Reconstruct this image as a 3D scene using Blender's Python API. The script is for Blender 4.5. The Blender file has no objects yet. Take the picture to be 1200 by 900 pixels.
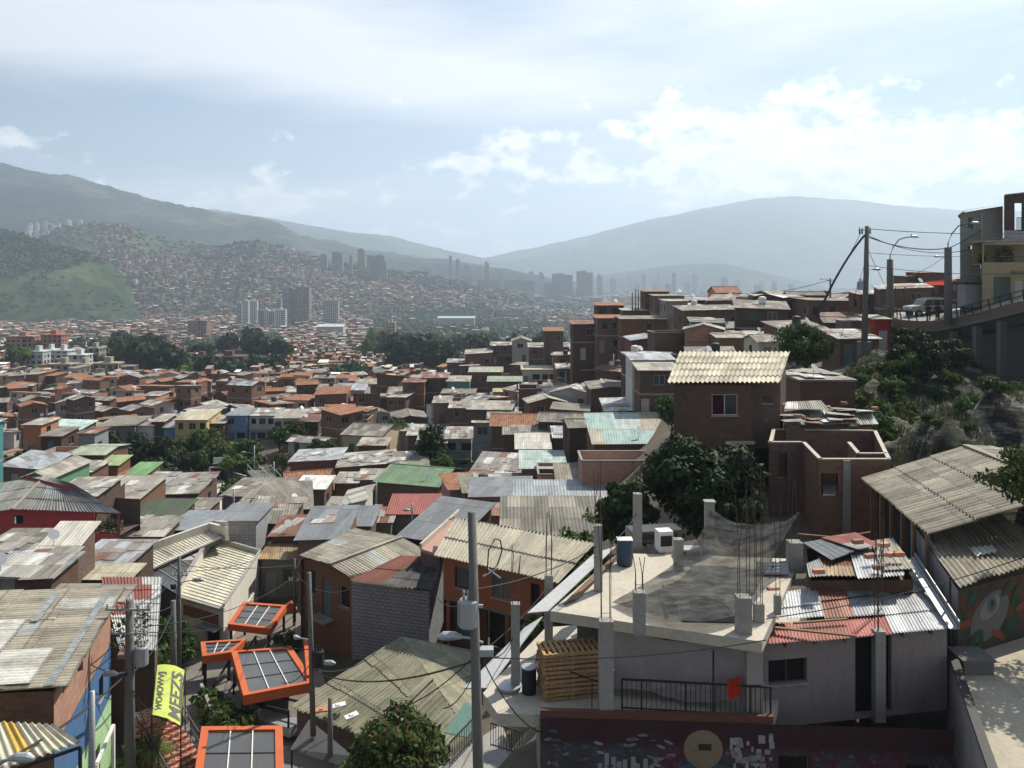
SUN_E, SKY_S, EXPO, SKY_WASH = 5.0, .052, 0.36, .85
HAZE_D, HAZE_G = 1.5e-4, .35
import bpy, math, random
import numpy as np
from mathutils import Vector, Matrix, noise as mnoise
RD = random.Random(11)
SC = bpy.context.scene
COL = SC.collection
PI = math.pi
FOC, HU, HV = 1000.0, 600.0, 325.0          # focal length in pixels, principal point, horizon row
def P(u, v, Y): return Vector(((u-HU)/FOC*Y, Y, (HV-v)/FOC*Y))
def PZ(u, v, z):
 Y = z*FOC/(HV-v); return Vector(((u-HU)/FOC*Y, Y, z))
def lerp(a, b, t): return a+(b-a)*t
def tag(o, label=None, cat=None, group=None, kind=None):
 if label: o['label'] = label
 if cat: o['category'] = cat
 if group: o['group'] = group
 if kind: o['kind'] = kind
 return o
def empty(name, loc=(0, 0, 0), rz=0, label=None, cat=None, group=None):
 o = bpy.data.objects.new(name, None); COL.objects.link(o)
 o.empty_display_size = .3
 o.location = loc; o.rotation_euler = (0, 0, rz)
 return tag(o, label, cat, group)
def dup(o, parent=None, loc=None, rz=None, label=None, group=None, scale=None):
 c = o.copy(); COL.objects.link(c); c.parent = parent
 if loc is not None: c.location = loc
 if rz is not None: c.rotation_euler = (0, 0, rz)
 if scale is not None: c.scale = scale
 if label: c['label'] = label
 if group: c['group'] = group
 for ch in list(o.children): dup(ch, c)
 return c

class MB:
 def __init__(s): s.v = []; s.f = []; s.uv = []; s.m = []
 def face(s, pts, mi=0, uvs=None):
  n = len(s.v); s.v.extend([tuple(p) for p in pts]); s.f.append(tuple(range(n, n+len(pts)))); s.uv.append(uvs); s.m.append(mi)
 def obox(s, c, ax, ay, az, mi=0):
  c = Vector(c); ax = Vector(ax); ay = Vector(ay); az = Vector(az)
  p = [c+i*ax+j*ay+k*az for k in (-1, 1) for j in (-1, 1) for i in (-1, 1)]
  for q in ((0, 2, 3, 1), (4, 5, 7, 6), (0, 1, 5, 4), (2, 6, 7, 3), (0, 4, 6, 2), (1, 3, 7, 5)): s.face([p[i] for i in q], mi)
 def box(s, x0, x1, y0, y1, z0, z1, mi=0):
  s.obox(((x0+x1)/2, (y0+y1)/2, (z0+z1)/2), ((x1-x0)/2, 0, 0), (0, (y1-y0)/2, 0), (0, 0, (z1-z0)/2), mi)
 def bar(s, a, b, w, h, mi=0):
  a = Vector(a); b = Vector(b); d = (b-a); L = d.length
  if L < 1e-6: return
  d /= L; up = Vector((0, 0, 1)) if abs(d.z) < .95 else Vector((0, 1, 0))
  sd = d.cross(up).normalized(); up = sd.cross(d)
  s.obox((a+b)/2, d*(L/2), sd*(w/2), up*(h/2), mi)
 def prism(s, pts, dz, mi=0):
  pts = [Vector(p) for p in pts]; q = [p+Vector(dz) for p in pts]; n = len(pts)
  s.face(pts, mi); s.face(q[::-1], mi)
  for i in range(n): s.face([pts[i], q[i], q[(i+1) % n], pts[(i+1) % n]], mi)
 def grid(s, fn, nu, nv, mi=0, uvfn=None):
  n = len(s.v)
  for j in range(nv+1):
   for i in range(nu+1): s.v.append(tuple(fn(i/nu, j/nv)))
  for j in range(nv):
   for i in range(nu):
    a = n+j*(nu+1)+i
    s.f.append((a, a+1, a+nu+2, a+nu+1)); s.m.append(mi)
    s.uv.append([uvfn(i/nu, j/nv), uvfn((i+1)/nu, j/nv), uvfn((i+1)/nu, (j+1)/nv), uvfn(i/nu, (j+1)/nv)] if uvfn else None)
 def tube(s, path, r, n=6, mi=0, cap=True):
  path = [Vector(p) for p in path]; base = len(s.v); k = len(path)
  for i, p in enumerate(path):
   d = (path[min(i+1, k-1)]-path[max(i-1, 0)]).normalized()
   up = Vector((0, 0, 1)) if abs(d.z) < .9 else Vector((1, 0, 0))
   a = d.cross(up).normalized(); b = d.cross(a)
   rr = r[i] if isinstance(r, (list, tuple)) else r
   for j in range(n):
    t = 2*PI*j/n; s.v.append(tuple(p+a*math.cos(t)*rr+b*math.sin(t)*rr))
  for i in range(k-1):
   for j in range(n):
    s.f.append((base+i*n+j, base+i*n+(j+1) % n, base+(i+1)*n+(j+1) % n, base+(i+1)*n+j)); s.uv.append(None); s.m.append(mi)
  if cap:
   s.f.append(tuple(base+j for j in range(n))[::-1]); s.uv.append(None); s.m.append(mi)
   s.f.append(tuple(base+(k-1)*n+j for j in range(n))); s.uv.append(None); s.m.append(mi)
 def lathe(s, c, prof, n=12, mi=0):
  c = Vector(c); s.tube([c+Vector((0, 0, z)) for r, z in prof], [max(r, .001) for r, z in prof], n, mi)
 def build(s, name, mats, parent=None, origin=(0, 0, 0), smooth=False):
  me = bpy.data.meshes.new(name)
  V = np.array(s.v, dtype=float).reshape(-1, 3)
  F = s.f
  loop = []
  for f, uv in zip(F, s.uv):
   if uv is not None: loop.extend(uv); continue
   p0 = V[f[0]]; p1 = V[f[1]]; p2 = V[f[2]]; p3 = V[f[3]] if len(f) > 3 else p0
   a = p2-p0; b = (p3-p1) if len(f) > 3 else (p2-p1)
   nx = a[1]*b[2]-a[2]*b[1]; ny = a[2]*b[0]-a[0]*b[2]; nz = a[0]*b[1]-a[1]*b[0]
   L = math.sqrt(nx*nx+ny*ny+nz*nz) or 1; nx /= L; ny /= L; nz /= L
   h = math.hypot(nx, ny)
   if h < .03: loop.extend([(V[i][0], V[i][1]) for i in f])
   else:
    tx, ty = -ny/h, nx/h
    if abs(nz) < .7: loop.extend([(V[i][0]*tx+V[i][1]*ty, V[i][2]) for i in f])
    else:
     dx, dy, dz = nx*nz/h, ny*nz/h, -h
     loop.extend([(V[i][0]*tx+V[i][1]*ty, V[i][0]*dx+V[i][1]*dy+V[i][2]*dz) for i in f])
  V2 = V-np.array(origin, dtype=float)
  me.from_pydata(V2.tolist(), [], F)
  ul = me.uv_layers.new(name='UVMap'); ul.data.foreach_set('uv', np.array(loop, dtype=np.float32).ravel())
  if not isinstance(mats, (list, tuple)): mats = [mats]
  for m in mats: me.materials.append(m)
  if len(mats) > 1: me.polygons.foreach_set('material_index', s.m)
  if smooth: me.polygons.foreach_set('use_smooth', [True]*len(F))
  me.update()
  o = bpy.data.objects.new(name, me); COL.objects.link(o)
  if parent is not None: o.parent = parent
  else: o.location = origin
  return o

# ------------------------------------------------------------------ materials
class NT:
 def __init__(s, name):
  s.m = bpy.data.materials.new(name); s.m.use_nodes = True; s.t = s.m.node_tree; s.t.nodes.clear()
  s.out = s.n('ShaderNodeOutputMaterial')
 def n(s, ty, **kw):
  nd = s.t.nodes.new(ty)
  for k, v in kw.items(): setattr(nd, k, v)
  return nd
 def l(s, a, b): s.t.links.new(a, b)
 def put(s, sock, val):
  if isinstance(val, bpy.types.NodeSocket): s.l(val, sock)
  elif isinstance(val, (tuple, list)) and len(val) == 3 and len(getattr(sock, 'default_value', (0, 0, 0))) == 4: sock.default_value = (*val, 1)
  else: sock.default_value = val
 def math(s, op, a, b=0.0, c=0.0):
  nd = s.n('ShaderNodeMath', operation=op)
  s.put(nd.inputs[0], a); s.put(nd.inputs[1], b); s.put(nd.inputs[2], c); return nd.outputs[0]
 def vec(s, x, y, z):
  nd = s.n('ShaderNodeCombineXYZ'); s.put(nd.inputs[0], x); s.put(nd.inputs[1], y); s.put(nd.inputs[2], z); return nd.outputs[0]
 def mix(s, fac, a, b, mode='MIX'):
  nd = s.n('ShaderNodeMix', data_type='RGBA', blend_type=mode)
  s.put(nd.inputs[0], fac); s.put(nd.inputs[6], a); s.put(nd.inputs[7], b); return nd.outputs[2]
 def noise(s, vec, scale, detail=4, rough=.6, out=0):
  nd = s.n('ShaderNodeTexNoise'); s.l(vec, nd.inputs['Vector']); nd.inputs['Scale'].default_value = scale
  nd.inputs['Detail'].default_value = detail; nd.inputs['Roughness'].default_value = rough; return nd.outputs[out]
 def ramp(s, fac, stops, interp='LINEAR'):
  nd = s.n('ShaderNodeValToRGB'); cr = nd.color_ramp; cr.interpolation = interp
  while len(cr.elements) < len(stops): cr.elements.new(.5)
  for e, (p, c) in zip(cr.elements, stops):
   e.position = p; e.color = (c, c, c, 1) if isinstance(c, (int, float)) else (*c, 1)
  s.l(fac, nd.inputs[0]); return nd.outputs[0]
 def mapr(s, v, a, b, c, d):
  nd = s.n('ShaderNodeMapRange'); s.put(nd.inputs[0], v)
  for i, x in enumerate((a, b, c, d)): nd.inputs[1+i].default_value = x
  return nd.outputs[0]
 def uv(s):
  t = s.n('ShaderNodeTexCoord'); sp = s.n('ShaderNodeSeparateXYZ'); s.l(t.outputs['UV'], sp.inputs[0])
  return t.outputs['UV'], sp.outputs[0], sp.outputs[1], t.outputs['Object']
 def rnd(s): return s.n('ShaderNodeObjectInfo').outputs['Random']
 def pbsdf(s, col, rough=.8, metal=0.0, bump=None, bdist=.02, spec=.4, trans=0):
  b = s.n('ShaderNodeBsdfPrincipled'); s.put(b.inputs['Base Color'], col); s.put(b.inputs['Roughness'], rough)
  s.put(b.inputs['Metallic'], metal); b.inputs['Specular IOR Level'].default_value = spec
  if bump is not None:
   bp = s.n('ShaderNodeBump'); bp.inputs['Distance'].default_value = bdist; bp.inputs['Strength'].default_value = 1
   s.l(bump, bp.inputs['Height']); s.l(bp.outputs[0], b.inputs['Normal'])
  s.l(b.outputs[0], s.out.inputs[0]); return b

def c255(r, g, b):
 f = lambda x: (x/255/12.92) if x/255 <= .04045 else ((x/255+.055)/1.055)**2.4
 return (f(r), f(g), f(b))

def roof_mat(name, palette, sw=.9, sh=2.0, pitch=.2, amp=.02, streak=.35, rough=.7, metal=0.0, patch=.0, usecol=False):
 t = NT(name); uv, u, v, ob = t.uv(); rnd = t.rnd(); r50 = t.math('MULTIPLY', rnd, 77.0)
 row = t.math('FLOOR', t.math('DIVIDE', v, sh)); colm = t.math('FLOOR', t.math('DIVIDE', t.math('ADD', u, t.math('MULTIPLY', row, sw*.5 if patch else 0.0)), sw))
 wn = t.n('ShaderNodeTexWhiteNoise', noise_dimensions='3D'); t.l(t.vec(colm, row, r50), wn.inputs[0])
 if usecol: base = t.n('ShaderNodeObjectInfo').outputs['Color']
 else:
  tot = sum(w for c, w in palette); acc = 0; st = []
  for c, w in palette: st.append((acc/tot, c)); acc += w
  sel = wn.outputs[0]
  if len(palette) > 1 and patch < .5:   # whole roofs tend to share one sheet kind
   sel = t.math('FRACT', t.math('ADD', t.math('MULTIPLY', wn.outputs[0], .45+patch), t.math('MULTIPLY', rnd, 3.7)))
  base = t.ramp(sel, st, 'CONSTANT')
 w2 = t.n('ShaderNodeTexWhiteNoise', noise_dimensions='3D'); t.l(t.vec(row, colm, r50), w2.inputs[0])
 base = t.mix(1.0, base, t.mapr(w2.outputs[0], 0, 1, .84, 1.1), 'MULTIPLY')
 sv = t.vec(t.math('MULTIPLY', u, 2.5), t.math('MULTIPLY', v, .3), r50)
 s1 = t.mapr(t.noise(sv, 1.0, 5, .65), .35, .68, 1-streak, 1.06)
 base = t.mix(1.0, base, s1, 'MULTIPLY')
 wv = t.n('ShaderNodeVectorMath', operation='ADD'); t.l(ob, wv.inputs[0]); t.l(t.vec(r50, 0.0, 0.0), wv.inputs[1])
 s2 = t.noise(wv.outputs[0], .55, 7, .7)
 base = t.mix(t.mapr(s2, .5, .72, 0, .55), base, (.09, .075, .06))
 s3 = t.noise(wv.outputs[0], 6.0, 3, .7)
 base = t.mix(1.0, base, t.mapr(s3, .3, .7, .85, 1.12), 'MULTIPLY')
 fr = t.math('FRACT', t.math('DIVIDE', v, sh)); lap = t.math('LESS_THAN', fr, .035)
 base = t.mix(t.math('MULTIPLY', lap, .45), base, (.05, .045, .04))
 h = None
 if pitch: h = t.math('MULTIPLY', t.math('SINE', t.math('MULTIPLY', u, 2*PI/pitch)), .5)
 else: h = t.noise(uv, 9.0, 3, .6)
 t.pbsdf(base, rough, metal, h, amp if pitch else .006); return t.m

def brick_mat(name, c1, c2, mort, bw=.34, bh=.19, ms=.014, stain=.35, usecol=0, bump=.012):
 t = NT(name); uv, u, v, ob = t.uv(); rnd = t.rnd()
 b = t.n('ShaderNodeTexBrick'); b.offset = .5; b.inputs['Scale'].default_value = 1
 for k, x in (('Brick Width', bw), ('Row Height', bh), ('Mortar Size', ms), ('Mortar Smooth', .2), ('Bias', -.2)): b.inputs[k].default_value = x
 t.put(b.inputs['Color1'], c1); t.put(b.inputs['Color2'], c2); t.put(b.inputs['Mortar'], mort)
 t.l(t.vec(u, t.math('ADD', v, t.math('MULTIPLY', rnd, 3.0)), 0.0), b.inputs['Vector'])
 base = b.outputs[0]
 if usecol: base = t.mix(1.0, base, t.n('ShaderNodeObjectInfo').outputs['Color'], 'MULTIPLY')
 hs = t.n('ShaderNodeHueSaturation'); t.l(base, hs.inputs['Color']); t.l(t.mapr(rnd, 0, 1, .7, 1.25), hs.inputs['Value']); t.l(t.mapr(t.math('FRACT', t.math('MULTIPLY', rnd, 9.1)), 0, 1, .65, 1.05), hs.inputs['Saturation'])
 n1 = t.noise(ob, .45, 6, .7)
 base = t.mix(t.mapr(n1, .45, .75, 0, stain), hs.outputs[0], (.075, .06, .05))
 n2 = t.noise(ob, 2.2, 5, .7)
 base = t.mix(t.mapr(n2, .6, .75, 0, .3), base, (.33, .3, .27))
 t.pbsdf(base, .9, 0, t.math('MULTIPLY', b.outputs[1], -1.0), bump, spec=.2); return t.m

def paint_mat(name, col=None, rough=.8, stain=.45, dirt=(.1, .09, .08), bumpy=.004, vary=.12, metal=0.0):
 t = NT(name); uv, u, v, ob = t.uv(); rnd = t.rnd()
 base = t.n('ShaderNodeObjectInfo').outputs['Color'] if col is None else col
 n1 = t.noise(ob, .7, 6, .68); base = t.mix(t.mapr(n1, .5, .8, 0, stain), base, dirt)
 sv = t.vec(t.math('MULTIPLY', u, 3.0), t.math('MULTIPLY', v, .35), 0.0)
 n2 = t.noise(sv, 1.0, 4, .6); base = t.mix(t.mapr(n2, .55, .8, 0, stain*.8), base, dirt)
 n3 = t.noise(ob, 7.0, 4, .6); base = t.mix(1.0, base, t.mapr(n3, .3, .7, 1-vary, 1+vary*.6), 'MULTIPLY')
 t.pbsdf(base, rough, metal, n3, bumpy, spec=.3); return t.m

M = {}
M['fibre_new'] = roof_mat('fibre_cement_cream', [((.62, .57, .44), 3), ((.56, .52, .41), 1)], 1.0, 1.6, 0, 0, .22, .85)
M['fibre_old'] = roof_mat('fibre_cement_weathered', [((.38, .345, .28), 4), ((.33, .3, .25), 2), ((.43, .39, .31), 2)], 1.0, 1.8, 0, 0, .4, .9)
M['fibre_patch'] = roof_mat('fibre_cement_patched', [((.5, .455, .36), 6), ((.46, .42, .33), 5), ((.56, .58, .55), 1), ((.53, .485, .385), 4), ((.66, .645, .59), 1.2)], 1.05, 2.6, 0, 0, .3, .85, patch=.6)
M['fibre_green'] = roof_mat('fibre_cement_mossy', [((.37, .35, .25), 4), ((.42, .39, .28), 3), ((.31, .31, .22), 2)], 1.0, 2.4, 0, 0, .4, .9)
M['cream_metal'] = roof_mat('cream_metal_sheet', [((.63, .60, .48), 3), ((.59, .56, .45), 1)], .5, 30, 0, 0, .12, .6)
M['tin_striped'] = roof_mat('tin_grey_red_patches', [((.45, .45, .44), 4), ((.26, .075, .055), 2), ((.55, .54, .5), 2), ((.4, .4, .39), 2)], .85, 2.4, .12, .014, .2, .55, .1, patch=.6)
M['tin_bright'] = roof_mat('tin_bright_worn', [((.62, .64, .66), 4), ((.5, .52, .54), 3), ((.38, .37, .36), 2), ((.3, .15, .11), 1)], 1.0, 2.2, .12, .012, .28, .45, .25, patch=.6)
M['tin_red'] = roof_mat('tin_red_worn', [((.36, .12, .10), 4), ((.42, .17, .13), 2), ((.45, .44, .42), 1)], 1.0, 2.2, .12, .012, .3, .65, .1, patch=.6)
M['rust'] = roof_mat('rusty_tin', [((.24, .10, .055), 3), ((.33, .18, .09), 2), ((.17, .08, .055), 2), ((.36, .27, .17), 1)], .9, 2.2, .12, .012, .4, .8, .1, patch=.6)
# far and middle roofs: relief in the normal only
M['r_fibre'] = roof_mat('roof_fibre_cement', [((.29, .265, .22), 4), ((.23, .21, .18), 3), ((.37, .34, .28), 2), ((.2, .19, .17), 2)], 1.0, 1.9, .25, .03, .4, .85)
M['r_light'] = roof_mat('roof_pale_sheets', [((.44, .41, .34), 4), ((.37, .345, .29), 3), ((.56, .54, .48), 2), ((.3, .275, .235), 3)], 1.0, 2.1, .25, .03, .4, .75, patch=.08)
M['r_tin'] = roof_mat('roof_grey_tin', [((.46, .48, .5), 4), ((.38, .39, .4), 3), ((.56, .58, .6), 3), ((.3, .28, .27), 2)], .9, 2.3, .2, .025, .4, .5, .2, patch=.2)
M['r_rust'] = roof_mat('roof_rusty_tin', [((.21, .085, .06), 3), ((.28, .13, .08), 3), ((.17, .075, .055), 2), ((.38, .34, .3), 1)], .9, 2.0, .2, .02, .4, .75, .1, patch=.3)
M['r_patch'] = roof_mat('roof_patchwork_sheets', [((.36, .345, .31), 5), ((.48, .46, .41), 2), ((.27, .25, .22), 3), ((.25, .12, .08), 2), ((.66, .66, .64), 2), ((.33, .3, .26), 3)], .95, 1.7, .2, .02, .4, .7, .05, patch=.9)
M['r_tan'] = roof_mat('roof_tan_rusty_sheets', [((.42, .33, .2), 4), ((.3, .17, .09), 2), ((.5, .45, .34), 2), ((.36, .25, .14), 2)], .9, 2.0, .2, .02, .4, .75, .05, patch=.9)
M['r_tile'] = roof_mat('roof_clay_tile', [((.36, .16, .085), 3), ((.42, .2, .11), 2), ((.28, .12, .07), 2)], .25, .4, .25, .04, .35, .9, patch=.6)
M['r_green'] = roof_mat('roof_green_sheet', [((.16, .27, .14), 5), ((.2, .33, .17), 2)], 1.0, 3.0, .25, .025, .3, .6)
M['r_red'] = roof_mat('roof_red_sheet', [((.32, .085, .065), 5), ((.27, .075, .06), 2)], 1.0, 3.0, .25, .025, .2, .65)
M['r_slate'] = roof_mat('roof_slate_grey_sheet', [((.2, .215, .23), 5), ((.25, .265, .28), 2)], 1.2, 3.2, .25, .02, .25, .6)
M['r_steel'] = roof_mat('roof_steel_grey_sheet', [((.29, .32, .345), 5), ((.34, .365, .385), 2)], 2.2, 1.3, .25, .02, .3, .5, .15)
M['r_aqua'] = roof_mat('roof_aqua_and_tan_sheets', [((.32, .45, .42), 4), ((.42, .37, .29), 2), ((.4, .47, .44), 2)], 2.6, 5.0, .25, .02, .3, .7, patch=.6)
M['r_col'] = roof_mat('roof_painted_sheet', [], 1.0, 3.0, .25, .02, .3, .7, usecol=True)
M['brick'] = brick_mat('hollow_clay_brick', (.20, .095, .054), (.14, .07, .043), (.16, .13, .105))
M['brick_orange'] = brick_mat('orange_clay_brick', (.50, .215, .12), (.40, .17, .10), (.32, .24, .18), .5, .33, .02, .15)
M['brick_dark'] = brick_mat('dark_clay_brick', (.135, .07, .045), (.095, .052, .036), (.105, .09, .075), stain=.5)
M['block'] = brick_mat('grey_concrete_block', (.42, .44, .46), (.35, .37, .39), (.18, .19, .2), .42, .22, .02, .25)
M['block_pale'] = brick_mat('pale_concrete_block', (.42, .4, .36), (.36, .34, .31), (.25, .24, .22), .42, .22, .016, .2)
M['brick_paint'] = brick_mat('painted_brick', (1, 1, 1), (.9, .9, .9), (.72, .72, .72), .36, .2, .012, .25, usecol=1)
M['paint'] = paint_mat('painted_render')
M['concrete'] = paint_mat('raw_concrete', (.3, .29, .27), .92, .65, (.14, .13, .12), .008)
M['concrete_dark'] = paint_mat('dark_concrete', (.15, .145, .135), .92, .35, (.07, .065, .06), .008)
M['concrete_pale'] = paint_mat('pale_concrete_slab', (.48, .44, .365), .92, .6, (.25, .22, .18), .006)  # pale warm grey base tone with random stains
M['yard'] = paint_mat('dusty_yard_concrete', (.4, .36, .28), .95, .6, (.22, .19, .14), .008)
M['wood'] = paint_mat('pallet_wood', (.42, .26, .13), .85, .4, (.16, .09, .05), .004, .25)
M['plank'] = paint_mat('old_plank', (.22, .14, .085), .85, .4, (.08, .055, .04), .004, .25)
M['rebar'] = paint_mat('rusty_rebar', (.09, .055, .042), .8, .3, (.03, .02, .02), .001)
M['black_iron'] = paint_mat('black_painted_iron', (.022, .022, .024), .55, .1, (.05, .03, .02), .001)
M['galv'] = paint_mat('galvanised_steel', (.38, .4, .42), .45, .2, (.15, .13, .1), .001, .1, .35)
M['pole_conc'] = paint_mat('pole_concrete', (.15, .147, .138), .9, .25, (.12, .11, .1), .004)
M['wire'] = paint_mat('cable_rubber', (.02, .02, .022), .6, 0, (.02, .02, .02), 0)
M['orange'] = paint_mat('orange_enamel', (.52, .12, .04), .65, .35, (.28, .06, .02), .001, .06)
M['panel'] = paint_mat('dark_translucent_panel', (.085, .087, .09), .3, .6, (.16, .12, .09), .001, .1)
M['white'] = paint_mat('white_enamel', (.75, .74, .7), .5, .15)
M['tank_black'] = paint_mat('black_plastic_tank', (.03, .03, .033), .5, .2)
M['tank_blue'] = paint_mat('dark_blue_plastic_tank', (.03, .06, .1), .45, .2)
M['rubber'] = paint_mat('tyre_rubber', (.02, .02, .02), .8, .1)
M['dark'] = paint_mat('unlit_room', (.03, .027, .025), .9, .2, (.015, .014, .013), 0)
def glass_mat():
 t = NT('window_glass'); rnd = t.rnd()
 base = t.ramp(rnd, [(0, (.015, .018, .02)), (.55, (.03, .035, .04)), (.75, (.08, .08, .07)), (.9, (.03, .06, .08))], 'CONSTANT')
 t.pbsdf(base, .15, spec=.5); return t.m
M['glass'] = glass_mat()
def frame_mat():
 t = NT('window_frame_paint'); rnd = t.rnd()
 base = t.ramp(t.math('FRACT', t.math('MULTIPLY', rnd, 7.3)), [(0, (.45, .43, .4)), (.35, (.09, .06, .045)), (.6, (.25, .24, .23)), (.8, (.1, .16, .16))], 'CONSTANT')
 t.pbsdf(base, .6); return t.m
M['frame'] = frame_mat()
M['frame_white'] = paint_mat('white_window_frame', (.6, .58, .54), .5, .1)
def net_mat():
 t = NT('shade_net'); uv, u, v, ob = t.uv()
 mp = t.n('ShaderNodeMapping'); t.l(ob, mp.inputs[0]); mp.inputs['Rotation'].default_value = (0, 0, .9); mp.inputs['Scale'].default_value = (.7, 1.7, 1); n = t.noise(mp.outputs[0], 1.6, 8, .7)
 d = t.n('ShaderNodeBsdfDiffuse'); t.put(d.inputs[0], t.mix(t.mapr(n, .4, .7, 0, 1), (.03, .031, .031), (.13, .134, .13)))
 tr = t.n('ShaderNodeBsdfTransparent'); mx = t.n('ShaderNodeMixShader')
 t.l(t.mapr(n, .35, .65, .86, .66), mx.inputs[0]); t.l(tr.outputs[0], mx.inputs[1]); t.l(d.outputs[0], mx.inputs[2])
 t.l(mx.outputs[0], t.out.inputs[0]); return t.m
M['net'] = net_mat()
def cloth_mat(name, col, tr=.25):
 t = NT(name); uv, u, v, ob = t.uv(); n = t.noise(ob, 1.5, 5, .6)
 base = t.mix(1.0, col, t.mapr(n, .3, .7, .85, 1.1), 'MULTIPLY')
 d = t.n('ShaderNodeBsdfDiffuse'); t.put(d.inputs[0], base)
 r = t.n('ShaderNodeBsdfTranslucent'); t.put(r.inputs[0], base); mx = t.n('ShaderNodeMixShader'); mx.inputs[0].default_value = tr
 t.l(d.outputs[0], mx.inputs[1]); t.l(r.outputs[0], mx.inputs[2]); t.l(mx.outputs[0], t.out.inputs[0]); return t.m
M['cloth'] = cloth_mat('mauve_grey_fabric', (.34, .31, .315), .15)
M['banner'] = cloth_mat('yellow_banner_fabric', (.5, .6, .15), .12)
M['banner_ink'] = paint_mat('banner_grey_print', (.11, .11, .1), .8, .05)
M['red_cloth'] = cloth_mat('red_cloth', (.6, .06, .03), .4)
def leaf_mat(name, dark, light, trans=.25):
 t = NT(name); g = t.n('ShaderNodeNewGeometry'); rnd = t.rnd()
 c = t.mix(g.outputs['Random Per Island'], dark, light)
 hs = t.n('ShaderNodeHueSaturation'); t.l(c, hs.inputs['Color']); t.l(t.mapr(rnd, 0, 1, .75, 1.3), hs.inputs['Value']); t.l(t.mapr(t.math('FRACT', t.math('MULTIPLY', rnd, 5.7)), 0, 1, .47, .53), hs.inputs['Hue'])
 b = t.n('ShaderNodeBsdfPrincipled'); t.l(hs.outputs[0], b.inputs['Base Color']); b.inputs['Roughness'].default_value = .65; b.inputs['Specular IOR Level'].default_value = .18
 r = t.n('ShaderNodeBsdfTranslucent'); t.l(hs.outputs[0], r.inputs[0]); mx = t.n('ShaderNodeMixShader'); mx.inputs[0].default_value = trans
 t.l(b.outputs[0], mx.inputs[1]); t.l(r.outputs[0], mx.inputs[2]); t.l(mx.outputs[0], t.out.inputs[0]); return t.m
M['leaf'] = leaf_mat('broad_leaf', (.025, .05, .014), (.1, .15, .04), .3)
M['leaf_dark'] = leaf_mat('mango_leaf', (.01, .02, .007), (.04, .062, .022), .15)
M['leaf_light'] = leaf_mat('bright_leaf', (.07, .12, .03), (.15, .21, .05))
M['leaf_red'] = leaf_mat('young_red_leaf', (.1, .05, .025), (.16, .1, .04))
M['grass'] = leaf_mat('dry_grass', (.035, .05, .018), (.1, .11, .045))
M['bark'] = paint_mat('bark', (.12, .09, .065), .95, .4, (.05, .04, .03), .02)
def far_mat(name, pal, jit=.25, winds=False):
 t = NT(name); g = t.n('ShaderNodeNewGeometry'); r = g.outputs['Random Per Island']
 tot = sum(w for c, w in pal); acc = 0; st = []
 for c, w in pal: st.append((acc/tot, c)); acc += w
 base = t.ramp(r, st, 'CONSTANT'); wn = t.n('ShaderNodeTexWhiteNoise', noise_dimensions='1D'); t.l(r, wn.inputs['W'])
 base = t.mix(1.0, base, t.mapr(wn.outputs[0], 0, 1, 1-jit, 1+jit), 'MULTIPLY')
 if winds:
  uv, u, v, ob = t.uv()
  b = t.n('ShaderNodeTexBrick'); b.offset = 0; b.inputs['Scale'].default_value = 1
  for k, x in (('Brick Width', 2.4), ('Row Height', 2.7), ('Mortar Size', .72), ('Mortar Smooth', 0)): b.inputs[k].default_value = x
  t.put(b.inputs['Color1'], (1, 1, 1)); t.put(b.inputs['Color2'], (1, 1, 1)); t.put(b.inputs['Mortar'], (0, 0, 0)); t.l(uv, b.inputs['Vector'])
  w2 = t.n('ShaderNodeTexWhiteNoise', noise_dimensions='2D'); 
  base = t.mix(t.math('MULTIPLY', b.outputs[1], 0.0), base, (.03, .03, .03))
  base = t.mix(t.math('MULTIPLY', t.math('SUBTRACT', 1.0, b.outputs[1]), .75), base, (.03, .03, .03))
 t.pbsdf(base, .85, spec=.2); return t.m
M['far_wall'] = far_mat('far_house_walls', [((.21, .11, .07), 6), ((.3, .16, .1), 3), ((.15, .085, .06), 5), ((.33, .3, .26), 2), ((.5, .47, .42), 1.2)], .35, True)
M['far_roof'] = far_mat('far_house_roofs', [((.25, .22, .19), 5), ((.3, .155, .09), 5), ((.55, .52, .46), 2), ((.2, .18, .16), 3), ((.42, .3, .2), 2), ((.7, .69, .66), .8)], .25)
def tower_mat(name, bw, rh, ms):
 t = NT(name); uv, u, v, ob = t.uv()
 base = t.n('ShaderNodeObjectInfo').outputs['Color']
 fu = t.math('FRACT', t.math('DIVIDE', u, bw)); fv = t.math('FRACT', t.math('DIVIDE', v, rh))
 wn = t.n('ShaderNodeTexWhiteNoise', noise_dimensions='2D'); t.l(t.vec(t.math('FLOOR', t.math('DIVIDE', u, bw)), t.math('FLOOR', t.math('DIVIDE', v, rh)), 0.0), wn.inputs[0])
 inx = t.math('MULTIPLY', t.math('GREATER_THAN', fu, ms), t.math('GREATER_THAN', fv, .42))
 win = t.ramp(wn.outputs[0], [(0, (.03, .035, .04)), (.6, (.08, .085, .09)), (.85, (.2, .19, .17))], 'CONSTANT')
 t.pbsdf(t.mix(inx, base, win), .7, spec=.3); return t.m
M['tower'] = tower_mat('tower_facade', 3.2, 2.9, .42)
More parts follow.
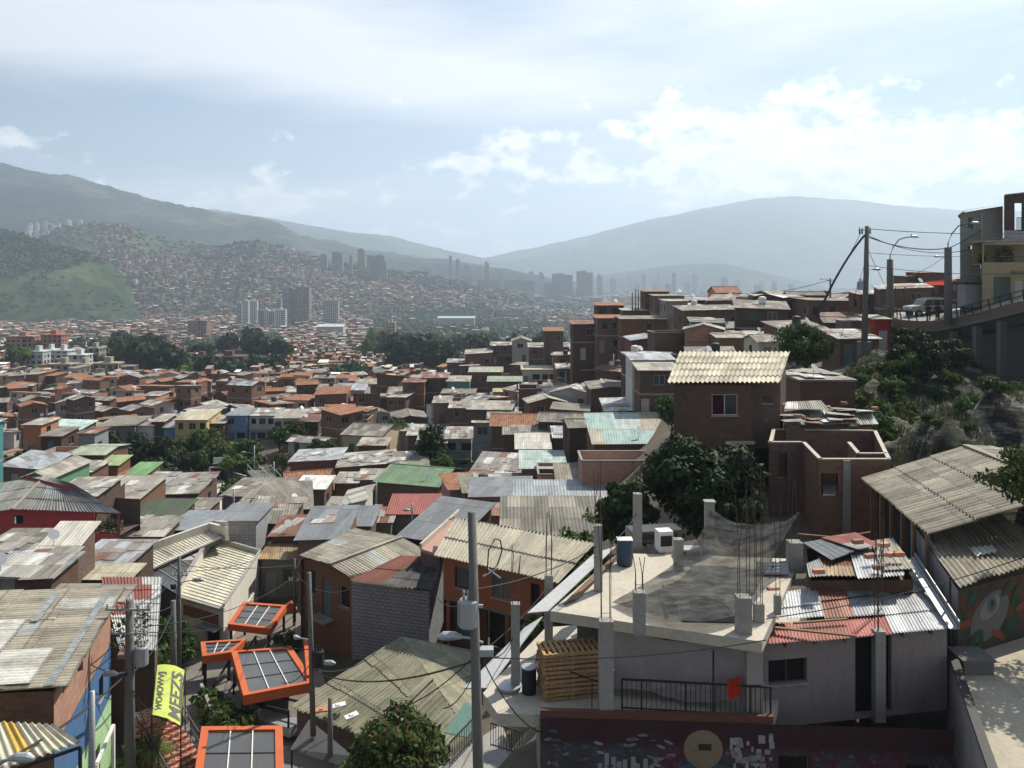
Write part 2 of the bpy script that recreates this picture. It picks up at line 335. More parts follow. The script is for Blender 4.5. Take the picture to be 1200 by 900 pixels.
# ------------------------------------------------------------------ camera, light, sky
cam = bpy.data.objects.new('camera', bpy.data.cameras.new('camera')); COL.objects.link(cam); SC.camera = cam
cam.data.sensor_width = 36; cam.data.lens = 30; cam.data.shift_y = -(450-HV)/1200; cam.data.clip_start = .5; cam.data.clip_end = 60000
cam.rotation_euler = (PI/2, 0, 0)
SAZ, SEL = math.radians(44), math.radians(50)
to_sun = Vector((math.sin(SAZ)*math.cos(SEL), math.cos(SAZ)*math.cos(SEL), math.sin(SEL)))
sl = bpy.data.lights.new('sun', 'SUN'); sl.energy = SUN_E; sl.angle = math.radians(.53); sl.color = (1, .925, .80)
so = bpy.data.objects.new('sun', sl); COL.objects.link(so); so.rotation_euler = to_sun.to_track_quat('Z', 'Y').to_euler(); so.location = (0, 0, 200)
W = bpy.data.worlds.new('World'); SC.world = W; W.use_nodes = True; wt = NT.__new__(NT); wt.t = W.node_tree; wt.t.nodes.clear()
wo = wt.n('ShaderNodeOutputWorld'); bg = wt.n('ShaderNodeBackground')
sky = wt.n('ShaderNodeTexSky', sky_type='NISHITA'); sky.sun_disc = False; sky.sun_elevation = SEL; sky.sun_rotation = SAZ
sky.air_density = 1.3; sky.dust_density = 2.0; sky.ozone_density = 1.2; sky.altitude = 1500
tc = wt.n('ShaderNodeTexCoord'); sp = wt.n('ShaderNodeSeparateXYZ'); wt.l(tc.outputs['Generated'], sp.inputs[0])
dx, dy, dz = sp.outputs
az = wt.math('ARCTAN2', dx, dy)
el = wt.math('ARCTAN2', dz, wt.math('SQRT', wt.math('ADD', wt.math('MULTIPLY', dx, dx), wt.math('MULTIPLY', dy, dy))))
def gau(a0, e0, wa, we, rot=0.0):
 a = wt.math('SUBTRACT', az, a0); e = wt.math('SUBTRACT', el, e0)
 c, s_ = math.cos(rot), math.sin(rot)
 a2 = wt.math('ADD', wt.math('MULTIPLY', a, c/wa), wt.math('MULTIPLY', e, s_/wa)); e2 = wt.math('ADD', wt.math('MULTIPLY', a, -s_/we), wt.math('MULTIPLY', e, c/we))
 return wt.math('POWER', 2.718, wt.math('MULTIPLY', wt.math('ADD', wt.math('MULTIPLY', a2, a2), wt.math('MULTIPLY', e2, e2)), -1.0))
def su(*xs):
 r = xs[0]
 for x in xs[1:]: r = wt.math('ADD', r, x)
 return r
def A_(u): return math.atan((u-600)/1000)
def E_(v, u=600): return math.atan((325-v)/1000*math.cos(A_(u)))
# high thin veil: broad soft streaks
vv = wt.vec(wt.math('ADD', wt.math('MULTIPLY', az, 1.6), wt.math('MULTIPLY', el, 2.2)), wt.math('SUBTRACT', wt.math('MULTIPLY', el, 9.0), wt.math('MULTIPLY', az, 1.0)), 3.1)
veiln = wt.noise(vv, 1.1, 8, .55)
mask = su(wt.math('MULTIPLY', gau(A_(420), E_(90), .5, .055, -.1), .30), wt.math('MULTIPLY', gau(A_(900), E_(150), .4, .07, 0), -.06), wt.math('MULTIPLY', gau(A_(60), E_(60), .3, .04, 0), .16),
          wt.math('MULTIPLY', gau(A_(850), E_(20), .12, .05, .6), .1), wt.math('MULTIPLY', gau(A_(120), E_(10), .1, .03, 0), -.12), wt.math('MULTIPLY', gau(A_(360), E_(178), .26, .035, .04), -.24), wt.math('MULTIPLY', gau(A_(790), E_(35), .1, .05, .7), -.1), wt.math('MULTIPLY', gau(A_(1100), E_(60), .12, .05, 0), -.05))
veil = wt.mapr(su(veiln, mask), .40, .74, 0, 1)
# cumulus
cv = wt.vec(wt.math('MULTIPLY', az, 1.0), wt.math('MULTIPLY', el, 1.55), .37)
cn = wt.noise(cv, 15.0, 10, .58)
cm = su(wt.math('MULTIPLY', gau(A_(930), E_(195), .24, .042, -.0), .25), wt.math('MULTIPLY', gau(A_(850), E_(140), .06, .02, 0), .16), wt.math('MULTIPLY', gau(A_(690), E_(160), .055, .02, 0), .2), wt.math('MULTIPLY', gau(A_(530), E_(192), .045, .009, 0), .27),
  wt.math('MULTIPLY', gau(A_(300), E_(238), .05, .016, 0), .25), wt.math('MULTIPLY', gau(A_(20), E_(175), .05, .02, 0), .23), wt.math('MULTIPLY', gau(A_(1180), E_(190), .12, .05, 0), .22), wt.math('MULTIPLY', gau(A_(680), E_(205), .12, .02, 0), .14), wt.math('MULTIPLY', gau(A_(200), E_(240), .2, .016, 0), .12), wt.math('MULTIPLY', gau(A_(640), E_(205), .09, .035, 0), .05))
cm = su(wt.math('MULTIPLY', cm, .52), wt.math('MULTIPLY', gau(A_(260), E_(130), .22, .06, 0), -.2), wt.mapr(el, .2, .3, 0, -.25))
cum = wt.mapr(su(cn, cm), .545, .645, 0, 1)
cn2 = wt.noise(wt.vec(az, wt.math('SUBTRACT', wt.math('MULTIPLY', el, 1.55), .016), .37), 15.0, 10, .58)
shade = wt.mapr(su(cn2, cm), .58, .8, 1.0, .74)
skyc = sky.outputs[0]
K = 1/SKY_S
fw = wt.mapr(wt.math('ADD', wt.math('MULTIPLY', dx, to_sun.x/math.cos(SEL)), wt.math('MULTIPLY', dy, to_sun.y/math.cos(SEL))), -.2, 1, 0, 1)   # the side of the sky where the sun stands is brighter
skyw = wt.mix(wt.math('MULTIPLY', fw, SKY_WASH), skyc, (.47*K, .62*K, .83*K))
hz = wt.mapr(el, -.1, .2, 1, 0)
skyw = wt.mix(wt.math('MULTIPLY', wt.math('MULTIPLY', hz, .85), fw), skyw, (.80*K, .84*K, .88*K))
CB = wt.mapr(fw, 0, 1, .55, 1)
c1 = wt.mix(wt.math('MULTIPLY', veil, CB), skyw, (.86*K, .86*K, .89*K))
cw = wt.mix(1.0, (1.12*K, 1.1*K, 1.07*K), shade, 'MULTIPLY')
c2 = wt.mix(wt.math('MULTIPLY', cum, wt.math('MULTIPLY', CB, .9)), c1, cw)
wt.l(c2, bg.inputs[0]); bg.inputs[1].default_value = SKY_S; wt.l(bg.outputs[0], wo.inputs[0])
W.cycles.sampling_method = 'MANUAL'; W.cycles.sample_map_resolution = 512
SC.view_settings.view_transform = 'Standard'; SC.view_settings.look = 'None'; SC.view_settings.exposure = EXPO; SC.view_settings.gamma = 1
SC.view_settings.use_curve_mapping = False
cy = SC.cycles; cy.use_denoising = True; cy.max_bounces = 6; cy.diffuse_bounces = 3; cy.glossy_bounces = 2; cy.transmission_bounces = 3; cy.volume_bounces = 1; cy.transparent_max_bounces = 10
cy.use_adaptive_sampling = True; cy.adaptive_threshold = .02; cy.caustics_reflective = False; cy.caustics_refractive = False; cy.sample_clamp_indirect = 6

# ------------------------------------------------------------------ ground
TU = [-500, 0, 200, 400, 500, 600, 700, 800, 900, 1000, 1100, 1200, 1700]
TT = [
 (6,   [-20,-20,-20,-20,-19,-15.8,-15.7,-15.7,-15.7,-15.7,-15.7,-15.7,-15]),
 (25,  [-22,-22.5,-22.5,-22,-20,-15.8,-15.7,-15.7,-15.7,-15.7,-15.7,-15.7,-15]),
 (30,  [-22,-23,-23.5,-23,-21,-16.5,-15.6,-15.6,-15.6,-15.6,-15.6,-15,-14]),
 (38,  [-22.5,-24,-24.3,-24.2,-23,-21.0,-15.5,-14.5,-14,-14,-14,-13.8,-12]),
 (50,  [-23.5,-25,-26,-24.8,-23.5,-22,-17,-13.4,-12.5,-12,-11.4,-11.2,-9]),
 (62,  [-24.5,-26,-27.2,-25.2,-24,-22.3,-18,-13.2,-12,-9.8,-9.5,-10.3,-10]),
 (80,  [-26,-28,-28.8,-27,-25,-22.8,-18,-13.2,-10.5,-8.2,-8.0,-9.5,-9]),
 (105, [-28,-31,-31.5,-29,-27,-24.5,-18.5,-12,-9,-8,-5,-4.5,-4]),
 (122, [-29,-32,-32.3,-29,-27.5,-25.5,-18.5,-11.2,-8.7,-8,-6,-5,-5]),
 (150, [-30,-33,-30,-26.5,-27.5,-26.5,-18.5,-10.5,-8.5,-8,-7,-6,-6]),
 (190, [-33,-35.5,-32.5,-31,-29,-26,-19,-11.5,-9.5,-9,-9,-9,-9]),
 (260, [-38,-39,-38.5,-38,-36,-32,-27,-22,-20,-20,-20,-20,-20]),
 (400, [-50,-50,-50,-50,-50,-49,-47,-46,-46,-46,-46,-46,-46]),
 (700, [-63]*13), (1100, [-79]*13), (2000, [-85]*13), (60000, [-85]*13)]
_ly = [math.log(r[0]) for r in TT]
def ground(x, y):
 y = max(y, 6.0); u = min(max(600+1000*x/y, TU[0]), TU[-1]); ly = math.log(y)
 j = 0
 while j < len(_ly)-2 and ly > _ly[j+1]: j += 1
 fy = min(max((ly-_ly[j])/(_ly[j+1]-_ly[j]), 0), 1); fy = fy*fy*(3-2*fy)*.5+fy*.5
 i = 0
 while i < len(TU)-2 and u > TU[i+1]: i += 1
 fx = (u-TU[i])/(TU[i+1]-TU[i]); fx = fx*fx*(3-2*fx)*.5+fx*.5
 r0, r1 = TT[j][1], TT[j+1][1]
 return lerp(lerp(r0[i], r0[i+1], fx), lerp(r1[i], r1[i+1], fx), fy)
# hills: (name, crest distance, width towards the camera, width beyond, crest profile in the view, relief)
HILLS = [
 ('green_hill', 1850, 380, 500, [(-700,225),(-200,245),(-60,262),(0,272),(40,281),(70,291),(100,297),(130,308),(142,322),(156,345),(164,368),(172,392)], 15),
 ('settled_hill', 2500, 800, 700, [(-700,300),(0,300),(40,283),(70,266),(110,262),(150,265),(200,281),(250,289),(300,284),(345,296),(400,309),(470,321),(540,333),(600,347),(650,362)], 9),
 ('left_mountain', 4300, 1500, 2500, [(-900,110),(-300,140),(-100,172),(0,195),(40,203),(90,213),(150,229),(220,246),(270,255),(305,256),(325,262),(355,277),(400,289),(450,299),(520,307),(600,318),(680,333),(720,345)], 26),
 ('far_left_range', 7600, 2200, 2500, [(-300,240),(250,248),(320,257),(370,266),(430,275),(465,280),(520,294),(580,304),(640,314),(720,330),(800,340)], 30),
 ('far_right_mountain', 9000, 3200, 3500, [(480,333),(540,312),(570,304),(640,290),(700,276),(760,258),(820,246),(880,236),(930,234),(1000,238),(1080,245),(1150,250),(1400,262),(1900,270)], 40),
 ('wooded_knoll', 5000, 500, 600, [(640,340),(690,327),(730,319),(780,312),(815,309),(850,311),(890,318),(930,327),(970,337),(1010,343)], 10),
 ('low_far_ridge', 6500, 600, 600, [(560,337),(620,326),(680,322),(720,328),(760,338)], 8)]
def _prof(pr, u):
 if u <= pr[0][0]: return pr[0][1]
 if u >= pr[-1][0]: return pr[-1][1]
 for (a, va), (b, vb) in zip(pr, pr[1:]):
  if u <= b:
   t = (u-a)/(b-a); return lerp(va, vb, t)
def hillz(k, x, y):
 nm, Yc, w0, w1, pr, rel = HILLS[k]
 u = 600+1000*x/y; crest = (325-_prof(pr, u))/1000*Yc
 d = (Yc-y)/w0 if y < Yc else (y-Yc)/w1
 if d >= 1: return -200
 f = (1-d*d)**1.3 if k not in (0, 1) else (1-d)**.75*(1-.15*d)
 zb = -95; n = mnoise.fractal(Vector((x/(Yc*.09), y/(Yc*.09), k*3.3)), .9, 2.1, 6)
 edge = min(1.0, max(0, (345-_prof(pr, u))/8))
 return zb+(crest-zb)*f+(n+.8*mnoise.noise(Vector((x/(Yc*.006), y/(Yc*.02), 3)))*(.35 if k > 1 else .2))*rel*min(1, d*5+.2)*edge
def hground(x, y):
 z = ground(x, y)
 if y > 800:
  for k in range(2):
   nm, Yc, w0, w1, pr, rel = HILLS[k]
   if Yc-w0 < y < Yc+w1: z = max(z, hillz(k, x, y))
 return z
def ground_mat():
 t = NT('ground_soil_and_paving'); tcn = t.n('ShaderNodeTexCoord'); ob = tcn.outputs['Object']
 n = t.noise(ob, .05, 8, .6); n2 = t.noise(ob, .8, 6, .7); n3 = t.noise(ob, .004, 8, .65)
 a = t.ramp(n, [(.35, (.12, .1, .075)), (.5, (.15, .13, .105)), (.66, (.055, .07, .03)), (.8, (.1, .09, .06))])
 a = t.mix(1.0, a, t.mapr(n2, .3, .7, .75, 1.15), 'MULTIPLY')
 a = t.mix(t.mapr(n3, .45, .6, 0, .5), a, (.05, .07, .03))
 t.pbsdf(a, .95, 0, n2, .1, spec=.1); return t.m
M['ground'] = ground_mat()
def hill_mat(name, dark, mid, light, s1, s2, bump=2.0):
 t = NT(name); tcn = t.n('ShaderNodeTexCoord'); ob = tcn.outputs['Object']
 n = t.noise(ob, s1, 9, .62); n2 = t.noise(ob, s2, 8, .72)
 a = t.ramp(n, [(.36, dark), (.5, mid), (.64, light)])
 a = t.mix(t.mapr(n2, .42, .62, 0, .8), a, dark)
 t.pbsdf(a, .95, 0, n2, bump, spec=.1); return t.m
HM = [hill_mat('green_hill_grass', (.02, .034, .012), (.045, .07, .022), (.11, .125, .05), .006, .03, 8),
      hill_mat('settled_hill_scrub', (.035, .05, .022), (.07, .08, .04), (.11, .11, .06), .006, .03, 3),
      hill_mat('mountain_forest', (.012, .022, .014), (.04, .055, .035), (.14, .15, .1), .0016, .012, 30),
      hill_mat('mountain_forest_far', (.025, .04, .02), (.045, .065, .03), (.09, .11, .06), .001, .006, 16),
      hill_mat('mountain_forest_right', (.03, .045, .025), (.05, .07, .04), (.14, .13, .09), .001, .006, 20),
      hill_mat('knoll_forest', (.02, .035, .015), (.035, .055, .02), (.06, .085, .03), .004, .02, 8)]
def make_ground():
 mb = MB(); ys = [-60, -20, 2, 8, 14]; y = 20.0
 while y < 45000: ys.append(y); y *= 1.045 if y < 400 else 1.1
 us = [-2500, -1500, -900]+list(range(-500, 1701, 25))+[2200, 3000, 4000]
 n = 0
 for yy in ys:
  for u in us:
   s = max(yy, 14.0); x = (u-600)/1000*s
   z = ground(x, s)+(mnoise.noise(Vector((x*.15, s*.15, 0)))*.25 if s < 300 else 0)-.2
   mb.v.append((x, yy, z))
 nu = len(us)
 for j in range(len(ys)-1):
  for i in range(nu-1):
   a = j*nu+i; mb.f.append((a, a+1, a+nu+1, a+nu)); mb.uv.append(None); mb.m.append(0)
 tag(mb.build('ground', M['ground'], smooth=True), kind='structure')
make_ground()
def make_hills():
 for k, (nm, Yc, w0, w1, pr, rel) in enumerate(HILLS):
  mb = MB(); u0, u1 = pr[0][0], pr[-1][0]
  nu = 420 if k < 5 else 160; nv = 90 if k < 2 else 60
  y0, y1 = Yc-w0, Yc+w1*(.5 if k > 1 else .9)
  for j in range(nv+1):
   yy = lerp(y0, y1, j/nv)
   for i in range(nu+1):
    u = lerp(u0, u1, i/nu); x = (u-600)/1000*yy; mb.v.append((x, yy, max(hillz(k, x, yy), -120)))
  for j in range(nv):
   for i in range(nu):
    a = j*(nu+1)+i; mb.f.append((a, a+1, a+nu+2, a+nu+1)); mb.uv.append(None); mb.m.append(0)
  tag(mb.build(nm, HM[min(k, 5)], smooth=True), kind='structure')
make_hills()
# the air: one box of thin haze round the scene
def make_haze():
 mb = MB(); mb.box(-14000, 14000, -300, 15000, -260, 890)
 t = NT('haze_air'); v = t.n('ShaderNodeVolumePrincipled'); v.inputs['Color'].default_value = (.68, .83, 1.0, 1)
 v.inputs['Density'].default_value = HAZE_D; v.inputs['Anisotropy'].default_value = HAZE_G
 t.l(v.outputs[0], t.out.inputs[1])
 tag(mb.build('haze', t.m), 'thin bluish haze filling the whole valley', 'haze', kind='stuff')
if HAZE_D: make_haze()
# ------------------------------------------------------------------ building kit
def V2(x, y): return Vector((x, y))
def wall_panel(mb, a, b, z0, za, zb, holes=(), mi=0, reveal=.14):
 """upright wall from plan point a to b (outside on the right-hand side going a to b), level bottom z0, top za..zb, with cut openings (s0, s1, h0, h1)"""
 a = V2(a[0], a[1]); b = V2(b[0], b[1]); d = b-a; L = d.length
 if L < .05: return
 t = d/L; n = V2(t.y, -t.x); zm = min(za, zb)
 hs = [(max(.05, s0), min(L-.05, s1), h0, min(h1, zm-.05)) for s0, s1, h0, h1 in holes]
 hs = [h for h in hs if h[1]-h[0] > .1 and h[3]-h[2] > .1]
 ss = sorted(set([0.0, L]+[x for h in hs for x in h[:2]])); zs = sorted(set([z0, zm]+[x for h in hs for x in h[2:]]))
 def pt(s, z, o=0.0): q = a+t*s-n*o; return (q.x, q.y, z)
 for i in range(len(ss)-1):
  for j in range(len(zs)-1):
   sc, zc = (ss[i]+ss[i+1])/2, (zs[j]+zs[j+1])/2
   if any(h[0] < sc < h[1] and h[2] < zc < h[3] for h in hs): continue
   mb.face([pt(ss[i], zs[j]), pt(ss[i+1], zs[j]), pt(ss[i+1], zs[j+1]), pt(ss[i], zs[j+1])], mi)
 if abs(za-zb) > .01:
  if za > zb: mb.face([pt(0, zm), pt(L, zm), pt(0, za)], mi)
  else: mb.face([pt(0, zm), pt(L, zm), pt(L, zb)], mi)
 for s0, s1, h0, h1 in hs:
  r = reveal
  mb.face([pt(s0, h0), pt(s0, h0, r), pt(s0, h1, r), pt(s0, h1)], mi); mb.face([pt(s1, h0), pt(s1, h1), pt(s1, h1, r), pt(s1, h0, r)], mi)
  mb.face([pt(s0, h0), pt(s1, h0), pt(s1, h0, r), pt(s0, h0, r)], mi); mb.face([pt(s0, h1), pt(s0, h1, r), pt(s1, h1, r), pt(s1, h1)], mi)
def opening(parent, a, b, s0, s1, h0, h1, kind='window', origin=(0, 0, 0), reveal=.14, fm=None, pm=None, detail=False, color=None):
 """the window or door that fills an opening"""
 a = V2(a[0], a[1]); b = V2(b[0], b[1]); d = b-a; t = d/d.length; n = V2(t.y, -t.x)
 T = Vector((t.x, t.y, 0)); N = Vector((n.x, n.y, 0)); Z = Vector((0, 0, 1))
 c = Vector((a.x, a.y, 0))+T*((s0+s1)/2)+Z*((h0+h1)/2)-N*(reveal-.03); w = (s1-s0)/2; h = (h1-h0)/2
 mb = MB(); fw = .05 if kind != 'dark' else .03
 if kind == 'door':
  mb.obox(c, T*w, N*.02, Z*h, 0); mb.obox(c+N*.03, T*(w*.7), N*.012, Z*(h*.3), 0)
  return mb.build('door', fm or M['frame'], parent, origin)
 if kind == 'dark':
  mb.obox(c-N*.25, T*w, N*.01, Z*h, 0); return mb.build('opening', M['dark'], parent, origin)
 for sg in (-1, 1):
  mb.obox(c+T*(sg*(w-fw/2)), T*(fw/2), N*.03, Z*h, 0); mb.obox(c+Z*(sg*(h-fw/2)), T*(w-fw), N*.028, Z*(fw/2), 0)
 nb = max(1, round(w*2/.75))
 for i in range(1, nb): mb.obox(c+T*(-w+2*w*i/nb), T*.022, N*.026, Z*(h-fw), 0)
 if not detail:
  mb.obox(c-N*.03, T*w, N*.005, Z*h, 1); return mb.build('window', [fm or M['frame'], pm or M['glass']], parent, origin)
 o = mb.build('window', fm or M['frame'], parent, origin)
 p = MB(); p.obox(c-N*.03, T*w, N*.005, Z*h, 0); p.build('pane', pm or M['glass'], o)
 p.v and None
 for ch in o.children:
  for vtx in ch.data.vertices: vtx.co -= Vector(origin)
 s = MB(); s.obox(c+N*(reveal*.5)-Z*(h+.04), T*(w+.06), N*(reveal*.5+.03), Z*.035, 0)
 s.build('sill', M['concrete'], parent, origin)
 return o
def slab(mb, pts, th=.06, mi=0):
 """a thin sheet of thickness th under the given top corners"""
 pts = [Vector(p) for p in pts]; n = (pts[1]-pts[0]).cross(pts[2]-pts[0]).normalized()
 if n.z < 0: n = -n; pts = pts[::-1]
 q = [p-n*th for p in pts]; k = len(pts)
 mb.face(pts, mi); mb.face(q[::-1], mi)
 for i in range(k): mb.face([pts[i], q[i], q[(i+1) % k], pts[(i+1) % k]], mi)
def ribbed(mb, a, b, c, d, pitch=.25, amp=.035, course=1.8, mi=0, seg=6, jag=0.0, th=.05, sheetw=1.0, seed=0, metal=False):
 """corrugated sheeting: eave a-b, upper edge d-c, laid in overlapping courses of separate sheets, ribs running up the slope"""
 a, b, c, d = map(Vector, (a, b, c, d)); L = ((b-a).length+(c-d).length)/2; H = ((d-a).length+(c-b).length)/2
 nrm = (b-a).cross(d-a).normalized()
 if nrm.z < 0: nrm = -nrm
 rr = random.Random(seed); nc = max(1, round(H/course)); nw = max(1, round(L/sheetw)); per = max(2, round(L/nw/pitch)); nu = per*seg
 def pt(s, t): return a.lerp(b, s).lerp(d.lerp(c, s), t)
 for k in range(nc):
  t0, t1 = k/nc, (k+1)/nc
  for w in range(nw):
   s0, s1 = w/nw, (w+1)/nw
   lo = rr.uniform(-1, 1)*jag/H; l2 = .018+rr.random()*.01; tilt = rr.uniform(-.004, .004)
   def fn(x, y, s0=s0, s1=s1, t0=t0, t1=t1, lo=lo, l2=l2):
    s = lerp(s0, s1, x); t = lerp(t0-(.12/H if k else 0)+(lo if True else 0), t1, y)
    ph = x*per*2*PI
    o = math.cos(ph)*amp if not metal else max(-amp, min(amp, math.cos(ph)*amp*2.2))
    return pt(s, t)+nrm*(o+l2*2.2*(1-y)+tilt)
   mb.grid(fn, nu, 1, mi, lambda x, y, s0=s0, s1=s1, t0=t0, t1=t1: ((lerp(s0, s1, x)*nw*sheetw*.999)+.0005, (lerp(t0, t1, y)*nc*course)))
 e = .03
def roof_obj(parent, quads, mat, th=.06, origin=(0, 0, 0), ribs=None, name='roof'):
 mb = MB()
 for q in quads:
  if ribs: ribbed(mb, *q, **ribs)
  else: slab(mb, q, th)
 return mb.build(name, mat, parent, origin, smooth=bool(ribs))

LAND = []      # placed plan circles (x, y, r)
HOUSES = []    # for labelling: (obj, u, v, Y, attrs)
def free(x, y, r, k=.85):
 for a, b, c in LAND:
  if abs(a-x) < (r+c) and (a-x)**2+(b-y)**2 < ((r+c)*k)**2: return False
 return True
WALLC = {'white': (.6, .58, .54), 'cream': (.55, .47, .32), 'teal': (.1, .33, .33), 'blue': (.06, .2, .38), 'pink': (.5, .26, .22), 'olive': (.2, .2, .14), 'green': (.12, .27, .15),
         'yellow': (.6, .42, .13), 'grey': (.33, .32, .3), 'red': (.36, .05, .04), 'orange': (.5, .2, .08), 'lilac': (.38, .34, .4)}
def house(x, y, w, d, h, rot=0.0, roof='shed', s=.12, t=0.0, rm='r_fibre', wm='brick', wc=None, win=(2, 1), floors=1, z=None, over=.3, base=2.0, rcol=None, seed=0, name=None, door=True, patches=0, balcony=False, hole_style=None, parapet=.0):
 """z = level of the floor; local front faces -y; roof kinds: shed, gx (ridge along x), gy (ridge along y), flat, box (open brick parapet)"""
 rr = random.Random(seed*7+3)
 if z is None: z = ground(x, y)
 root = empty(name or ('brick_house' if wm.startswith('brick') and wm != 'brick_paint' else 'house'), (x, y, z), rot)
 hx, hy = w/2, d/2
 def top(px, py):
  if roof in ('flat', 'box'): return h
  if roof == 'gx': return h+s*(hy-abs(py))
  if roof == 'gy': return h+s*(hx-abs(px))
  return h+s*(py+hy)+t*(px+hx)
 C = [(-hx, -hy), (hx, -hy), (hx, hy), (-hx, hy)]
 mb = MB(); ops = []
 fh = h/floors
 for i in range(4):
  a, b = C[i], C[(i+1) % 4]; L = (w, d, w, d)[i]; holes = []
  if i in (0, 1, 3):
   n = win[0] if i == 0 else win[1]
   for fl in range(floors):
    for q in range(n):
     cx = L*(q+.5)/n+rr.uniform(-.15, .15)*L/n; ww = rr.choice((.45, .5, .6, .75)); f0 = fl*fh
     if L/n < 1.3: continue
     if fl == 0 and q == 0 and i == 0 and door: holes.append((cx-.45, cx+.45, f0+.02, f0+2.05, 'door'))
     elif rr.random() < .85: holes.append((cx-ww, cx+ww, f0+fh*.38, f0+fh*.38+min(1.15, fh*.42), 'window'))
  za, zb = top(*a), top(*b)
  if (roof == 'gy' and i in (0, 2)) or (roof == 'gx' and i in (1, 3)):
   mid = ((a[0]+b[0])/2, (a[1]+b[1])/2); wall_panel(mb, a, b, -base, h, h, [q[:4] for q in holes])
   mb.face([(a[0], a[1], h), (b[0], b[1], h), (mid[0], mid[1], top(*mid))])
  else: wall_panel(mb, a, b, -base, za, zb, [q[:4] for q in holes])
  for q in holes: ops.append((a, b)+q)
 if floors > 1 or wm.startswith('brick'):   # ring beams show between the floors
  for fl in range(1, floors):
   zz = fl*fh
   for i in (0, 1, 3):
    a, b = Vector((*C[i], zz)), Vector((*C[(i+1) % 4], zz)); mb.bar(a, b, .06, .2, 1)
 wo_ = mb.build('wall', [M[wm], M['concrete']], root)
 if wc: wo_.color = (*WALLC[wc], 1) if isinstance(wc, str) else (*wc, 1)
 for (a, b, s0, s1, h0, h1, kd) in ops: opening(root, a, b, s0, s1, h0, h1, kd)
 rb = MB(); o = over
 if roof == 'shed':
  q = [(-hx-o, -hy-o), (hx+o, -hy-o), (hx+o, hy+o), (-hx-o, hy+o)]; slab(rb, [(a, b, top(a, b)+.06) for a, b in q], .06)
 elif roof == 'gx':
  rz = top(0, 0)+.06; ez = h-s*o+.06
  slab(rb, [(-hx-o, -hy-o, ez), (hx+o, -hy-o, ez), (hx+o, 0, rz), (-hx-o, 0, rz)]); slab(rb, [(hx+o, hy+o, ez), (-hx-o, hy+o, ez), (-hx-o, .002, rz), (hx+o, .002, rz)])
  rb.obox((0, 0, rz+.02), (hx+o, 0, 0), (0, .12, 0), (0, 0, .025))
 elif roof == 'gy':
  rz = top(0, 0)+.06; ez = h-s*o+.06
  slab(rb, [(-hx-o, hy+o, ez), (-hx-o, -hy-o, ez), (0, -hy-o, rz), (0, hy+o, rz)]); slab(rb, [(hx+o, -hy-o, ez), (hx+o, hy+o, ez), (.002, hy+o, rz), (.002, -hy-o, rz)])
  rb.obox((0, 0, rz+.02), (.12, 0, 0), (0, hy+o, 0), (0, 0, .025))
 elif roof == 'flat':
  rb.box(-hx-.12, hx+.12, -hy-.12, hy+.12, h+.002, h+.14)
 elif roof == 'box':
  rb.box(-hx+.02, hx-.02, -hy+.02, hy-.02, h-1.1, h-.95)
  cp = MB()
  for i in range(4):
   a, b = C[i], C[(i+1) % 4]; cp.bar((*a, h+.03), (*b, h+.03), .2, .06)
   aa = (a[0]*.97, a[1]*.97); bb = (b[0]*.97, b[1]*.97); wall_panel(mb2 := MB(), bb, aa, h-.95, h, h); rb.v and None
   for f in mb2.f: rb.face([mb2.v[k] for k in f], 1)
  cp.build("coping", M["concrete"], root)
 if patches and roof in ('shed', 'gx', 'gy', 'flat'):
  for k in range(patches):
   px, py = rr.uniform(-hx*.8, hx*.8), rr.uniform(-hy*.8, hy*.8); pw, pl = rr.uniform(.4, .9), rr.uniform(.6, 1.3); r_ = rr.uniform(-.12, .12)+(PI/2 if rr.random() < .2 else 0)
   cs, sn = math.cos(r_), math.sin(r_); pc = [(px+cs*i*pw-sn*j*pl, py+sn*i*pw+cs*j*pl) for i, j in ((-1, -1), (1, -1), (1, 1), (-1, 1))]
   e = .09+.14*(roof == 'flat')*1+k*.004
   slab(rb, [(a, b, (top(a, b) if roof != 'flat' else h)+e+rr.uniform(0, .03)) for a, b in pc], .015, 2)
 if seed > 900 and roof in ('shed', 'flat') and rr.random() < .3:
  tk = MB(); px, py = rr.uniform(-.6, .6)*hx, rr.uniform(-.5, .5)*hy; zt_ = top(px, py); tk.lathe((px, py, zt_+.1), [(.4, 0), (.5, .05), (.52, .7), (.45, .85), (.15, .95)], 10); [tk.bar((px+i*.35, py, zt_-.3), (px+i*.35, py, zt_+.1), .1, .6) for i in (-1, 1)]; tk.build('water_tank', M[rr.choice(('tank_black', 'tank_blue', 'white'))], root)
 if 40 < y < 170 and rr.random() < .28 and roof != 'box':
  dm = MB(); px, py = rr.uniform(-.8, .8)*hx, -hy*.7; zt_ = top(px, py) if roof != 'flat' else h; dm.tube([(px, py, zt_), (px, py, zt_+.7)], .025, 5); c_ = Vector((px, py-.05, zt_+.8)); ax = Vector((.5, -.6, .6)).normalized(); dm.tube([c_, c_+ax*.05, c_+ax*.12], [.08, .25, .36], 12); dm.build('satellite_dish', M['galv'], root)
 ro = rb.build('roof', [M[rm], M[wm], M['r_patch']], root)
 if rcol: ro.color = (*rcol, 1)
 if balcony:
  bb = MB(); bz = fh*(floors-1); bb.box(-hx*.9, hx*.9, -hy-.9, -hy-.002, bz-.12, bz)
  o1 = bb.build('balcony', M['concrete'], root); rl = MB()
  for k in range(int(w*.9/.25)+1):
   xx = -hx*.9+k*.25
   if xx < hx*.9: rl.box(xx-.012, xx+.012, -hy-.88, -hy-.856, bz, bz+.95)
  rl.box(-hx*.9, hx*.9, -hy-.89, -hy-.85, bz+.95, bz+1.0); rl.build('railing', M['black_iron'], o1)
 return root
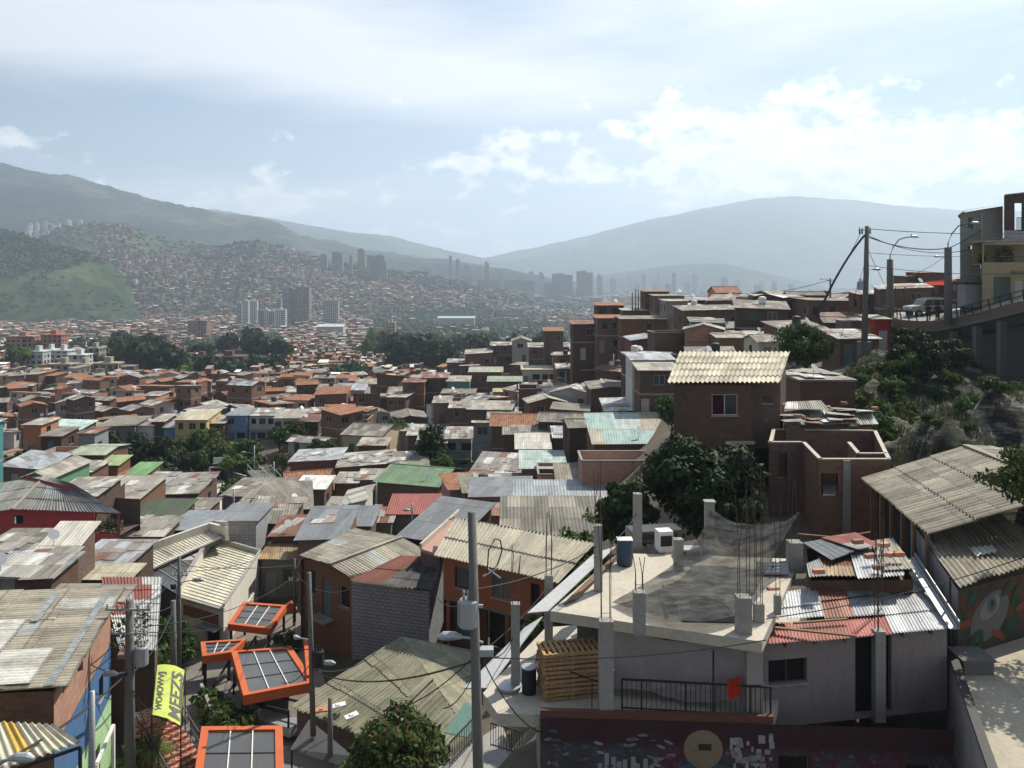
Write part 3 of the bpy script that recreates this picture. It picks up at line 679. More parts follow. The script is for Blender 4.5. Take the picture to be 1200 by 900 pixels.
def reg(o, label, cat='house', group=None, short=None, r=None, attrs=None, hgt=4):
 x, y, z = o.location; LAND.append((x, y, r or 4))
 if label: tag(o, label, cat, group)
 HOUSES.append(dict(o=o, u=600+1000*x/y, v=325-1000*(z+hgt)/y, Y=y, short=short, attrs=attrs, label=label))

# hand-placed houses. ul, ur, v: picture span and eave row used to find plan place at distance Y; then real sizes
_seed = [100]
def H(ul, ur, v, Y, d, h, label, rm='r_fibre', wm='brick', wc=None, roof='shed', s=.12, t=0.0, rot=0.0, win=(2, 1), floors=1, patches=0, short=None, group=None, balcony=False, rcol=None, door=True, over=.3, name=None, cat='house'):
 w = (ur-ul)/1000*Y; x = ((ul+ur)/2-600)/1000*Y; _seed[0] += 1
 if Y > 95 and roof in ('shed', 'flat', 'box'): d *= .72; s *= .6
 elif 70 < Y and roof in ('shed', 'flat', 'box'): d *= .8; s *= .75
 ze = (325-v)/1000*Y; zf = ze-h; gz = ground(x, Y+d/2)
 base = max(1.0, zf-min(gz, ground(x, Y))+1.2)
 # turning moves the footprint about the middle of its front edge
 off = Vector((-math.sin(rot)*d/2, math.cos(rot)*d/2))
 wr = w/max(.6, abs(math.cos(rot))) if rot else w
 o = house(x+off.x, Y+off.y, wr, d, h, rot, roof, s, t, rm, wm, wc, win, floors, z=zf, base=base, seed=_seed[0], patches=patches, balcony=balcony, rcol=rcol, door=door, over=over, name=name)
 reg(o, label, cat, group, short, r=.5*math.hypot(wr, d)*.9, hgt=h)
 return o
# ------------------------------------------------------------------ the houses one can pick out, read off the photograph from left to right, near to far
# lower left
H(-110, -44, 512, 80, 8, 7.0, 'tall teal painted house with a weathered sheet roof at the left edge of the photo', 'r_patch', 'brick_paint', 'teal', short='teal house', floors=2, win=(1, 1))
H(-90, -30, 492, 105, 8, 5, 'narrow salmon brick house with pale green roof behind the teal house', 'r_light', 'brick', s=.15, t=-.1, win=(1, 1), door=False)
H(2, 50, 546, 102, 9, 3.0, 'low house with a wide pale blue tin roof and pinkish end pillars', 'r_tin', 'brick', s=.12, t=-.08, win=(2, 0), short='pale blue tin roof')
H(24, 60, 560, 88, 8, 3, 'green walled hut under a pitched cream sheet roof', 'r_light', 'paint', 'green', roof='gy', s=.35, win=(0, 0), door=False, short='cream pitched roof')
H(60, 112, 582, 81, 6.5, 3.0, 'long low house whose cream roof carries a salmon patch, behind the red house', 'r_light', 'brick_dark', s=.13, t=.02, win=(0, 1), door=False, patches=2)
H(66, 106, 553, 97, 6, 3.4, 'brick house with a roof covered in loose pebble-like rubble', 'r_patch', 'brick', s=.1, win=(2, 1), patches=16, short='rubble covered roof')
H(102, 160, 586, 86, 9, 3.0, 'wide low house with olive and cream patched roof', 'r_light', 'brick', s=.13, win=(2, 1), patches=5, short='olive patched roof')
H(82, 122, 533, 112, 7, 5.4, 'open sided brick house with a pale green gabled sheet roof on posts', 'r_col', 'brick', roof='gx', s=.12, rcol=(.4, .45, .33), floors=2, win=(2, 1), short='pale green gabled roof')
H(117, 138, 545, 110, 5, 5, 'small house with bright yellow-green lean-to roof', 'r_col', 'brick', s=.2, rcol=(.36, .46, .2), win=(1, 1))
H(133, 147, 560, 98, 5, 3.4, 'narrow salmon house with a pointed gable end', 'r_tile', 'brick', roof='gy', s=.5, win=(1, 0), door=False)
H(147, 170, 556, 99, 6, 3, 'small house under a bright green sheet roof', 'r_col', 'brick', s=.15, rcol=(.16, .34, .13), win=(1, 0), short='small bright green roof')
H(47, 78, 531, 120, 6, 3.6, 'roofless orange brick ruin with rubble on top', 'r_patch', 'brick_orange', roof='box', win=(1, 1), short='roofless orange ruin')
H(27, 48, 498, 128, 7, 5.2, 'narrow orange brick house beside the dark leafy tree', 'r_light', 'brick_orange', s=.05, win=(1, 1), floors=2)
H(52, 92, 503, 135, 8, 3.2, 'low house with a bright turquoise-white sheet roof', 'r_col', 'brick_dark', s=.16, t=-.03, rcol=(.5, .66, .6), win=(2, 1), short='turquoise-white roof')
H(48, 72, 511, 125, 7, 2.8, 'low grey roofed hut in front of the turquoise-white roof', 'r_fibre', 'brick_dark', s=.14, win=(1, 1))
H(92, 111, 508, 126, 6, 4.2, 'grey block house with one dark window and a pink roof edge', 'r_rust', 'block', s=.05, win=(1, 1), short='grey block house')
H(113, 158, 500, 145, 9, 3.4, 'row house with grey fibre roof behind the palms', 'r_fibre', 'brick_paint', 'grey', s=.12, t=.04, win=(3, 1), patches=3)
H(184, 231, 579, 95, 8, 3.0, 'dark brick house whose roof is half bright green and half white sheets', 'r_patch', 'brick_dark', s=.16, t=.03, win=(1, 1), patches=9, short='half green half white roof')
H(186, 208, 570, 101, 6, 3, 'low shed under the bright green sheets beside the ball court', 'r_col', 'brick_dark', s=.14, rcol=(.2, .42, .17), win=(0, 0), door=False)
H(146, 186, 572, 96, 8, 3.0, 'low house with blue-grey tin roof and white rubble on it', 'r_tin', 'brick', s=.12, win=(1, 1), patches=8)
H(135, 207, 607, 84, 6, 2.8, 'low brick house under a dark moss green flat roof', 'r_col', 'brick', s=.14, rcol=(.07, .1, .055), win=(1, 1), short='moss green roof')
H(142, 190, 628, 76, 5, 2.4, 'low house with blotched white sheet roof right of the red house', 'r_light', 'brick_dark', s=.15, win=(1, 0), patches=6, short='blotched white roof')
H(192, 244, 622, 79, 5.5, 2.6, 'shed with a smooth blue-grey sheet roof behind the cream hall', 'r_steel', 'brick_dark', s=.14, t=.05, rot=-.15, win=(0, 0), door=False, short='blue-grey shed roof')
H(172, 236, 603, 89, 7, 2.6, 'low house with grey slab roof in front of the court fence', 'r_fibre', 'brick', s=.05, win=(2, 1), patches=4)
H(85, 148, 662, 61, 4.6, 2.4, 'low house whose grey tin roof is strewn with planks', 'r_tin', 'brick_dark', s=.06, win=(1, 0), patches=4, short='planked grey tin roof')
H(86, 150, 678, 57.5, 2.0, 2.2, 'low lean-to with a narrow cream sheet roof above the striped tin roof', 'r_col', 'brick_dark', rcol=(.5,.46,.34), s=.1, win=(0, 0), door=False)
H(45, 85, 646, 56, 3.0, 3.0, 'brick shed under a tilted white sheet canopy', 'r_col', 'brick', s=.3, rcol=(.66, .63, .54), win=(0, 0), door=False, short='brick shed')
H(-30, 42, 650, 57, 4.6, 2.4, 'low house at the left edge with brown and cream patched fibre roof', 'r_fibre', 'brick_dark', s=.06, win=(1, 1), patches=5)
H(-20, 60, 676, 48, 3.0, 2.2, 'cluttered low grey roof just behind the big corrugated roof at left', 'r_tin', 'brick_dark', s=.1, win=(1, 0), patches=9)
# court side
H(259, 322, 582, 99, 9, 3.2, 'long house with rust brown and dark grey roof beside the ball court', 'r_fibre', 'brick_paint', 'lilac', s=.13, t=.02, rot=-.1, win=(3, 1), patches=3, short='rust and grey roof by the court')
H(276, 318, 597, 91, 7, 3.0, 'house with grey roof and one faded red sheet left of the brown roof', 'r_fibre', 'brick_paint', 'grey', s=.15, win=(2, 1), patches=4)
H(310, 363, 595, 88, 9, 3.2, 'dark walled house with a tilted brown-grey plank-like roof', 'r_fibre', 'brick_dark', s=.2, t=-.05, rot=.25, win=(1, 1), short='brown-grey tilted roof')
H(345, 380, 573, 99, 7, 3.4, 'small house with a dazzling white flat roof', 'r_col', 'brick', s=.1, rcol=(.8, .79, .74), win=(1, 1), short='dazzling white flat roof')
H(280, 336, 612, 80, 8, 3.2, 'brick house with a mottled grey-brown roof beside the pebble wall house', 'r_fibre', 'brick', s=.14, t=-.02, win=(2, 1), patches=3, short='mottled grey-brown roof')
H(318, 372, 628, 75, 6, 2.9, 'low house with a long rust red tin roof', 'r_rust', 'brick', s=.1, t=.02, win=(2, 1), short='rust red tin roof')
H(349, 402, 632, 69, 6, 2.7, 'low house with dark grey roof left of the patched hip roof', 'r_slate', 'brick', s=.15, t=.03, win=(1, 1), patches=2)
H(306, 356, 654, 72, 4, 3.3, 'brown shack with a tan and rust sheet roof and a white framed window', 'r_tan', 'brick_paint', 'olive', s=.12, t=-.02, win=(2, 1), short='tan and rust roofed shack')
H(255, 300, 610, 76, 6, 3.4, 'house clad in grey pebble stone with a slate grey flat roof', 'r_slate', 'block', s=.04, win=(0, 0), door=False, name='house', short='pebble clad house')
# middle foreground
H(380, 410, 600, 90, 6, 3.0, 'white walled annex with loose sheets on its roof', 'r_light', 'paint', 'white', s=.08, win=(1, 0), patches=7, short='white walled annex')
H(400, 428, 592, 91, 6, 4.0, 'white walled shed with a slanting cream roof', 'r_light', 'paint', 'white', s=.1, t=.22, win=(0, 0), door=False)
H(404, 434, 616, 82, 6, 2.6, 'low hut with a dull blue sheet roof', 'r_slate', 'brick', s=.14, win=(1, 0), short='dull blue sheet roof')
H(455, 516, 602, 88, 6, 3.6, 'house with a bright dull-red sheet roof framed in dark trim over an olive wall', 'r_red', 'paint', 'olive', s=.19, win=(2, 0), short='dull red sheet roof')
H(430, 458, 612, 86, 5, 3.0, 'little house with rusty roof squeezed left of the dull red roof', 'r_rust', 'brick_paint', 'olive', s=.12, win=(1, 1), patches=3)
H(441, 513, 566, 103, 9, 3.4, 'large brick house with a long green gabled roof', 'r_green', 'brick', roof='gx', s=.24, rot=-.32, win=(1, 2), short='long green gabled roof', over=.5)
H(392, 418, 566, 104, 6, 4.0, 'brick box house with a pale flat roof, left one of a joined pair', 'r_light', 'brick', s=.1, win=(1, 0), patches=1)
H(418, 443, 562, 105, 6, 4.4, 'brick box house with a pale flat roof, right one of a joined pair', 'r_light', 'brick', s=.1, win=(1, 0), patches=3)
H(396, 460, 547, 116, 9, 4.2, 'long brick house with a pale roof strewn with rubble, above the joined pair', 'r_light', 'brick', s=.12, t=.06, rot=.1, win=(3, 1), patches=16, short='long rubble strewn roof')
H(340, 396, 541, 119, 8, 5.0, 'dark brick house with blue-grey tin roof at the edge of the green bank', 'r_tin', 'brick', s=.12, t=.05, win=(2, 1), floors=2, patches=3, short='dark brick house on the bank')
H(400, 447, 510, 130, 9, 3.4, 'cream house with grey gabled roof among shrubs', 'r_fibre', 'paint', 'cream', roof='gx', s=.22, rot=-.25, win=(2, 1), short='cream gabled house')
H(420, 452, 522, 124, 6, 3.4, 'brick extension with a pale roof in front of the cream gabled house', 'r_light', 'brick', s=.1, win=(1, 1), patches=3)
H(489, 522, 520, 122, 8, 5.4, 'two storey brick house with rusty patched roof in the colourful row', 'r_patch', 'brick', s=.2, t=.03, win=(2, 1), floors=2, patches=8)
H(522, 552, 514, 123, 8, 5.6, 'two storey pale teal house with dark balcony windows in the colourful row', 'r_light', 'brick_paint', (.36, .46, .44), s=.18, win=(2, 1), floors=2, patches=4, balcony=True, short='pale teal two storey house')
H(478, 492, 510, 128, 8, 4.6, 'narrow brick house at the shaded left end of the colourful row', 'r_light', 'brick', s=.15, win=(1, 1), floors=2, patches=2)
H(458, 535, 505, 137, 6, 3.4, 'low long building with bright white corrugated roof', 'r_light', 'brick_paint', 'grey', s=.12, win=(3, 1), patches=9, short='long bright white roof')
H(462, 500, 491, 150, 8, 3.6, 'brick house with a plain grey gabled roof, alone above the white roof', 'r_fibre', 'brick', roof='gy', s=.2, rot=.2, win=(1, 0), door=False, short='lone grey gable')
# row above the green bank
H(161, 178, 499, 146, 7, 4.6, 'narrow white two storey house at the left end of the row on the bank', 'r_rust', 'brick_paint', 'white', s=.12, win=(2, 1), floors=2)
H(178, 192, 494, 147, 7, 5.2, 'narrow brick and white house second in the row on the bank', 'r_light', 'brick', s=.14, win=(2, 1), floors=2)
H(192, 206, 501, 146, 7, 4.4, 'narrow sky blue two storey house next to the yellow building', 'r_tin', 'brick_paint', (.1, .26, .42), s=.12, win=(2, 1), floors=2, short='sky blue house')
H(205, 242, 492, 145, 10, 5.4, 'large yellow two storey building with a cream roof above the green bank', 'r_col', 'brick_paint', 'yellow', s=.14, rcol=(.56, .5, .36), win=(3, 2), floors=2, short='yellow building')
H(242, 262, 496, 147, 8, 5.0, 'brick faced house adjoining the right side of the yellow building', 'r_light', 'brick', s=.12, win=(1, 1), floors=2)
H(265, 289, 487, 149, 8, 5.0, 'deep blue two storey house with open upper floor above the bank', 'r_slate', 'brick_paint', 'blue', s=.1, win=(2, 1), floors=2, short='deep blue house')
H(292, 322, 487, 150, 8, 5.0, 'white balconied house with patched roof above the bank', 'r_patch', 'brick_paint', 'white', s=.12, win=(3, 1), floors=2, balcony=True, patches=3)
H(322, 351, 490, 145, 9, 8.2, 'tall narrow three storey white and brick house stepping down the bank', 'r_light', 'brick_paint', 'white', s=.12, win=(3, 1), floors=3, balcony=True, short='tall white three storey house')
H(352, 372, 494, 143, 7, 5.0, 'shadowy brick house hung with laundry beside the tall white house', 'r_rust', 'brick', s=.1, win=(2, 1), floors=2, balcony=True)
H(370, 415, 492, 152, 8, 4.4, 'white house under a broad bright sheet roof', 'r_light', 'brick_paint', 'white', s=.12, t=-.03, rot=-.1, win=(3, 1), short='broad bright sheet roof')
H(386, 430, 470, 188, 8, 5.0, 'brick house with a thin salmon red roof edge', 'r_red', 'brick', s=.04, win=(3, 1), floors=2, short='salmon red roof edge')
H(430, 467, 466, 182, 8, 5.4, 'squat brick block with a flat rubble covered roof', 'r_patch', 'brick', roof='flat', win=(2, 1), floors=2, patches=14, short='squat brick block')
H(393, 427, 457, 212, 9, 4, 'house with blue-white domed tin roof', 'r_tin', 'brick_paint', 'grey', roof='gx', s=.25, win=(2, 1), short='blue-white tin roof')
H(416, 450, 450, 232, 9, 4, 'low house with pale roof just beyond the squat block', 'r_light', 'brick', s=.12, win=(2, 1), patches=4)
H(450, 482, 449, 228, 9, 4, 'low house with blotched pale roof left of the brick tower house', 'r_patch', 'brick', s=.12, win=(2, 1), patches=4)
H(472, 497, 448, 168, 7, 7.2, 'tall blank brick tower house', 'r_rust', 'brick', s=.05, win=(1, 1), floors=3, short='tall blank brick tower house')
H(495, 524, 443, 172, 8, 6.0, 'brick house with rusty roof right of the tower house', 'r_rust', 'brick', s=.12, win=(2, 1), floors=2, patches=4)
H(524, 550, 447, 170, 7, 3.2, 'turquoise painted upper room with a pale gabled roof', 'r_light', 'brick_paint', 'teal', s=.16, win=(1, 1), short='turquoise upper room')
H(518, 556, 461, 163, 7, 4.4, 'brick house below the turquoise upper room', 'r_fibre', 'brick', s=.05, win=(2, 1), floors=2, patches=3)
H(550, 588, 436, 176, 8, 6.6, 'tall plain brick house with pale green-grey roof', 'r_col', 'brick', s=.12, rcol=(.38, .38, .3), win=(1, 1), floors=2, short='pale green-grey roof')
H(572, 611, 447, 166, 7, 5.0, 'brick house with moss green roof and a yellow awning', 'r_col', 'brick', s=.12, rcol=(.27, .34, .24), win=(2, 1), floors=2, short='yellow awning house')
H(579, 608, 459, 161, 3, 2.6, 'lean-to under a mustard yellow awning roof', 'r_col', 'brick_paint', 'grey', s=.2, rcol=(.52, .43, .16), win=(1, 0))
H(548, 598, 480, 133, 8, 4.6, 'wide brick house with a plain white slab roof', 'r_light', 'brick', s=.14, rot=-.12, win=(3, 2), floors=1, short='wide white slab roof')
H(572, 610, 491, 128, 6, 3.6, 'brick lean-to with grey roof under the white slab roof', 'r_fibre', 'brick', s=.14, win=(2, 1))
H(527, 548, 478, 138, 6, 5.0, 'brick house with green ground floor at the dark street', 'r_light', 'brick', s=.14, win=(1, 1), floors=2, patches=2)
H(508, 527, 472, 142, 7, 4.0, 'narrow brick house with grey roof on the corner of the dark street', 'r_light', 'brick', s=.12, win=(1, 1), patches=2)
# the ridge, middle distance
H(612, 653, 433, 176, 6, 3.4, 'white house with a pale yellow projecting roof and a row of small windows', 'r_col', 'brick_paint', 'white', s=.13, rcol=(.55, .53, .36), win=(4, 1), short='pale yellow projecting roof')
H(620, 672, 407, 190, 9, 5.2, 'wide brick house under a chaotic roof of loose pale sheets', 'r_patch', 'brick', s=.12, win=(3, 1), floors=2, patches=26, short='chaotic loose sheet roof')
H(670, 706, 411, 182, 8, 4.0, 'brick shack with torn white sheets right of the chaotic roof', 'r_patch', 'brick', s=.1, t=-.05, win=(2, 1), patches=14)
H(600, 622, 400, 215, 9, 5.4, 'grey two storey house with white gable between brick ones', 'r_fibre', 'brick_paint', 'grey', roof='gy', s=.35, win=(1, 1), floors=2, short='grey gabled two storey house')
H(575, 600, 405, 222, 9, 5, 'dim brick house with jumbled roof left of the grey gable', 'r_patch', 'brick', s=.12, win=(2, 1), floors=2, patches=6)
H(545, 576, 415, 218, 9, 4, 'brick house with pale tin roof at the upper left tip of the ridge', 'r_light', 'brick', s=.14, t=.06, win=(2, 1), patches=6, short='left tip of the ridge')
H(524, 548, 425, 220, 8, 3.4, 'low brown house trailing off the left tip of the ridge', 'r_patch', 'brick', s=.12, win=(2, 1), patches=4)
H(653, 683, 432, 158, 7, 5.4, 'shaded brick house with white roof left of the pale blue sheet roof', 'r_light', 'brick', s=.14, win=(2, 1), floors=2, patches=3)
H(683, 725, 434, 141, 8, 4.6, 'brick house with a pale blue-white sheet roof', 'r_tin', 'brick', s=.1, win=(2, 1), floors=1, patches=3, short='pale blue sheet roof')
H(632, 679, 462, 136, 8, 5.6, 'two storey brick block with a bright plain white roof', 'r_light', 'brick', s=.14, win=(2, 1), floors=2, patches=3, short='bright white roofed block')
H(608, 634, 456, 138, 8, 6.0, 'roofless brick box joined left of the white roofed block', 'r_rust', 'brick', roof='box', win=(1, 1), floors=2)
H(693, 741, 456, 116, 8, 3.6, 'brick house with a low grey gabled roof and a green corner', 'r_fibre', 'brick', roof='gy', s=.12, win=(1, 0), short='low grey gable on the slope')
H(741, 790, 422, 95, 7, 3.2, 'white corrugated container-like house with a small window', 'r_tin', 'paint', 'white', s=.08, win=(2, 0), door=False, short='white container-like house')
H(750, 795, 434, 89, 5, 5.0, 'brick house with open verandah under a white tin roof below the container-like house', 'r_light', 'brick', s=.12, win=(3, 1), floors=2, short='open verandah house')
H(741, 789, 399, 116, 8, 4.0, 'brick house with a pale low gabled roof above the container-like house', 'r_tin', 'brick', roof='gy', s=.14, win=(1, 0), door=False, short='pale low gabled roof')
H(728, 781, 374, 132, 9, 5.6, 'big plain brick house with a thin grey roof on the ridge', 'r_fibre', 'brick', s=.05, win=(1, 1), floors=2, short='big plain brick house')
H(700, 730, 373, 137, 8, 5.6, 'brick house with pale upper window and red-brown roof on the ridge', 'r_tile', 'brick', s=.08, win=(2, 1), floors=2)
H(671, 704, 380, 142, 8, 6.0, 'brick house with a red awning over its terrace', 'r_rust', 'brick', s=.1, win=(1, 1), floors=2, short='red awning terrace')
H(699, 731, 358, 160, 7, 5, 'house with two stepped orange tile roofs on the ridge', 'r_tile', 'brick', s=.12, win=(2, 1), floors=2, short='stepped orange tile roofs')
H(638, 660, 388, 182, 7, 3.4, 'small house with an orange tile roof near the tall cypress', 'r_tile', 'brick', s=.16, win=(2, 1), short='small orange tile roof')
H(731, 760, 364, 150, 8, 5.2, 'brick house behind the big plain one with pale flat roof', 'r_light', 'brick', s=.04, win=(2, 1), floors=2)
H(756, 784, 342, 152, 8, 7, 'tall brick house with tan roof breaking the skyline', 'r_tile', 'brick', s=.05, win=(2, 1), floors=2, short='tall tan roofed house')
H(768, 802, 347, 144, 8, 6.0, 'brick house with concrete roof edge beside the tall tan roofed house', 'r_fibre', 'brick', s=.05, win=(2, 1), floors=2)
H(780, 806, 353, 134, 7, 5.2, 'pale grey painted house with many small windows on the ridge', 'r_light', 'brick_paint', 'grey', s=.06, win=(2, 2), floors=2, short='pale grey painted house')
H(801, 868, 364, 124, 10, 6.4, 'wide two storey brick house with dark tiny windows and grey sheet roof', 'r_fibre', 'brick', s=.1, t=.02, win=(4, 2), floors=2, short='wide two storey brick house')
H(840, 868, 343, 178, 8, 4, 'small house with an orange hipped roof on the skyline', 'r_tile', 'brick_paint', 'orange', roof='gx', s=.3, win=(1, 1), short='orange skyline roof')
H(805, 842, 352, 150, 9, 5, 'brick house with long pale roof behind the wide brick house', 'r_light', 'brick', s=.08, win=(2, 1), floors=2, patches=4)
H(868, 893, 354, 131, 8, 6.0, 'dark narrow brick house with stepped walls on the ridge', 'r_fibre', 'brick', s=.08, t=-.06, win=(1, 1), floors=2)
H(892, 940, 348, 126, 9, 6.4, 'brick house with three windows and a white hanging cloth on the ridge', 'r_light', 'brick', s=.06, win=(3, 1), floors=2, short='three windowed ridge house')
H(940, 966, 352, 124, 8, 6, 'brick house with tan roof right of the three windowed one', 'r_light', 'brick', s=.06, win=(1, 1), floors=2)
H(842, 908, 396, 100, 7, 3.6, 'long open fronted house under white tin sheets', 'r_light', 'brick', s=.13, win=(4, 1), patches=9, short='long open fronted house')
H(948, 1033, 352, 116, 10, 6.4, 'long brick terrace with dark windows left of the utility pole', 'r_fibre', 'brick', s=.04, t=-.015, win=(5, 2), floors=2, short='long brick terrace')
H(1018, 1052, 345, 121, 8, 6, 'dark brick house behind the first street lamp', 'r_fibre', 'brick', s=.05, win=(2, 1), floors=2)
H(984, 1030, 397, 83, 6, 2.6, 'low house with white tin sheets beside the utility pole foot', 'r_tin', 'brick', s=.16, win=(2, 1), patches=6, short='white tin by the pole foot')
H(1025, 1042, 374, 86, 4, 3.2, 'tiny house painted bright red below the road', 'r_light', 'brick_paint', 'red', s=.1, win=(1, 1), short='tiny red house')
H(1061, 1086, 324, 121, 7, 7.0, 'brick house with projecting balconies beyond the parked jeep', 'r_fibre', 'brick', s=.04, win=(2, 1), floors=2, balcony=True)
H(1081, 1110, 320, 120, 7, 7.0, 'brick house with a white framed window beyond the parked jeep', 'r_tile', 'brick', s=.04, win=(2, 1), floors=2)
# the slope between the ridge and the foreground
H(711, 785, 482, 95, 7, 3.2, 'pair of joined low brick sheds with grey tin roofs on the slope', 'r_tin', 'brick', s=.14, t=.03, win=(1, 1), patches=3, short='joined low brick sheds')
H(697, 790, 520, 79, 11, 3.0, 'large low house with a faded aqua and tan sheet roof', 'r_aqua', 'brick', s=.2, t=.01, win=(0, 0), door=False, short='aqua and tan roof')
H(682, 786, 540, 72, 5, 2.6, 'long open brick parapet box with nothing built in it yet', 'r_light', 'brick_orange', roof='box', win=(0, 0), door=False, short='long open parapet box')
H(650, 695, 513, 101, 7, 3.2, 'small house with pale blue and white sheets above the parapet walls', 'r_tin', 'brick', s=.14, win=(1, 1), patches=5)
H(606, 644, 526, 98, 8, 3.4, 'brick house with one plain white sheet roof', 'r_col', 'brick', s=.18, rcol=(.55, .53, .47), win=(1, 1), short='one plain white sheet')
H(591, 643, 509, 106, 5, 5.2, 'brick house with a striped grey fibre roof under the orange tile roof', 'r_fibre', 'brick', s=.2, win=(2, 1), floors=2)
H(576, 634, 499, 112, 8, 6, 'house with a broad orange clay tile roof in two wings', 'r_tile', 'brick', roof='gx', s=.22, win=(2, 1), floors=2, short='broad orange tile roof')
H(612, 662, 549, 84, 8, 2.6, 'low building with pale aqua flat roof between brick pillars', 'r_col', 'brick', s=.08, rcol=(.42, .52, .49), win=(0, 0), door=False, short='pale aqua flat roof')
H(631, 682, 556, 80, 6, 3.4, 'small roofless brick parapet room', 'r_light', 'brick_orange', roof='box', win=(0, 0), door=False)
H(545, 600, 566, 90, 9, 3.2, 'house with a steep patchy grey and white roof and a green side wall', 'r_patch', 'brick_paint', 'green', s=.3, rot=-.25, win=(1, 1), patches=7, short='steep patchy grey roof')
H(552, 622, 582, 76, 6.5, 2.8, 'low house with a smooth slate grey roof over pinkish walls', 'r_slate', 'brick_paint', 'pink', s=.1, t=.02, win=(1, 0), short='smooth slate grey roof')
H(604, 718, 600, 66, 7, 2.6, 'broad low building under a large steel grey ribbed roof', 'r_steel', 'brick_orange', s=.1, win=(0, 0), door=False, short='large steel grey roof')
H(655, 742, 566, 77, 6, 3.0, 'house with a plain tan-grey roof left of the mango tree', 'r_fibre', 'brick', s=.16, win=(0, 1), short='plain tan-grey roof')
H(530, 590, 604, 72, 5, 2.6, 'low pinkish terrace house with parapet', 'r_rust', 'brick_paint', 'pink', s=.05, win=(1, 0), patches=2)
H(590, 702, 628, 57, 6, 2.6, 'low house with pale grey hipped fibre roof behind the terracotta house', 'r_fibre', 'brick_dark', s=.16, win=(0, 0), door=False, short='low pale hipped roof')
H(468, 532, 632, 62, 6, 3.0, 'low house with long dark grey ribbed roof and white edge', 'r_slate', 'brick_dark', s=.22, rot=-.45, win=(1, 0))
H(938, 1002, 447, 60, 6, 3.0, 'small house of tan blocks with a heavy flat slab roof', 'r_patch', 'brick', roof='flat', win=(0, 0), door=False, patches=8, short='small tan block house')
# ------------------------------------------------------------------ foreground buildings, measured one by one
def thing(name, base, label, cat, group=None):
 return empty(name, tuple(base), 0, label, cat, group)
def XY(p): return (p.x, p.y)
class B:
 """a building drawn in world coordinates; children get local coordinates"""
 def __init__(s, name, label, base, cat='house', group=None, r=5, short=None):
  s.o = Vector(base); s.t = thing(name, s.o, label, cat, group); s.w = MB(); s.ops = []
  LAND.append((s.o.x, s.o.y, r)); HOUSES.append(dict(o=s.t, u=600+1000*s.o.x/s.o.y, v=325-1000*(s.o.z+3)/s.o.y, Y=s.o.y, short=short, attrs=None, label=label))
 def wall(s, a, b, z0, za, zb=None, holes=(), mat=None, detail=True, name='wall', color=None, fm=None, bands=None, reveal=.14):
  zb = za if zb is None else zb; mb = MB(); wall_panel(mb, XY(a), XY(b), z0, za, zb, [h[:4] for h in holes], reveal=reveal)
  o = mb.build(name, mat, s.t, s.o)
  if color: o.color = (*color, 1)
  for h in holes:
   if len(h) > 4 and h[4]: opening(s.t, XY(a), XY(b), *h[:4], kind=h[4], origin=s.o, detail=detail, fm=fm, reveal=reveal)
  return o
 def add(s, mb, name, mat, parent=None, smooth=False, color=None):
  if parent is None: o = mb.build(name, mat, s.t, s.o, smooth)
  else: o = mb.build(name, mat, parent, s.o, smooth)
  if color: o.color = (*color, 1)
  return o
def Z(p, z): return Vector((p.x, p.y, z))

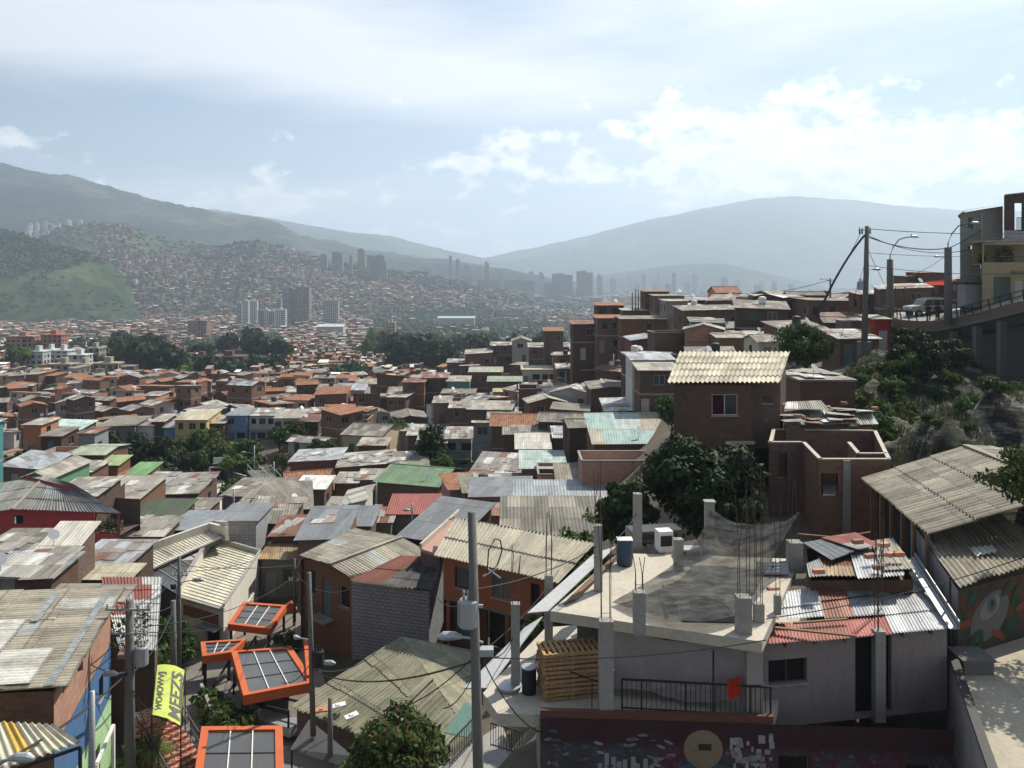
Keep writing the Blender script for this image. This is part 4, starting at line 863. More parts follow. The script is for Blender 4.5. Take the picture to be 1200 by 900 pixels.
# A: big left building -------------------------------------------------
def bldA():
 p1 = PZ(75, 805, -14.4); p2 = PZ(141, 694, -14.4); d = (p2-p1).normalized(); n = Vector((d.y, -d.x, 0)); lw = 15
 g = -23.5; b = B('house', 'corner house with a large worn corrugated roof and a brick, blue and green side', Z(p1-n*6, g), r=7, short='big corrugated roofed house')
 a = p1-n*.35+d*.1; c = p2-n*.35-d*.3; L = (c-a).length
 z = -14.55
 def band(z0, z1, mat, col, off, nm, holes=()): b.wall(a+n*off, c+n*off, z0, z1, holes=holes, mat=mat, name=nm, color=col)
 band(-16.6, z, M['brick_orange'], None, 0, 'upper_wall', [(3.2, 4.0, -15.6, -14.9, 'dark')])
 band(-18.9, -16.6, M['paint'], (.06, .145, .3), .012, 'blue_wall', [(6.6, 7.4, -18.2, -17.2, 'window')])
 band(-24.6, -18.9, M['paint'], (.36, .55, .3), .02, 'green_wall', [(4.2, 6.6, -22.8, -19.9, 'window')])
 fl = a-n*lw
 b.wall(fl, a, -24.6, z+1.0, z, mat=M['brick'], name='front_wall')
 b.wall(c, c-n*lw, -24.6, z, z+1.0, mat=M['brick'], name='rear_wall')
 # the roof: ribs run across, falling to the street side
 rm = MB(); e1 = p1-d*.25+n*.15; e2 = p2+d*.2+n*.15; up = lambda p: p-n*(lw)+Vector((0, 0, 1.0))
 ribbed(rm, e1+Vector((0, 0, .05)), e2+Vector((0, 0, .05)), up(e2), up(e1), .26, .05, 2.3, sheetw=1.2, jag=.05, seed=3, seg=8)
 b.add(rm, 'roof', M['fibre_patch'], smooth=True)
 q_ = lambda s, t: e1.lerp(e2, s).lerp(up(e1).lerp(up(e2), s), t)+Vector((0, 0, .12))
 for s0_, s1_, t0_, t1_ in ((.02, .32, .08, .42), (.3, .62, .2, .5), (.62, .78, .3, .52)): wp = MB(); ribbed(wp, q_(s0_, t0_), q_(s1_, t0_), q_(s1_, t1_), q_(s0_, t1_), .24, .035, 2.3, sheetw=1.2, seed=6, seg=8); b.add(wp, 'pale_sheets', M['fibre_white'], smooth=True)
 for s0_, s1_, t0_, t1_ in ((.0, .9, .03, .05), (.6, .92, .17, .19), (.62, .72, .36, .385)): wp = MB(); ribbed(wp, q_(s0_, t0_), q_(s1_, t0_), q_(s1_, t1_), q_(s0_, t1_), .24, .035, 2.3, sheetw=1.2, seed=7, seg=8); b.add(wp, 'bluish_strip', M['fibre_cyan'], smooth=True)
 # lower rear roof step and fascia
 fm_ = MB(); fm_.bar(e1+Vector((0, 0, -.04))-n*.12, e2+Vector((0, 0, -.04))-n*.12, .04, .14); b.add(fm_, 'fascia', M['plank'])
 st = MB(); q = c+d*.2; ribbed(st, q+n*.5+Vector((0, 0, -.5)), q+n*.5+d*3.4+Vector((0, 0, -.9)), q-n*3+d*3.4+Vector((0, 0, -.5)), q-n*3+Vector((0, 0, -.1)), .24, .035, 2, seed=4)
 b.add(st, 'rear_roof', M['fibre_old'], smooth=True)
 # balcony with plants
 bp = a+d*(L-.3)+n*.25; bc = MB(); bc.obox(Z(bp, -17.3)+n*.4+d*1.2, n*.4, d*.8, (0, 0, .08)); b.add(bc, 'balcony', M['brick_orange'])
 planter(Z(bp, -17.22)+n*.4+d*1.2, .9, 'leafy plant spilling over the balcony of the big corrugated roofed house', 1.6)
 # entrance canopy frame at the green wall
 fr = MB(); f0 = a+d*4.0+n*.5; fr.bar(Z(f0, -19.4), Z(f0+d*3, -19.4), .12, .12); fr.bar(Z(f0, -19.4), Z(f0, -24), .12, .12); fr.bar(Z(f0+d*3, -19.4), Z(f0+d*3, -24), .12, .12)
 b.add(fr, 'porch_frame', M['white'])
def planter(p, r, label, hh=1.0, mat='leaf', n=220, group=None, cat='plant', name='leafy_plant'):
 mb = MB(); rr = random.Random(int(p.x*31+p.y*17)); 
 for k in range(n):
  a = rr.uniform(0, 2*PI); q = Vector((math.cos(a)*rr.random()**.5*r, math.sin(a)*rr.random()**.5*r, rr.random()**.8*hh)); leafq(mb, q, rr.uniform(.07, .15), rr)
 st = MB(); st.tube([(0, 0, 0), (0, 0, hh*.6)], .03, 5)
 root = empty(name, tuple(p), 0, label, cat, group)
 mb.build('foliage', M[mat], root); st.build('stem', M['bark'], root); return root
def leafq(mb, c, s, rr, asp=.55):
 d = Vector((rr.gauss(0, 1), rr.gauss(0, 1), rr.gauss(0, .6))); d.normalize(); e = d.cross(Vector((rr.gauss(0, 1), rr.gauss(0, 1), rr.gauss(0, 1)))); 
 if e.length < 1e-3: return
 e.normalize(); mb.face([c-d*s, c+e*s*asp, c+d*s, c-e*s*asp])
M['fibre_white'] = roof_mat('fibre_cement_whitish', [((.7, .68, .61), 3), ((.64, .62, .55), 2)], 1.1, 2.4, 0, 0, .3, .85)
M['fibre_cyan'] = roof_mat('fibre_cement_bluish', [((.44, .49, .49), 3), ((.5, .53, .5), 2)], 1.1, 2.4, 0, 0, .4, .85)
bldA()
# awning in front of A
def awning():
 b = B('awning', 'low corrugated awning of cream and yellow sheets in the bottom left corner', P(20, 900, 27)-Vector((0, 0, 5)), 'awning', r=2)
 e1, e2 = PZ(-60, 925, -15.2), PZ(94, 872, -15.2); u1, u2 = PZ(-60, 842, -14.75), PZ(62, 849, -14.75)
 mb = MB(); ribbed(mb, e1, e2, u2, u1, .26, .04, 5, sheetw=1.3, seed=8, seg=8); o = b.add(mb, 'roof', M['fibre_yel'], smooth=True)
 f = MB(); f.bar(Z(e1, -15.3), Z(e2, -15.3), .06, .1); f.bar(Z(e2, -15.3), Z(e2, -23), .09, .09); f.bar(Z(e1, -15.3), Z(e1, -23), .09, .09); b.add(f, 'frame', M['black_iron'])
M['fibre_yel'] = roof_mat('awning_cream_yellow_sheets', [((.62, .58, .42), 4), ((.62, .42, .09), 1.2), ((.55, .53, .42), 3)], .5, 9, 0, 0, .25, .7, patch=.6)
awning()
# striped tin roof house
def striped():
 b = B('house', 'narrow house by the alley under a grey tin roof with red-brown sheets', PZ(150, 760, -24), r=4, short='red striped tin roof')
 a, c, e, f = PZ(140, 762, -19.6), PZ(184, 764, -19.6), PZ(190, 676, -19.0), PZ(118, 676, -18.9)
 mb = MB(); ribbed(mb, a, c, e, f, .16, .022, 2.2, sheetw=.85, seed=9, metal=True, jag=.1); b.add(mb, 'roof', M['tin_striped'], smooth=True)
 zz = -26; k = [Z(a, 0)+Vector((.2, .2, 0)), Z(c, 0)+Vector((-.2, .2, 0)), Z(e, 0)+Vector((-.2, -.2, 0)), Z(f, 0)+Vector((.2, -.2, 0))]
 for i in range(4): b.wall(k[i], k[(i+1) % 4], zz, (-19.72, -19.72, -19.15, -19.15)[i], (-19.72, -19.15, -19.15, -19.72)[i], mat=M['brick_dark'], holes=[(1, 1.9, -23.8, -21.9, 'door')] if i == 1 else ())
 rr = random.Random(4); mb = MB()
striped()
# red house with long grey roof
def redhouse():
 b = B('brick_house', 'dark red brick house with a weathered grey roof and plants in its open corner', Z(P(70, 620, 74), -24.6), r=6, short='dark red house')
 zr = -19.55
 a = PZ(-30, 597, -20.2); c = PZ(141, 601, -20.2); e = PZ(80, 566, -18.6); f = PZ(-30, 560, -18.6)
 m1 = PZ(31, 590, -19.75)
 gw = lambda p: Z(p, 0)
 d = (Z(c, 0)-Z(a, 0)).normalized(); n = Vector((d.y, -d.x, 0)); L = (Z(c, 0)-Z(a, 0)).length
 A0 = Z(a, 0)-n*.4; C0 = Z(c, 0)-n*.4-d*.25; LL = (C0-A0).length
 so = LL-2.35
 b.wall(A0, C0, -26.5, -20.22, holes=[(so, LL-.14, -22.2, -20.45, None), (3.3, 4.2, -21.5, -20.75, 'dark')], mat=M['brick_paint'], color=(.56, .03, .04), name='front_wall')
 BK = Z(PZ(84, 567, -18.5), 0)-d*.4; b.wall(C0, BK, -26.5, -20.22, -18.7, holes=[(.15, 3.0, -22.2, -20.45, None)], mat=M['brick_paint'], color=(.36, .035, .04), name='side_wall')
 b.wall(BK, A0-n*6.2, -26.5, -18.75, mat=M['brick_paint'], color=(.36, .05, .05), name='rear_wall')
 bk = MB(); q = A0+d*(so-.1)-n*.2; wall_panel(bk, XY(q), XY(q-n*5), -23, -20.3, -19); wall_panel(bk, XY(q-n*3.4), XY(C0-n*3.4), -23, -20, -20); bk.face([Z(q, -22.25), Z(C0, -22.25), Z(C0-n*4, -22.25), Z(q-n*4, -22.25)]); b.add(bk, 'inner_wall', M['brick_dark'])
 cl = MB(); 
 for s_ in (.1, 1.2, 2.2): cl.bar(Z(A0+d*(so+s_)-n*.07, -22.2), Z(A0+d*(so+s_)-n*.07, -20.5), .05, .05)
 for h_ in (-21.9, -21.5): cl.bar(Z(A0+d*so-n*.06, h_), Z(C0-n*.06, h_), .03, .03)
 b.add(cl, 'railing', M['black_iron'])
 mb = MB(); kx = A0+d*3.4+n*.5; tp = lambda p, z: Z(p, z)
 e1 = A0+d*3.6+n*.5; e2 = C0+n*.5+d*.4; u1 = A0+d*2.4-n*6.0; u2 = PZ(84, 567, -18.5)
 ribbed(mb, Z(e1, -20.1), Z(e2, -20.25), Z(BK+d*.5, -18.5), Z(u1, -18.7), .26, .035, 2.2, seed=12)
 ribbed(mb, Z(A0-d*3+n*.3, -21.2), Z(e1, -20.1), Z(u1, -18.68), Z(A0-d*3-n*6, -19.6), .26, .035, 2.2, seed=13)
 mb2 = MB(); mb2.bar(Z(e1+n*.05, -20.0), Z(u1, -18.6), .3, .05)
 ro = b.add(mb, 'roof', M['fibre_blue'], smooth=True); b.add(mb2, 'ridge_cap', M['fibre_old'])
 for k in range(5):
  pp = A0+d*(so+.3+k*.45)-n*(.45+.3*(k % 2)); planter(Z(pp, -22.24), .32, 'potted plants crowding the open corner room of the dark red house', 1.0+.15*(k % 3), 'leaf_dark' if k % 2 else 'leaf', 90, 'potted plants in the open corner room')
M['fibre_blue'] = roof_mat('fibre_cement_grey_blue', [((.25, .25, .24), 4), ((.3, .3, .29), 3), ((.22, .24, .22), 2), ((.34, .4, .42), .7)], 1.1, 2.4, 0, 0, .45, .85, patch=.5)
redhouse()
# cream hall
def hall():
 b = B('hall', 'modern cream hall with ribbed cream metal roofs and a dark grey sloping glazed strip', Z(P(225, 700, 66), -27), 'hall', r=8, short='cream hall')
 z = -23.6; cw = (.60, .56, .48); F = PZ(262, 715, z); Lf = PZ(211, 700, z); K = PZ(305, 650, z); Lk = PZ(250, 634, z)
 g = -28
 b.wall(Lf, F, g, z, holes=[(2.9, 4.3, -26.9, -25.0, 'dark')], mat=M['paint'], color=cw, name='front_wall')
 kk = (Z(K, 0)-Z(F, 0)).length
 b.wall(F, K, g, z+.35, holes=[(kk-4.4, kk-1.8, -26.0, -24.9, 'window')], mat=M['paint'], color=(.66, .63, .56), name='side_wall')
 b.wall(K, Lk, g, z+.35, mat=M['paint'], color=cw, name='rear_wall')
 b.wall(Lk, Lf, g, z+.9, mat=M['paint'], color=cw, name='left_wall')
 rf = MB(); i = .25
 def q(p, dz): return Z(p, z+dz)
 nU = 22; l0, l1, r0, r1 = q(Lf, -.05), q(Lk, -.02), q(F, -.05), q(K, -.02)
 for k in range(nU):
  t0, t1 = k/nU, (k+1)/nU; A = l0.lerp(l1, t0); Bq = r0.lerp(r1, t0); Cq = r0.lerp(r1, t1); D = l0.lerp(l1, t1); up = Vector((0, 0, .06))
  tm = lerp(t0, t1, .85); E_1 = l0.lerp(l1, tm); F_1 = r0.lerp(r1, tm)
  rf.face([A, Bq, F_1, E_1]); rf.face([E_1, F_1, F_1+up, E_1+up]); rf.face([E_1+up, F_1+up, Cq+up, D+up]); rf.face([D+up, Cq+up, Cq, D])
 b.add(rf, 'low_roof', M['cream_metal'])
 cp = MB(); cp.bar(q(F, .38), q(K, .38), .22, .08); cp.bar(q(K, .38), q(Lk, .38), .22, .08); cp.bar(q(Lf, .93), q(Lk, .93), .28, .08); cp.bar(q(Lf, .02), q(F, .02), .22, .1); b.add(cp, 'coping', M['concrete'])
 # left wing: cream strip over a lower dark strip
 A1 = PZ(147, 656, -22.9); B1 = Z(Lf, -23.5)-Vector((.05, 0, 0)); C1 = Z(Lk, -22.9)-Vector((.05, 0, 0)); D1 = PZ(246, 621, -22.0); m0 = PZ(173, 669, -23.0); m1 = PZ(259, 630, -22.3)
 cr = MB(); nU = 26
 for k in range(nU):
  t0, t1 = k/nU, (k+1)/nU; tm = lerp(t0, t1, .88); up = Vector((0, 0, .05))
  a = A1.lerp(D1, t0); c = m0.lerp(m1, t0); e = m0.lerp(m1, tm); f = A1.lerp(D1, tm); c2 = m0.lerp(m1, t1); f2 = A1.lerp(D1, t1)
  cr.face([a, c, e, f]); cr.face([f, e, e+up, f+up]); cr.face([f+up, e+up, c2+up, f2+up]); cr.face([f2+up, c2+up, c2, f2])
 b.add(cr, 'upper_roof', M['cream_metal'])
 dk = MB(); lo = Vector((0, 0, -.35)); [dk.face([(m0+lo).lerp(m1+lo, k/7), B1.lerp(C1+lo, k/7), B1.lerp(C1+lo, (k+1)/7), (m0+lo).lerp(m1+lo, (k+1)/7)]) for k in range(7)]; dk.face([m0, m0+lo, m1+lo, m1]); ds = b.add(dk, 'dark_roof', M['panel'])
 dv = MB()
 for k in range(1, 7):
  t = k/7; dv.bar((m0+lo).lerp(m1+lo, t)+Vector((0, 0, .03)), B1.lerp(C1+lo, t)+Vector((0, 0, .03)), .06, .05)
 b.add(dv, 'glazing_bar', M['galv'], parent=ds)
 b.wall(A1, m0, g, -22.95, -23.05, mat=M['paint'], color=(.1, .1, .095), name='end_wall'); b.wall(m0, B1, g, -23.4, -23.65, mat=M['paint'], color=(.1, .1, .095), name='dark_wall')
 b.wall(D1, A1, g, -22.05, -22.95, mat=M['paint'], color=cw, name='back_wall')
 pr = MB(); up = Vector((0, 0, .28))
 pr.bar(A1+up, D1+up, .3, .7); pr.bar(D1+up, PZ(266, 626, -22)+up, .3, .7); pr.bar(PZ(266, 626, -22)+up, Z(Lk, -22.6), .3, 1.6); pr.bar(A1+Vector((0, 0, .03)), m0+Vector((0, 0, .03)), .12, .1); pr.bar(m0+Vector((0, 0, .04)), m1+Vector((0, 0, .04)), .16, .14)
 b.add(pr, 'parapet', M['paint'], color=cw)
 # painted mural panel over the door: a row of faces becomes plain round patches
 mu = MB(); d = (F-Lf).normalized(); n = Vector((d.y, -d.x, 0)); rr = random.Random(2)
 mu.obox(Z(Lf+d*2.3, -24.4)+n*.015, d*1.9, n*.012, (0, 0, .38)); o = b.add(mu, 'mural', M['paint'], color=(.2, .11, .08))
 ms = MB()
 for k in (1.3, 3.1):
  c_ = Z(Lf+d*k, -24.4)+n*.035
  ms.face([c_+d*(math.cos(t)*.5)+Vector((0, 0, math.sin(t)*.22)) for t in [2*PI*i/14 for i in range(14)]])
 b.add(ms, 'mural_shape', M['paint'], parent=o, color=(.28, .09, .04))
 ca = MB(); ca.obox(Z(Lf+d*3.6, -24.92)+n*.4, d*1.0, n*.42, (0, 0, .04)); b.add(ca, 'door_canopy', M['concrete_dark'])
hall()
# orange escalator canopies
def canopy(LF, RF, RB, LB, label, fascia=.5, band=.35, nd=2, zg=None, back=True, base_u=None):
 LF, RF, RB, LB = [PZ(*p) for p in (LF, RF, RB, LB)]
 c = (LF+RF+RB+LB)/4; zg = zg if zg is not None else ground(c.x, c.y)
 b = B('escalator_canopy', label, Z(c, zg), 'canopy', 'orange canopies over the outdoor escalators', r=2.6)
 def inset(t): 
  ax = (RF-LF).normalized(); ay = (LB-LF).normalized()
  return [LF+ax*t+ay*t, RF-ax*t+ay*t, RB-ax*t-ay*(t if back else .06), LB+ax*t-ay*(t if back else .06)]
 I = inset(band); O = [LF, RF, RB, LB]; dn = Vector((0, 0, -fascia)); mb = MB()
 for i in range(4):
  j = (i+1) % 4
  if i == 2 and not back: continue
  mb.face([O[i], O[j], I[j], I[i]]); mb.face([O[i]+dn, I[i]+dn, I[j]+dn, O[j]+dn]); mb.face([O[i], O[i]+dn, O[j]+dn, O[j]]); mb.face([I[i], I[j], I[j]+dn*.4, I[i]+dn*.4])
 b.add(mb, 'frame', M['orange'])
 pn = MB(); s = Vector((0, 0, -.1)); pn.face([p+s for p in I]); pn.face([p+s*1.4 for p in I][::-1])
 pl = b.add(pn, 'panel', M['panel'])
 dv = MB(); e = Vector((0, 0, -.06))
 for k in range(1, nd+1): t = k/(nd+1); dv.bar(I[0].lerp(I[1], t)+e, I[3].lerp(I[2], t)+e, .05, .05)
 b.add(dv, 'divider', M['white'], parent=pl)
 d2 = MB()
 for k in range(1, 3): t = k/3; d2.bar(I[0].lerp(I[3], t)+e*1.3, I[1].lerp(I[2], t)+e*1.3, .025, .03)
 b.add(d2, 'purlin', M['black_iron'], parent=pl)
 for p in inset(band*.6): 
  ps = MB(); ps.bar(p+dn*.8, Z(p, zg-.3), .16, .16); b.add(ps, 'post', M['black_iron'])
 return b, I, zg
canopy((222, 905+40, -21.0), (334, 945, -21.0), (331, 850, -21.0), (236, 851, -21.0), 'orange framed canopy with three dark panels at the bottom edge, nearest one', nd=2, zg=-25.0)
canopy((285, 815, -22.8), (369, 799, -22.8), (341, 757, -23.5), (271, 763, -23.6), 'largest looking orange framed canopy with dark panels, turned aslant, second from the bottom', nd=2, fascia=.55, back=True, zg=-26)
canopy((237, 769, -24.2), (272, 764, -24.1), (289, 748, -24.1), (235, 752, -24.3), 'small orange framed canopy tucked behind the aslant one', nd=2, band=.3, fascia=.5, zg=-27)
canopy((267, 731, -24), (317, 737, -24), (336, 709, -23.9), (285, 705, -24), 'farthest orange framed canopy beside the cream hall wall', nd=2, fascia=.45, band=.32, zg=-27)
def link_frame():
 b = B('canopy_link', 'orange leg linking the farthest canopy down to the escalator landing', Z(P(340, 730, 57), -27), 'canopy', r=1)
 mb = MB(); a = PZ(338, 707, -24.0); c = PZ(345, 716, -24.6); mb.bar(a, c, .35, .5); mb.bar(c, Z(c, -27), .2, .2); b.add(mb, 'frame', M['orange'])
 g = MB(); g.bar(PZ(358, 752, -23.6), PZ(362, 795, -22.9), .25, .4); b.add(g, 'beam', M['orange'])
link_frame()
# house B with patched hip roof, brown wall and grey block wall
def bldB():
 b = B('house', 'brown painted house with dark door and windows under a patched hipped corrugated roof', Z(P(400, 700, 60), -25), r=6.5, short='patched hip roof')
 L = PZ(350, 653, -19.6); Fc = PZ(409, 678, -19.8); R = PZ(386, 663, -18.95); Bk = PZ(415, 621, -19.6); R2 = PZ(471, 631, -18.95); Rc = PZ(509, 653, -19.7)
 up = Vector((0, 0, .08)); mb = MB()
 ribbed(mb, L+up, Bk+up, R2+up, R+up, .24, .035, 2.0, seed=21); ribbed(mb, Rc+up, Fc+up, R+up, R2+up, .24, .035, 2.0, seed=22)
 b.add(mb, 'roof', M['fibre_patch'], smooth=True)
 rg = MB(); rg.bar(R+up*2, R2+up*2, .28, .06); b.add(rg, 'ridge_cap', M['fibre_old'])
 d = (Z(Fc, 0)-Z(L, 0)).normalized(); n = Vector((d.y, -d.x, 0)); W0 = Z(L, 0)+d*.25-n*.25; W1 = Z(Fc, 0)-d*.05-n*.25; LL = (W1-W0).length
 b.wall(W0, W1, -27, -19.75, -19.95, holes=[(.8, 1.35, -21.9, -20.3, 'window'), (2.1, 3.1, -23.0, -20.6, 'door'), (4.0, 5.1, -22.0, -20.6, 'window')], mat=M['paint'], color=(.2, .105, .06), name='front_wall')
 gb = MB(); gb.face([Z(W0, -19.75), Z(W1, -19.95), Z(W0.lerp(W1, .62), -19.2)]); b.add(gb, 'gable', M['paint'], color=(.2, .105, .06))
 b.wall(Z(Bk, 0), Z(L, 0)+d*.25, -27, -19.75, mat=M['brick'], name='left_wall')
 bal = MB(); bm = W0+d*2.6+n*.45
 bal.obox(Z(bm, -23.1), d*.9, n*.45, (0, 0, .06)); o = b.add(bal, 'balcony', M['concrete'])
 rl = MB()
 for k in range(9): rl.bar(Z(bm+n*.42+d*(-.88+k*.22), -23.04), Z(bm+n*.42+d*(-.88+k*.22), -22.1), .02, .02)
 rl.bar(Z(bm+n*.42-d*.9, -22.1), Z(bm+n*.42+d*.9, -22.1), .04, .04); b.add(rl, 'railing', M['black_iron'], parent=o)
 # grey block wing with lean-to roof
 b2 = B('house', 'grey concrete block house with a roof half rusty red and half dark battens', Z(P(465, 720, 56), -25.5), r=4, short='grey block wall')
 a = Z(PZ(412, 681, -19.9), 0); c = Z(PZ(518, 691, -19.9), 0); m = PZ(503, 692, -19.9)
 b2.wall(a, Z(m, 0), -26.5, -19.95, mat=M['block'], name='front_wall', color=None); b2.wall(Z(m, 0), Z(PZ(520, 680, -19.9), 0)+Vector((.2, 2, 0)), -26.5, -19.95, -19.4, mat=M['block'], name='side_wall')
 r1 = MB(); a1 = PZ(410, 681, -19.8); c1 = PZ(446, 686, -19.8); c2 = PZ(506, 693, -19.8); t1 = PZ(470, 651, -19.25); t1b = PZ(500, 652, -19.25); t2 = PZ(519, 655, -19.2)
 ribbed(r1, a1, c1, t1b, t1, .16, .02, 2.0, seed=5, metal=True); b2.add(r1, 'rusty_roof', M['rust_dark'], smooth=True)
 r2 = MB(); ribbed(r2, c1+Vector((.0, 0, .03)), c2+Vector((0, 0, .03)), t2+Vector((.3, 0, .03)), t1b+Vector((0, 0, .03)), .22, .05, 1.2, seed=6, seg=6, jag=.15, sheetw=.9); b2.add(r2, 'batten_roof', M['dark_fibre'], smooth=True)
M['rust_dark'] = roof_mat('dark_rusty_tin', [((.2, .07, .05), 3), ((.16, .06, .045), 2), ((.24, .1, .07), 1)], .9, 2.2, 0, 0, .4, .85)
M['dark_fibre'] = roof_mat('dark_fibre_sheet', [((.13, .125, .12), 3), ((.17, .16, .15), 2), ((.1, .1, .1), 2)], .9, 1.4, 0, 0, .5, .9)
bldB()
# terracotta house C
def bldC():
 b = B('house', 'terracotta painted two storey house with a cream corrugated roof behind the concrete pole', Z(P(600, 740, 50), -22.5), r=7, short='terracotta house')
 zE = -17.0; E0 = PZ(509, 651, zE); E1 = PZ(655, 684, zE); T0 = PZ(534, 607, -15.6); T1 = PZ(698, 637, -15.6)
 d = (E1-E0).normalized(); n = Vector((d.y, -d.x, 0)); mb = MB()
 ribbed(mb, E0, E1, T1, T0, .27, .04, 1.6, sheetw=1.1, seed=31, seg=8, jag=.04); b.add(mb, 'roof', M['fibre_new'], smooth=True)
 bk = MB(); ribbed(bk, T1+Vector((0, 3.5, -1.2)), T0+Vector((-.8, 3.8, -1.2)), T0+Vector((0, .05, .03)), T1+Vector((0, .05, .03)), .27, .04, 1.8, seed=32); b.add(bk, 'rear_roof', M['fibre_new'], smooth=True)
 W0 = Z(E0, 0)+d*.35-n*.45; W1 = Z(E1, 0)-d*.2-n*.45; L = (W1-W0).length; zt = -17.02; zm = -19.6
 b.wall(W0, W1, zm, zt, holes=[(.85, 1.95, -18.8, -17.55, 'window'), (3.6, 4.9, -18.85, -17.5, 'window'), (6.3, 6.9, -19, -17.5, 'dark')], mat=M['paint'], color=(.30, .10, .045), name='upper_wall')
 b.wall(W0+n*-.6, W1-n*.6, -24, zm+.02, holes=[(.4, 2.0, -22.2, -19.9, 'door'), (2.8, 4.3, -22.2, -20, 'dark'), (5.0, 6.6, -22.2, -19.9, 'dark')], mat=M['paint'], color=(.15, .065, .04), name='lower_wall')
 sl = MB(); sl.obox(Z((W0+W1)/2-n*.3, zm-.06), d*(L/2), n*.32, (0, 0, .06)); b.add(sl, 'floor_slab', M['concrete_dark'])
 b.wall(Z(T0, 0)+d*.35, W0, -24, -15.8, zt, mat=M['paint'], color=(.3, .1, .045), name='left_wall')
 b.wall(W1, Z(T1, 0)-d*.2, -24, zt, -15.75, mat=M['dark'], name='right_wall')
 for k, s_ in enumerate((.3, 2.4, 4.6, L-.2)):
  co = MB(); co.bar(Z(W0+d*s_-n*.1, zm-.1), Z(W0+d*s_-n*.1, -23.6), .22, .22); b.add(co, 'column', M['paint'], color=(.36, .12, .05))
 # pinkish terrace beside it
 b3 = B('house', 'open pinkish terrace with a low white edge left of the terracotta house', Z(P(515, 620, 60), -22), r=4)
 q = [PZ(493, 643, -18.3), PZ(515, 650, -18.3), PZ(560, 606, -18.3), PZ(538, 602, -18.3)]
 s_ = MB(); slab(s_, q, .2); b3.add(s_, 'terrace_floor', M['paint'], color=(.4, .25, .2)); pr = MB(); pr.bar(q[0]+Vector((0, 0, .15)), q[3]+Vector((0, 0, .15)), .16, .4); b3.add(pr, 'parapet', M['concrete_pale'])
 for i in range(4): b3.wall(Z(q[i], 0), Z(q[(i+1) % 4], 0), -24, -18.5, mat=M['brick_dark'])
bldC()
# low mossy roof D
def bldD():
 b = B('shed', 'low shed under a broad mossy corrugated roof in front of the grey block wall', Z(P(470, 830, 45), -25.5), 'shed', r=5, short='mossy corrugated roof')
 a = PZ(340, 829, -22.7); bb = PZ(432, 868, -22.9); c = PZ(506, 795, -21.5); d = PZ(471, 746, -21.3); mb = MB()
 ribbed(mb, a, bb, c, d, .3, .05, 2.2, sheetw=1.1, seed=41, seg=8, jag=.05); 
 e = PZ(556, 868, -22.6); f = PZ(556, 762, -21.4)
 ribbed(mb, bb, PZ(520, 905, -23.3), e, c, .3, .05, 2.2, seed=42, seg=8); slab(mb, [c, e, f, d], .04); b.add(mb, 'roof', M['fibre_green'], smooth=False)
 rr = MB(); rr.bar(c+Vector((0, 0, .06)), bb+Vector((0, 0, .06)), .3, .06); b.add(rr, 'ridge_cap', M['fibre_green'])
 k = [a, bb, e, f, d]; kc = sum(k, Vector())/5; k = [p.lerp(kc, .06) for p in k]
 for i in range(5):
  p, q = k[i], k[(i+1) % 5]; b.wall(Z(p, 0), Z(q, 0), -27, p.z-.12, q.z-.12, mat=M['brick_dark'], holes=())
 for i, (u, v, dx, m_) in enumerate([(377, 833, .35, 'brick_orange'), (396, 828, .4, 'white'), (412, 840, .35, 'white')]):
  o = MB(); p = PZ(u, v, -22.25); o.obox((0, 0, .06), (dx, 0, 0), (0, .18, 0), (0, 0, .04)); o.box(-.1, .1, -.1, .1, .1, .15)
  t = o.build('loose_board', M[m_], None, (0, 0, 0)); t.location = p; t.rotation_euler = (.1, -.1, .3*i)
  tag(t, ['reddish loose board lying on the mossy corrugated roof', 'white loose board in the middle of the mossy roof eave', 'white loose board nearest the bushy tree on the mossy roof'][i], 'board', 'loose boards on the mossy roof')
 # dull slate canopy below
 b2 = B('awning', 'torn dark grey metal awning below the mossy roof', Z(P(375, 870, 42), -25), 'awning', r=1.5)
 s_ = MB(); slab(s_, [PZ(340, 878, -22.9), PZ(398, 897, -23.2), PZ(414, 886, -22.9), PZ(362, 843, -22.4)], .03); b2.add(s_, 'sheet', M['panel'])
 f_ = MB()
 for u, v in ((342, 879), (398, 896), (362, 845)): p = PZ(u, v, -23); f_.bar(p, Z(p, -25.5), .07, .07)
 b2.add(f_, 'frame', M['black_iron'])
bldD()
